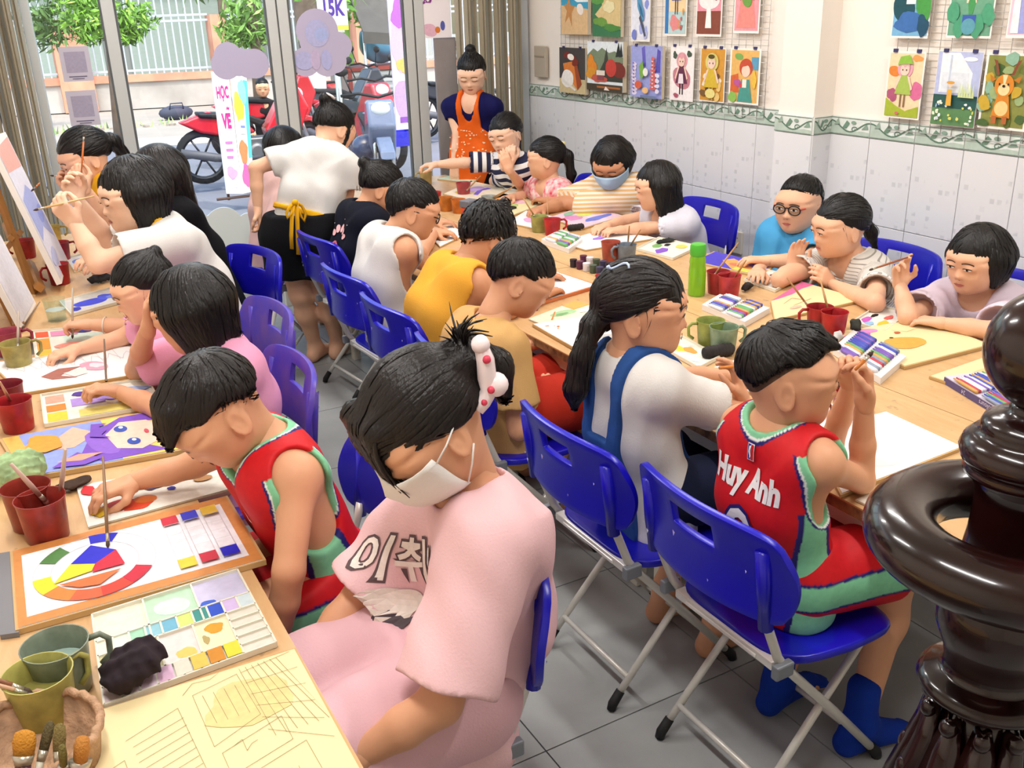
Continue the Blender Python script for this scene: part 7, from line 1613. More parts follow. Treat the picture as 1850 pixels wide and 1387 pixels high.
for i, c in enumerate(('#e6e4d2', '#d6e6d8', '#9fd0b4', '#8fc4d2', '#6fb0cc', '#c9dc7a', '#3f8f8a', '#2a4fc4', '#c9b4e0', '#c6d6dc')): C_.append((c, rect(.1*i+.005, .505, .1*i+.095, .655)))
for i, c in enumerate(('#dcc9cf', '#e3cfd6', '#d9c2d2', '#e0b8d4', '#e6d2c2', '#e3bb55', '#c9862a', '#e6cf3a')): C_.append((c, rect(.1*i+.005, .005, .1*i+.095, .155)))
palette(((168, 1118), (430, 1036), (500, 1168), (190, 1282)), 'large divided watercolour palette under the black rag', C_, walls=W2)
def palshape(seed, cols): return [(c, blob(x, y, rx, ry, seed+i)) for i, (c, x, y, rx, ry) in enumerate(cols)]
palette(((138, 880), (385, 838), (418, 885), (160, 955)), 'white palette of thick red, green and purple paint', [('#eceae0', rect(0, 0, 1, 1)), ('#cfe6da', rect(.1, .55, .6, .95))]+palshape(1, [('#cc2f2a', .22, .3, .1, .15), ('#d84a2a', .35, .22, .12, .12), ('#d8742f', .42, .3, .08, .1), ('#3f2f5a', .5, .62, .08, .13), ('#5a8a45', .72, .72, .1, .16), ('#2a2a9a', .62, .42, .03, .05), ('#b03050', .34, .6, .07, .08), ('#e3c02f', .1, .25, .06, .12), ('#c81f28', .07, .8, .05, .12)])+[('#b98a5a', ell(.86, .5, .07, .09))], walls=False)
palette(((75, 718), (268, 688), (292, 735), (82, 772)), 'palette of purple, lilac, orange and yellow squares', [('#e3e0d4', rect(0, 0, 1, 1))]+[(c, rect(x0, y0_, x1, y1_)) for c, x0, y0_, x1, y1_ in (('#e8a08a', .03, .68, .2, .95), ('#e8832f', .03, .4, .2, .62), ('#e8c83a', .03, .08, .2, .36), ('#a88ad0', .25, .45, .55, .72), ('#e6d87a', .3, .08, .75, .32))]+palshape(4, [('#4a2a8a', .36, .85, .09, .08), ('#2f2a9a', .56, .88, .09, .07), ('#a486d4', .6, .6, .12, .12), ('#e0a05a', .8, .35, .14, .13), ('#9aaede', .85, .7, .12, .1)]))
palette(((58, 602), (236, 588), (245, 622), (66, 652)), 'palette with red, orange and pink paints by the outstretched arm', [('#e0e0d2', rect(0, 0, 1, 1)), ('#cfe0d0', rect(.3, .4, .95, .75))]+[(c, rect(x0, y0_, x1, y1_)) for c, x0, y0_, x1, y1_ in (('#e0582f', .03, .75, .16, .97), ('#ec9a2f', .03, .3, .16, .7), ('#f0b83a', .03, .05, .16, .28), ('#e08ab0', .18, .75, .45, .95))]+palshape(7, [('#e2917f', .4, .3, .2, .14), ('#b05a4f', .7, .2, .2, .08), ('#2a2a8a', .5, .85, .1, .06), ('#a84a4a', .8, .9, .1, .05)]))
# portrait painting and sketch sheets
S = [('#e6b05a', rect(0, 0, .12, 1)), ('#8f9fe0', rect(.08, 0, .5, 1)), ('#e9cf6a', rect(.5, 0, 1, 1)), ('#f0b8a0', [(.12, .5), (.35, .95), (.45, .7), (.3, .45)]), ('#7a4ec0', [(.3, .2), (.42, .7), (.6, .98), (.9, .98), (.85, .75), (.62, .8), (.5, .55), (.62, .3), (.75, .05), (.4, .02)]), ('#8f63d0', blob(.45, .45, .08, .3, 3)), ('#f3cdbb', [(.5, .25), (.48, .6), (.58, .85), (.72, .8), (.8, .55), (.75, .3), (.62, .15)]), ('#f3cdbb', [(.75, .62), (.98, .75), (.98, .5), (.78, .4)]), ('#2f4fb0', ell(.57, .68, .035, .08)), ('#2f4fb0', ell(.6, .34, .035, .08)), ('#e9f0f6', ell(.575, .71, .012, .03)), ('#e9f0f6', ell(.605, .37, .012, .03)), ('#d8556a', ell(.69, .52, .012, .05)), ('#e39a3a', blob(.17, .65, .09, .22, 5)), ('#7a4ec0', [(.14, .05), (.3, .3), (.4, .08), (.3, .0)]), ('#e8a088', [(.18, .15), (.3, .25), (.42, .2), (.3, .1)]), ('#6f9fe0', blob(.8, .2, .04, .1, 8)), ('#7a4ec0', [(.5, .5), (.46, .6), (.5, .7), (.47, .8), (.52, .86), (.44, .9), (.4, .6)])]
board(((0, 800), (352, 735), (398, 808), (42, 872)), 'purple haired portrait painting lying on the left table', M_sheetw, S, .012, .015)
S = [('#cfcad0', line2([(.05+.9*i/30, .7+.12*math.sin(i*1.7)) for i in range(31)], .006)), ('#cfcad0', [rect(x, .55, x+.004, .95) for x in (.3, .45, .55, .66, .78)]), ('#a8685a', [(.2, .35), (.35, .52), (.5, .5), (.42, .42), (.32, .3), (.42, .18), (.25, .22)]), ('#e6a0b4', blob(.58, .45, .09, .16, 3)), ('#f3d6de', blob(.6, .46, .05, .08, 4)), ('#f0dcd6', [(.35, .35), (.52, .45), (.5, .25), (.4, .2)])]
board(((-20, 660), (262, 625), (300, 672), (40, 715)), 'white sheet with pale pink and brown sketch under a hand', M_sheetw, S, .008, .01)
# sepia drawing of a van and house
S = [('#d9bf7f', blob(.3, .15, .35, .2, 3)), ('#e3c98a', blob(.7, .75, .2, .15, 5))]
def sk(*L): return [('#98895e', [s for l in L for s in line2(l, .0022)])]
S += sk([(.15, .75), (.4, .85), (.42, .3), (.2, .2)], *[[(.17, .75-.05*i), (.41, .83-.05*i)] for i in range(1, 9)], [(.48, .9), (.7, .95), (.72, .65), (.48, .55), (.48, .9)], [(.5, .5), (.8, .6), (.8, .45), (.5, .36), (.5, .5)], [(.45, .3), (.85, .42), (.86, .12), (.45, .0)], *[[(.72+.03*i, .98), (.74+.05*i, .5)] for i in range(7)], *[[(.72, .95-.08*i), (.97, .99-.12*i)] for i in range(6)], *[[(.5+.03*i, .3), (.5+.03*i, .2)] for i in range(10)], [(.03, .6), (.12, .64), (.12, .3), (.03, .25)], [(.05, .6), (.05, .3)], [(.44, .92), (.5, .98), (.58, .97), (.63, 1.0)], *[[(.52+.05*i, .88), (.53+.05*i, .68)] for i in range(4)], [(.56, .52), (.6, .54), (.6, .47), (.63, .5), (.66, .51)])
board(((138, 1302), (535, 1176), (690, 1460), (240, 1620)), 'cream sheet with a pen drawing of a shop front and van', M_sheety, S, .008, .01)

# mugs, brushes, rags
def brush_geo(t, A, B_, r=.0035, col='#c98a4a', tip='#4a3a30', flat=False):
    A, B_ = np.asarray(A), np.asarray(B_); d = nrm(B_-A); L = np.linalg.norm(B_-A); w = .02 if flat else 0
    b = MB(); b.tube([A, A+d*L*.5, A+d*(L-.035)], [r*.7, r*1.15, r], 8); b.build('handle', mat('brush_handle_'+col, col, .35), t, True, world=True)
    b = MB(); b.tube([A+d*(L-.036), A+d*(L-.016)], [r, r*1.15 if not flat else .006], 8, flat=None); b.build('ferrule', mat('brush_ferrule', '#b9b4a4', .3, .7), t, True, world=True)
    b = MB(); b.tube([A+d*(L-.017), A+d*(L-.008), B_], [r*1.1, r*1.2, r*.25], 8); b.build('bristle', mat('brush_tip_'+tip, tip, .8), t, True, world=True)
def brush(A, B_, label, **k):
    t = thing('paintbrush', np.asarray(B_), 0, label, 'brush', 'paintbrushes in use'); brush_geo(t, A, B_, **k); return t
MUG = {}
def mug(px, py, col, liq, label, r=.045, h=.088, hand=None, z=TT, clear=False, lev=.55):
    c = pz(px, py, z); t = thing('plastic_mug' if not clear else 'water_glass', (c[0], c[1], z), 0, label, 'mug')
    m = glass_mat('cup_glass') if clear else mat('mug_'+col, col, .35, var=.45, vscale=22, spec=.5)
    b = MB(); b.lathe([(r*.82, 0), (r*.84, .002), (r*.98, h*.9), (r*1.04, h), (r*1.0, h), (r*.93, h*.9), (r*.78, .006), (.0005, .005)], 28); cb = b.build('cup_body', m, t, True, sharp=50)
    b = MB(); b.lathe([(r*(.8+.13*lev), h*lev), (.0005, h*lev+.0003)], 24); b.build('paint_water', mat('water_'+liq, liq, .08, spec=.6), t)
    if hand is not None and not clear:
        a = R(hand); d = V(math.cos(a), math.sin(a), 0); P = [d*r*.95+V(0, 0, h*.9), d*(r+.018)+V(0, 0, h*.92), d*(r+.03)+V(0, 0, h*.78), d*(r+.028)+V(0, 0, h*.45), d*(r+.012)+V(0, 0, h*.3)]
        b = MB(); b.tube(P, .0055, 8); b.build('handle', m, cb, True)
    return t
RED, YEL, GRN, ORG = '#b5222a', '#b9a85a', '#7d9a74', '#d8752f'
mugs = [
 (88, 970, '#a8362e', '#7a2c24', 'red mug with two clear sticks, nearest on left table', .052, .1, None), (62, 948, '#9a3428', '#6a2a20', 'reddish brown mug behind the red mug with sticks', .052, .1, None),
 (35, 775, RED, '#5a1520', 'red mug beside the purple and yellow palette', .048, .09, None), (20, 745, '#8f2030', '#3a1018', 'dark red mug at the left edge behind another red mug', .048, .09, None),
 (36, 662, '#b3a660', '#a3935a', 'yellow stained mug with a handle by the left image edge', .047, .085, 10), (20, 640, '#b04058', '#8a2a40', 'pinkish red mug behind the yellow stained mug', .047, .085, 0),
 (88, 1300, '#c2bd68', '#8f8a4a', 'yellow green paint mug holding brushes, nearest the basket', .053, .095, 25), (118, 1245, '#8a9684', '#a9c4be', 'grey green mug of pale blue water beside the black rag', .053, .095, 0),
 (110, 512, RED, '#7a1a20', 'red mug behind the foot of the easel', .046, .088, 200), (112, 470, '#a81e26', '#6a151c', 'red mug behind the easel leg on the far left table', .046, .088, 0), (50, 465, '#a82028', '#5a1218', 'red mug left of the easel leg', .046, .088, 180), (98, 436, '#b59a4a', '#8f7a3a', 'ochre mug among paint jars at the far left', .042, .08, 0),
 (1478, 596, RED, '#8f1a20', 'red mug behind its twin near the boy in red', .044, .085, 160), (1504, 606, '#c4242c', '#9a1c22', 'front red mug with a brush near the boy in red', .044, .085, None),
 (1282, 622, '#a3b05a', '#7a9a6a', 'yellow green mug behind the grey green mug', .046, .085, 160), (1306, 634, '#8fa98a', '#6a8a72', 'grey green mug with handle beside the cloth roll', .046, .085, -15),
 (1296, 528, '#b8303a', '#8a2028', 'red mug just right of the green bottle', .044, .085, None), (1316, 535, '#d04048', '#b83038', 'bright red mug with a brush right of the green bottle', .044, .085, None),
 (1103, 470, '#c05a48', '#a8402f', 'terracotta red mug left of the grey blue mug', .042, .085, None), (1132, 474, '#8a98a8', '#7f8fa0', 'grey blue mug with two brushes', .042, .082, 170),
 (1095, 536, '#d0303a', '#b02028', 'red mug peeping out left of the girl in overalls', .042, .085, None),
 (998, 424, '#cc2a34', '#a01f28', 'red mug with handle by the rolled dark cloth', .042, .08, -20), (974, 418, '#b3b468', '#8f9a4a', 'yellow green mug with slanted brushes', .042, .08, None),
 (806, 380, '#d9822f', '#c86f2a', 'orange mug left of its twin at the far table end', .04, .075, None), (829, 384, '#d8782a', '#c2662a', 'orange mug right of its twin at the far table end', .04, .075, None),
 (786, 370, '#cc2f30', '#a02020', 'red mug left of the orange mugs', .04, .075, 180), (838, 352, '#b8444a', '#8f3038', 'dull red mug behind the orange mugs', .044, .075, None),
 (770, 333, '#b9a56a', '#a8925a', 'ochre mug under the stretched hand', .042, .085, 180), (884, 378, '#b4bcb8', '#8f9a98', 'pale grey mug with two brushes at the far end', .042, .075, None)]
for a in mugs: mug(a[0], a[1]-0, a[2], a[3], a[4], a[5], a[6], a[7])
mug(104, 578, '#ffffff', '#cfd2cc', 'clear water glass beside the blue palette', .04, .085, None, clear=True, lev=.5)
mug(1530, 755, RED, '#8f1a20', 'red mug half hidden behind the boy in red', .044, .085, None)
def stick(pa, pb, za, zb, label, **k): brush(pz(*pa, za), pz(*pb, zb), label, **k)
stick((20, 838), (88, 912), TZ+.19, TZ+.06, 'clear plastic stick leaning left in the nearest red mug', r=.0055, col='#c9a89a', tip='#8a4a40'); stick((118, 812), (108, 905), TZ+.21, TZ+.06, 'clear plastic stick standing upright in the nearest red mug', r=.005, col='#c9b0a0', tip='#8a4a40')
stick((-20, 1222), (60, 1252), TZ+.12, TZ+.075, 'brown brush handle lying across the yellow green mug', r=.004, col='#8a5a40'); stick((-20, 1232), (66, 1258), TZ+.115, TZ+.07, 'pale brush handle beside the brown one in the mug', r=.0035, col='#c9a080')
stick((0, 690), (22, 730), TZ+.18, TZ+.05, 'thin brush leaning in the left dark red mug', r=.004, col='#c9a080'); stick((33, 562), (32, 640), TZ+.17, TZ+.05, 'grey brush standing in the yellow stained mug', r=.004, col='#a99a8a'); stick((72, 545), (36, 598), TZ+.17, TZ+.06, 'thin grey brush leaning right from the pinkish mug', r=.003, col='#9a8a7a')
for a in (((1422, 502), (1462, 556), 'brown brush leaning left in the rear red mug by the boy'), ((1482, 505), (1500, 575), 'brown brush standing in the front red mug by the boy'), ((1334, 438), (1284, 505), 'long tan brush leaning right in the red mug by the bottle'), ((1348, 470), (1322, 510), 'short tan brush in the bright red mug by the bottle'), ((1137, 408), (1134, 445), 'upright brush in the grey blue mug'), ((1157, 415), (1136, 448), 'slanted brush in the grey blue mug'), ((945, 357), (970, 398), 'dark brush slanting left in the yellow green mug'), ((989, 352), (990, 400), 'pale brush upright in the red mug with handle'), ((930, 335), (888, 362), 'tan brush slanting right in the pale grey mug'), ((922, 340), (884, 360), 'second tan brush in the pale grey mug'), ((868, 318), (842, 345), 'brush leaning in the dull red mug')):
    stick(a[0], a[1], TZ+.17, TZ+.05, a[2], col='#b98a58')
# brushes in hands
def hbrush(I, k, tail, tip, dy, label, **kw):
    y = I['pv'][1]; brush(pY(tail[0], tail[1], y+dy), pY(tip[0], tip[1], y+dy), label, **kw)
W23 = P22['pts']['R'][2]; brush(pY(186, 825, W23[1]-.03), pz(195, 990, TZ+.016), 'thin wooden brush held upright over the colour wheel', col='#8a6a4a')
W21 = P21['pts']['L'][2]; brush(pY(188, 612, W21[1]), pz(192, 690, TZ+.012), 'grey brush held by the bob haired girl in pink', col='#b0a090')
W20 = P20['pts']['L'][2]; brush(pY(131, 520, W20[1]), pz(131, 612, TZ+.01), 'clear handled brush held over the red and orange palette', col='#c9c0b0')
W8 = P8['pts']['R'][2]; brush(pY(1648, 462, W8[1]-.03), pY(1570, 488, W8[1]-.03), 'brush held level by the bob haired girl by the wall', col='#9a5a3a')
W16 = P16['pts']['R'][2]; brush(pY(1545, 668, W16[1]-.05), pY(1578, 634, W16[1]-.05), 'short brown pencil in the hand of the boy in red', col='#c9762f', tip='#3a2a24', r=.004)
W15 = P15['pts']['R'][2]; brush(pY(1300, 664, W15[1]-.02), pY(1345, 660, W15[1]-.02), 'orange pencil held by the girl in overalls', col='#d8832f', r=.004)
W18 = P18['pts']['L'][2]; brush(pY(170, 354, W18[1]-.02), pY(60, 380, W18[1]-.02), 'pale brush held to the canvas by the woman in white', col='#d9b07a')
W17 = P17['pts']['L'][2]; brush(pY(146, 324, W17[1]-.02), pY(152, 240, W17[1]-.02), 'orange brush held upright at the far easel', col='#d8763a'); W17 = P17['pts']['R'][2]; brush(pY(173, 322, W17[1]), pY(90, 317, W17[1]), 'orange brush held level at the far easel', col='#d8763a'); brush(pY(72, 330, 4.6), pY(56, 346, 4.6), 'short orange brush behind the canvas', col='#d8763a')
brush(pz(1035, 712-0, .62), pz(1078, 640, TZ-.06), 'dark brush handle poking out below the aisle table', col='#2a3040') if False else None
def rag(px, py, sx, sy, sz, col, label, rot=0, seed=1, z=TT, rib=0):
    c = pz(px, py, z); t = thing('paint_rag', (c[0], c[1], z), R(rot), label, 'rag'); F = Field()
    if rib: F.rc((-sx+sy, 0, sz), (sx-sy, 0, sz), sz, sz)
    else:
        F.el((0, 0, sz*.9), (sx, sy, sz)); F.el((sx*.4, sy*.3, sz*1.0), (sx*.6, sy*.6, sz*.9), None, .01); F.el((-sx*.5, -sy*.2, sz*.7), (sx*.5, sy*.6, sz*.7), None, .01)
    g = np.random.default_rng(seed); K = g.normal(size=(6, 3)); K /= np.linalg.norm(K, axis=1, keepdims=True)
    def dsp(P):
        if rib: return .0018*np.sin(P[:, 0]*520)+.0006*np.sin(P[:, 1]*300+P[:, 0]*90)
        w = np.sin(P@K[0]*60)*1.2; o = 0
        for i in range(1, 6): o = o+np.abs(np.sin(P@K[i]*(55+25*i)+w))*(.006/i**.5)
        return o-.006
    F.disp = dsp; F.pl((0, 0, .0005), (0, 0, -1)); v, f = mesh_field(F, .0042 if sx > .05 else .0045); mesh_obj('cloth', v, f, mat('rag_'+col, col, .95, var=.5, vscale=20), t, True); return t
rag(245, 1228, .062, .048, .036, '#2c1f28', 'crumpled black purple rag on the large palette', 20, 3, TT+.012)
rag(133, 884, .05, .03, .014, '#4a3428', 'brown twisted rag behind the red mugs', 10, 4); rag(182, 510, .055, .03, .022, '#3f4248', 'dark grey folded cloth on the far left table', 5, 5)
rag(1297, 645, .062, .024, .021, '#3a3533', 'dark ribbed cloth roll in front of the green mugs', -8, 6, rib=1); rag(1545, 598, .04, .025, .024, '#3f4038', 'dark olive cloth roll beside the front red mug', 40, 7); rag(1350, 524, .045, .022, .018, '#3a322e', 'brown black cloth beside the bright red mug', 20, 8)
rag(1040, 416, .05, .018, .016, '#3c3434', 'dark grey rolled cloth by the red mug with handle', -5, 9, rib=1); rag(1202, 440, .06, .025, .014, '#2f302c', 'black netted cloth on the wall side of the table', -10, 10); rag(922, 380, .05, .03, .015, '#34332f', 'dark crumpled cloth by the pale grey mug', 0, 11); rag(1512, 618, .022, .018, .02, '#e9e6e2', 'white crumpled tissue beside the watercolour tubes', 0, 12)
rag(30, 880, .08, .06, .05, '#b9d9a0', 'pale green plastic bag at the left edge', 0, 13)
# boards on the centre tables
S16 = sk([(.3, .5), (.4, .62), (.55, .66), (.7, .6), (.72, .5), (.6, .42), (.5, .5)], [(.55, .66), (.66, .74), (.8, .7)], [(.2, .3), (.4, .4)], [(.3, .2), (.45, .1), (.6, .14)])
S16 = [('#c9c6cc', s[1]) for s in S16]
board(((1462, 784), (1600, 747), (1742, 812), (1518, 900)), 'white sheet with a faint pencil sketch under the boy in red', M_sheetw, S16, .008, .015)
palette(((1545, 905), (1600, 884), (1700, 912), (1640, 950)), 'oval white palette at the table edge beside the staircase post', [('#e9e2d2', rect(0, 0, 1, 1))]+palshape(3, [('#d8b89a', .3, .5, .12, .2), ('#c9d0c8', .6, .5, .15, .2)]), walls=False, base='#e6dcc6')
board(((1500, 606), (1668, 579), (1790, 628), (1634, 668)), 'cream painting with an orange patch and magenta petals by the wall', M_sheety, [('#cf6ab8', [(.0, .85), (.25, .98), (.3, .85), (.12, .62)]), ('#d88fc8', blob(.3, .9, .1, .06, 3)), ('#dca54a', blob(.38, .45, .2, .16, 4, 20, .06)), ('#4a3a2a', ell(.36, .62, .02, .02)), ('#b9603f', blob(.5, .72, .03, .03, 5))]+[('#cbb586', line2([(.5, .8), (.6, .7), (.75, .75), (.85, .6)], .006))], .01, .015)
board(((1678, 684), (1790, 645), (1880, 668), (1770, 715)), 'cream painted board beyond the watercolour box near the post', M_sheety, [('#cbb37f', line2([(.1, .5), (.4, .6), (.7, .5)], .01)), ('#dcc28a', blob(.5, .5, .2, .15, 3))], .008, .015)
board(((1392, 548), (1448, 512), (1562, 545), (1398, 582)), 'cream painting with a pink top edge in front of the blouse girl', M_sheety, [('#d86a9a', [(.0, 1), (1, 1), (1, .8), (.75, .85), (.5, .82), (.2, .9)]), ('#c98a6a', line2([(.2, .6), (.4, .7), (.5, .5)], .012)), ('#d9a07a', line2([(.3, .4), (.6, .45)], .012)), ('#e3b8a0', blob(.3, .3, .08, .06, 3))], .008, .012)
board(((1250, 474), (1290, 456), (1400, 482), (1372, 502)), 'purple and orange painting in front of the boy in the blue polo', M_sheetw, [('#4a3fc0', rect(0, 0, 1, 1)), ('#e8a05a', [(0, 0), (.4, .1), (.8, .6), (.5, .7), (0, .4)]), ('#e0785a', blob(.4, .4, .12, .15, 3)), ('#e6cf5a', rect(0, 0, .25, .4))], .006, .03)
palette(((1345, 508), (1382, 490), (1440, 505), (1400, 528)), 'palette of blue, magenta and yellow beside the dark cloth', [('#e6e3da', rect(0, 0, 1, 1))]+palshape(2, [('#5f9fc8', .25, .7, .15, .15), ('#c860b8', .5, .8, .15, .12), ('#e3a83a', .6, .3, .2, .15), ('#8a4a2a', .8, .6, .1, .1)]))
palette(((1540, 585), (1585, 556), (1645, 568), (1598, 602)), 'palette of magenta, black and yellow by the olive cloth', [('#e6e3da', rect(0, 0, 1, 1))]+palshape(5, [('#c45ab8', .3, .8, .15, .12), ('#1a1a1c', .55, .75, .1, .08), ('#e3c02f', .3, .3, .15, .12), ('#d8605a', .6, .35, .12, .1), ('#8fb8d8', .15, .6, .1, .12)]))
palette(((1195, 630), (1232, 612), (1300, 648), (1262, 668)), 'palette with yellow and orange paint by the girl in overalls', [('#e3e0d2', rect(0, 0, 1, 1))]+palshape(6, [('#e8c83a', .4, .75, .16, .15), ('#e39a4a', .6, .55, .16, .15), ('#cfe0d8', .3, .3, .15, .15)]))
board(((1282, 668), (1340, 648), (1420, 690), (1370, 722)), 'white sheet under the raised hand of the girl in overalls', M_sheetw, None, .006, .02)
palette(((1330, 770), (1450, 715), (1560, 750), (1440, 800)), 'painted palette with pale blue and pink beside the boy in red', [('#e9e6e0', rect(0, 0, 1, 1)), ('#a9d6d6', blob(.3, .4, .15, .15, 3)), ('#e0706a', blob(.6, .75, .2, .12, 4))], walls=False)
board(((962, 590), (1090, 570), (1160, 610), (1048, 640)), 'blank white sheet on a board beside the boy in tan', M_sheetw, None, .01, .01)
palette(((955, 578), (1040, 545), (1096, 562), (985, 590)), 'pale green and orange painted palette beside the blank sheet', [('#e6dfc6', rect(0, 0, 1, 1)), ('#a9cc9a', blob(.5, .55, .22, .2, 3)), ('#7fb07a', blob(.45, .5, .1, .1, 4)), ('#e0a85a', rect(.7, .55, 1, 1)), ('#d8834a', line2([(.2, .3), (.45, .8)], .03)), ('#cfe0d8', blob(.8, .3, .12, .12, 5))], walls=False)
board(((955, 525), (1005, 495), (1082, 520), (962, 556)), 'white sheet on an orange edged board in front of the boy in tan', M_sheetw, None, .012, .03, bm=mat('board_orange_edge', '#d07a4a', .5))
board(((1010, 440), (1090, 416), (1188, 432), (1058, 454)), 'white sheet with purple brushwork under the long haired girl', M_sheetw, [('#8f5fd0', [(.4, .6), (.7, .75), (.72, .6), (.5, .5)]), ('#a884dc', blob(.55, .62, .12, .06, 4))], .006, .01)
board(((990, 395), (1060, 372), (1128, 392), (1050, 416)), 'multicoloured painting in front of the masked striped person', M_sheetw, [('#e6c8d8', rect(0, 0, 1, 1)), ('#d88fc0', blob(.3, .6, .2, .15, 2)), ('#c9d66a', blob(.6, .6, .2, .12, 3)), ('#6a7ad0', blob(.6, .25, .3, .1, 4)), ('#8fc0a0', blob(.4, .85, .15, .1, 5)), ('#e8d88a', blob(.8, .5, .1, .1, 6))], .006, .02)
board(((915, 404), (950, 382), (1015, 396), (980, 418)), 'pale painting with magenta strokes beside the yellow green mug', M_sheetw, [('#e6a8d0', blob(.5, .5, .3, .2, 2)), ('#6a5ab0', line2([(.1, .3), (.5, .35)], .05))], .006, .02)
board(((848, 372), (905, 350), (990, 368), (925, 392)), 'watercolour of yellow and violet strokes in front of the pink girl', M_sheetw, [('#e9e3b0', rect(0, 0, 1, 1)), ('#a88fd8', blob(.5, .7, .25, .12, 3)), ('#b8d07a', blob(.35, .35, .2, .12, 4)), ('#8f6fd0', line2([(.3, .6), (.7, .75)], .05)), ('#f0c8d8', blob(.7, .4, .15, .12, 6))], .006, .02)
board(((800, 352), (850, 328), (958, 350), (880, 372)), 'violet and orange watercolour in front of the striped girl', M_sheetw, [('#f0e3c8', rect(0, 0, 1, 1)), ('#7a6ad8', line2([(.3, .5), (.6, .6), (.8, .55)], .08)), ('#e39a4a', rect(0, 0, 1, .12)), ('#c9b0e6', blob(.6, .7, .2, .1, 3)), ('#e6c84a', blob(.3, .8, .15, .08, 4))], .006, .02)
board(((790, 325), (835, 312), (885, 318), (850, 332)), 'small green and white painting at the far end of the table', M_sheetw, [('#cfe0c0', rect(0, 0, 1, 1)), ('#8fb04a', blob(.4, .5, .2, .2, 3)), ('#5a5a6a', blob(.7, .4, .1, .1, 4))], .006, .02)
board(((772, 425), (815, 408), (842, 425), (795, 448)), 'white sheet under the hand of the boy in the white tank', M_sheetw, None, .006, .015)
palette(((1150, 452), (1190, 432), (1262, 448), (1215, 470)), 'palette of purple, green and black paint before the wall', [('#e9e4d8', rect(0, 0, 1, 1))]+palshape(9, [('#8a5ac8', .3, .5, .2, .12), ('#7fb06a', .5, .75, .15, .1), ('#2a2a2c', .7, .6, .1, .06), ('#e6cf5a', .8, .3, .15, .12)]))
# boxes of paint tubes
def tube_box(px4, label, rows, cols_, side='#e9e7e4', txt=None, cell=None):
    q = quadz(px4); c = sum(q)/4; r = thing('paint_tube_box', (c[0], c[1], TT), 0, label, 'paint box'); slab(q, .022, 'box_body', mat('tube_box_'+side, side, .4), r)
    g = random.Random(len(label)); U = nrm(q[2]-q[3]); Vv = nrm(q[0]-q[3]); proto = None
    nU = cols_
    for j in range(rows):
        for i in range(nU):
            p = uv(q, (i+.5)/nU, .08+.84*(j+.5)/rows)+V(0, 0, .028); L = np.linalg.norm(q[0]-q[3])*.84/rows*.82; w = np.linalg.norm(q[2]-q[3])/nU*.4
            b = MB(); b.tube([p-Vv*L*.5, p-Vv*L*.3, p+Vv*L*.3, p+Vv*L*.38, p+Vv*L*.5], [w, w, w*.9, w*.45, w*.45], 7, col=None); b.build('paint_tube', mat(*g.choice([('tube_white', '#e4e4ea', .3), ('tube_white', '#e4e4ea', .3), ('tube_blue', '#3f4fb0', .4), ('tube_red', '#b83a4a', .4), ('tube_green', '#6aa86a', .4), ('tube_grey', '#8a94a8', .4), ('tube_violet', '#7a5ab0', .4), ('tube_ochre', '#cfa05a', .4)])), r, True, world=True)
    if txt:
        n_ = nrm(np.cross(U, V(0, 0, 1))); o = (q[3]+q[2])/2+V(0, 0, .011)
        nn = -n_ if n_@(CAM-o) < 0 else n_
        flat_print('lettering', [('#5f5a86', rect(-.45*np.linalg.norm(q[2]-q[3]), -.009, .48*np.linalg.norm(q[2]-q[3]), .009)), ('#d9d6e6', move2(text_polys('Water Colours', .016), .03, 0, -1, -1)), ('#d9d6e6', move2(text_polys('24', .016), -.1, 0, -1, -1))], o, U, V(0, 0, 1), nn, r)
    return r
tube_box(((1504, 640), (1540, 607), (1636, 655), (1590, 695)), 'white box of watercolour tubes in front of the boy in red', 2, 12)
tube_box(((1690, 722), (1728, 688), (1862, 745), (1838, 772)), 'watercolour tube box with a violet edge reading Water Colours 24', 2, 12, '#c9c2d6', True) if False else tube_box(((1705, 692), (1768, 684), (1870, 738), (1832, 770)), 'watercolour tube box with a violet lettered edge', 2, 12, '#cfc8d8')
q = quadz(((1705, 692), (1768, 684), (1870, 738), (1832, 770))); A, B_ = q[0], q[3]; U = nrm(B_-A); L = np.linalg.norm(B_-A)
nn = nrm(np.cross(U, V(0, 0, 1))); nn = nn if nn@(CAM-A) > 0 else -nn
lb = [o for o in bpy.data.objects if o.get('label') == 'watercolour tube box with a violet lettered edge'][0]
flat_print('lettering', [('#5f5584', rect(0, 0, L, .02)), ('#dcd9ea', move2(text_polys('Water Colours', .02), L*.72, .010, -1, -1)), ('#dcd9ea', move2(text_polys('24', .018), L*.3, .010, -1, -1))], A, U, V(0, 0, 1), nn, lb, base=.001)
tube_box(((1268, 560), (1300, 541), (1390, 566), (1345, 592)), 'white box of paint tubes between the bottle and the cream painting', 2, 12)
tube_box(((978, 440), (1008, 424), (1052, 440), (1028, 458)), 'white box of paint tubes by the boy in yellow', 2, 8)
# paint pots in a row
pp = thing('paint_pot_tray', pz(1068, 492, TT), 0, 'clear tray of twelve little paint pots with dark lids', 'paint pots'); g = random.Random(2); a, b_, c_ = pz(1036, 482, TT), pz(1096, 500, TT), pz(1056, 474, TT)
for i in range(6):
    for j in range(2):
        p = a+(b_-a)*i/5+(c_-a)*j*.9; bb = MB(); bb.lathe([(.014, 0), (.015, .004), (.015, .022), (.016, .023), (.016, .034), (.0005, .035)], 14, p); bb.build('paint_pot', mat('pot_'+str((i+j) % 5), ['#2a2230', '#5a2a4a', '#e0dee6', '#4a5a4a', '#3a3a5a'][(i+j) % 5], .35), pp, True, world=True, sharp=40)
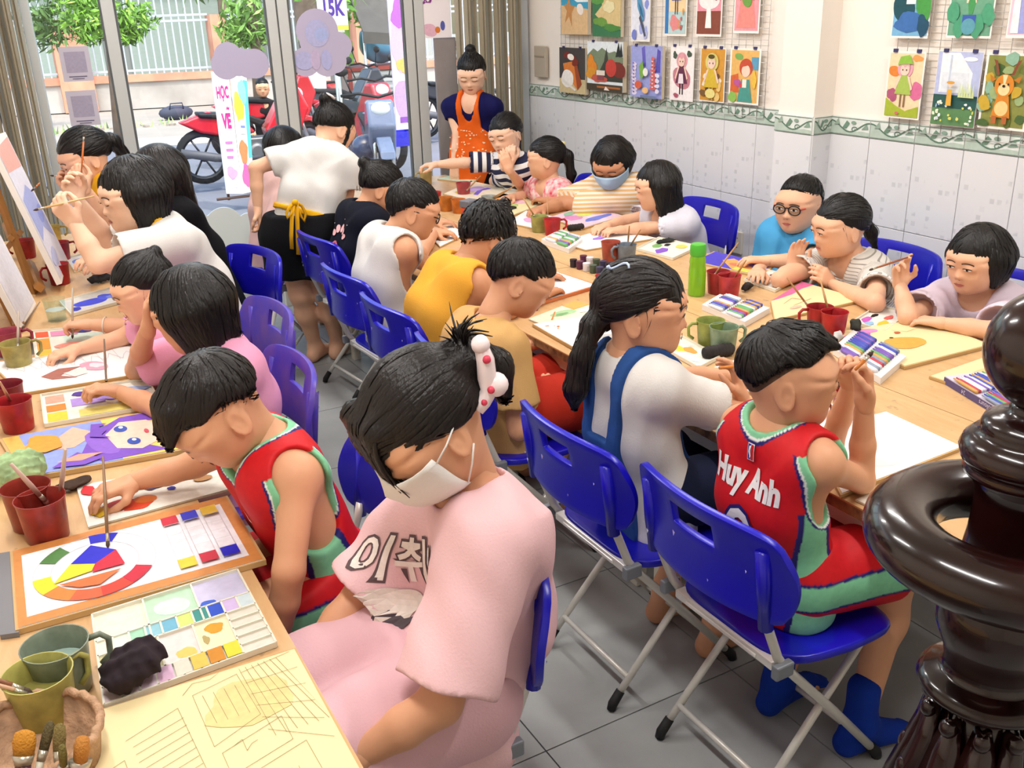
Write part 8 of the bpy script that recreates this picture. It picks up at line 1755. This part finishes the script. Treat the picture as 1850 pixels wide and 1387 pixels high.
# green bottle
bt = thing('water_bottle', pz(1258, 532, TT), 0, 'lime green plastic drinking bottle with screw cap', 'bottle')
b = MB(); b.lathe([(.031, 0), (.033, .006), (.033, .1), (.03, .12), (.032, .13), (.029, .15), (.026, .158)], 28); b.build('bottle_body', mat('bottle_lime', '#8fd62e', .12, trans=.35, spec=.6), bt, True, sharp=60)
b = MB(); b.lathe([(.029, .156), (.031, .16), (.031, .19), (.028, .2), (.0005, .202)], 28); b.build('cap', mat('bottle_cap_green', '#4fb83a', .35), bt, True, sharp=40)
b = MB(); b.lathe([(.006, .03), (.006, .155)], 8); b.build('infuser', mat('infuser_green', '#3f8f2a', .4), bt, True)
# orange sharpener box
ob = thing('orange_container', pz(850, 424, TT), R(20), 'tall orange container with a grey lid behind the spiky haired boy', 'container'); b = MB(); b.b2((-.035, -.03, 0), (.035, .03, .14)); bevel(b.build('container_body', mat('container_orange', '#d8502a', .4), ob), .008, 3); b = MB(); b.b2((-.038, -.033, .14), (.038, .033, .175)); bevel(b.build('lid', mat('lid_grey', '#6f7078', .5), ob), .006, 3)
# basket of wide brushes in the near corner
bk = thing('brush_basket', pz(70, 1392, TT), 0, 'round woven basket in the near left corner', 'basket'); M_wic = mat('wicker', '#c29a78', .7, var=.35, vscale=40, bump=.6, bscale=90)
b = MB(); rb = .1; b.lathe([(.0005, .004), (rb*.85, .004), (rb*.9, .0), (rb, .06), (rb*1.02, .065), (rb*.96, .064), (rb*.9, .01)], 40); b.build('bowl', M_wic, bk, True)
b = MB(); 
ring = [V(rb*1.0*math.cos(a), rb*1.0*math.sin(a), .068+.003*math.sin(a*24)) for a in np.linspace(0, 2*math.pi, 97)]; b.tube(ring, .007, 8, caps=False); b.build('braided_rim', M_wic, bk, True)
for i, (pa, pb, r_, c1, c2, lb) in enumerate((((40, 1420), (45, 1318), .016, '#5a3a4a', '#c98a2a', 'wide ochre wash brush in the basket'), ((140, 1425), (150, 1330), .017, '#2a4a3a', '#b97a30', 'round rusty bristle brush in the basket'), ((62, 1420), (92, 1302), .008, '#c9c4b0', '#5a4f30', 'long flat steel ferrule brush in the basket'), ((105, 1420), (108, 1306), .009, '#2a3a6a', '#7a6a3a', 'blue handled brush standing in the basket'), ((118, 1425), (112, 1345), .009, '#d8d4c0', '#6a5f2a', 'olive tipped brush in the basket'))):
    t = thing('wash_brush', pz(*pb, TZ+.1), 0, lb, 'brush', 'wide brushes in the basket'); A = pz(*pa, TZ+.045); B_ = pz(*pb, TZ+.115); d = nrm(B_-A); L = np.linalg.norm(B_-A)
    b = MB(); b.tube([A, A+d*L*.4], [r_*.6, r_*.7], 10); b.build('handle', mat('wash_handle_'+c1, c1, .35), t, True, world=True); b = MB(); b.tube([A+d*L*.38, A+d*L*.55], [r_*.75, r_*.95], 12); b.build('ferrule', mat('brush_ferrule', '#b9b4a4', .3, .7), t, True, world=True)
    b = MB(); b.tube([A+d*L*.54, A+d*L*.8, A+d*L*.95, B_], [r_*.95, r_*1.1, r_*.9, r_*.3], 14, flat=.6); b.build('bristle', mat('wash_tip_'+c2, c2, .8, bump=.6, bscale=300), t, True, world=True)
# ------------------------------------------------------------------ easels on the far left table
M_easel = mat('easel_wood', '#a8743c', .5, var=.3, vscale=8, stretch=(1, 1, .2))
def bar(t, name, a, c, w=.022, m=None):
    b = MB(); b.tube([a, c], w*.7, 4); return b.build(name, m or M_easel, t, world=True)
def easel(base, lab, H, lean, y_w, cv):
    t = thing('table_easel', base, 0, lab, 'easel'); return t
# near easel: leaning frame seen from its side, canvas resting on its ledge
E1 = pz(60, 532, TT); yE = E1[1]
t = thing('table_easel', (E1[0], E1[1], TT), 0, 'wooden table easel holding the tall white canvas', 'easel')
ft = pz(62, 530, TT); tp = pY(-30, 280, yE+.02); off = V(0, .34, 0)
for o_ in (V(0, 0, 0), off): bar(t, 'front_leg', ft+o_, tp+o_)
bk_ = pz(-60, 520, TT); bar(t, 'rear_leg', bk_+off*.5, tp+off*.5); bar(t, 'rear_leg', pz(0, 470, TT)+off*.2, pY(36, 420, yE+.05)); bar(t, 'ledge', pY(72, 520, yE-.06), pY(72, 520, yE-.06)+V(0, .5, 0), .03); bar(t, 'crossbar', pY(20, 430, yE), pY(20, 430, yE)+off)
def canvas(px2, y0_, y1_, th, label, shapes):
    A, B_ = pY(*px2[0], y0_), pY(*px2[1], y0_); d = V(.07, y1_-y0_, 0); n_ = nrm(np.cross(d, B_-A)); n_ = n_ if n_[0] > 0 else -n_
    t = thing('stretched_canvas', A, 0, label, 'canvas'); b = MB(); q = [A, B_, B_+d, A+d]; b.add([p-n_*th for p in q]+q, [(3, 2, 1, 0), (4, 5, 6, 7), (0, 1, 5, 4), (1, 2, 6, 5), (2, 3, 7, 6), (3, 0, 4, 7)]); b.build('canvas', mat('canvas_white', '#ece8e2', .7), t, world=True)
    q2 = [B_+d, B_, A, A+d]; bb = MB()
    for i, (c, ps) in enumerate(shapes):
        bb.poly([q2[3]*(1-u)*(1-v)+q2[2]*u*(1-v)+q2[1]*u*v+q2[0]*(1-u)*v+n_*(.001+.0004*i) for u, v in ps], c)
    bb.build('painting', None, t, world=True); return t
canvas(((112, 512), (-12, 262)), yE-.05, yE+.42, .022, 'tall white canvas washed with blue and coral on the easel', [('#e3e4f2', rect(.03, .03, .97, .97)), ('#e9b0a4', [(.05, .75), (.95, .8), (.95, .97), (.05, .97)]), ('#a9b6ea', [(.1, .2), (.5, .35), (.9, .3), (.9, .6), (.4, .65), (.1, .55)]), ('#8f9fe4', blob(.3, .42, .2, .06, 3)), ('#c3cbf0', blob(.7, .15, .2, .06, 4))])
E2 = pz(20, 600, TT)
t = thing('table_easel', (E2[0], E2[1], TT), 0, 'second wooden easel cut by the left image edge', 'easel'); yE2 = E2[1]-.02
ft = pz(30, 590, TT); tp = pY(-60, 400, yE2); bar(t, 'front_leg', ft, tp); bar(t, 'front_leg', ft+off*.9, tp+off*.9); bar(t, 'rear_leg', pz(-110, 590, TT)+off*.5, tp+off*.5); bar(t, 'ledge', pY(34, 586, yE2), pY(34, 586, yE2)+V(0, .4, 0), .03)
canvas(((42, 592), (-50, 420)), yE2-.02, yE2+.3, .02, 'smaller white canvas on the second easel', [('#dfe0e8', rect(.04, .04, .96, .96))])
palette(((108, 548), (205, 522), (230, 545), (130, 572)), 'palette smeared with ultramarine blue paint', [('#c9c6c0', rect(0, 0, 1, 1)), ('#3a44c8', blob(.45, .5, .3, .2, 3)), ('#4a5ad8', blob(.75, .6, .15, .18, 4)), ('#2a2fa8', blob(.15, .3, .08, .12, 5)), ('#6f86e0', blob(.85, .5, .1, .12, 6))], base='#d2cec6')
palette(((120, 470), (182, 452), (205, 470), (135, 492)), 'white palette with sky blue and orange paint by the easel', [('#ece9e4', rect(0, 0, 1, 1)), ('#6f8fe0', blob(.3, .6, .22, .2, 3)), ('#3a4fb8', blob(.25, .35, .15, .1, 4)), ('#e0683a', blob(.3, .1, .15, .06, 5)), ('#e8cf3a', blob(.75, .08, .15, .05, 6))])
# ------------------------------------------------------------------ passers-by on the street
yM = 9.6
def street_person(label, y0, hx, hy, face, cl, hair, seat_z, skin='b', lean=.1, hh=.21, arms=True):
    Hc = pY(hx, hy, y0); Fd = V(math.cos(R(face)), math.sin(R(face)), 0); nb = Hc-V(0, 0, .2)-Fd*.05; pv = V(nb[0], nb[1], nb[2]-.46)-Fd*lean; L = V(-Fd[1], Fd[0], 0)
    el = lambda s: nb+Fd*.18+L*s*.24-V(0, 0, .25); wr = lambda s: nb+Fd*.38+L*s*.2-V(0, 0, .3)
    kn = lambda s: pv+Fd*.4+L*s*.16-V(0, 0, .08); an = lambda s: V(*(kn(s)[:2]-Fd[:2]*.05), max(kn(s)[2]-.42, .1))
    return person(label, y0, face, Hc, (face, 8, 0), hh, nb, pv, {'L': (el(1), wr(1), None, DN, .7, .6), 'R': (el(-1), wr(-1), None, DN, .7, .6)}, cl, hair, skin=skin, res=.014, hres=.008, shw=.17, nlocks=60, eye=.25, legs={'L': (kn(1), an(1), Fd), 'R': (kn(-1), an(-1), Fd)})
street_person('man in black hoodie sitting on a red motorbike outside', 12.9, 474, 158, 255, [tee(cloth_mat('hoodie_black', '#17171b'), sleeve=1.9, loose=.02, drop=.06, res=.012), dict(kind='pants', name='trousers', mat=C_black, leg=1.8)], dict(SH, vol=.05), .8)
street_person('man in blue shirt sitting beside the limewashed tree', 14.6, 540, 120, 20, [tee(cloth_mat('street_blue', '#3d78c4'), sleeve=.6, loose=.02, drop=.05, res=.014), dict(kind='pants', name='trousers', mat=cloth_mat('slate_trousers', '#565f7a'), leg=1.8)], dict(SH), .6)
street_person('rider in pale clothes beyond the loaded cart', 16.5, 694, 72, 200, [tee(cloth_mat('pale_jacket', '#c3c9dc'), sleeve=1.8, loose=.02, drop=.05, res=.014), dict(kind='pants', name='trousers', mat=C_dark, leg=1.8)], dict(SH), .8)
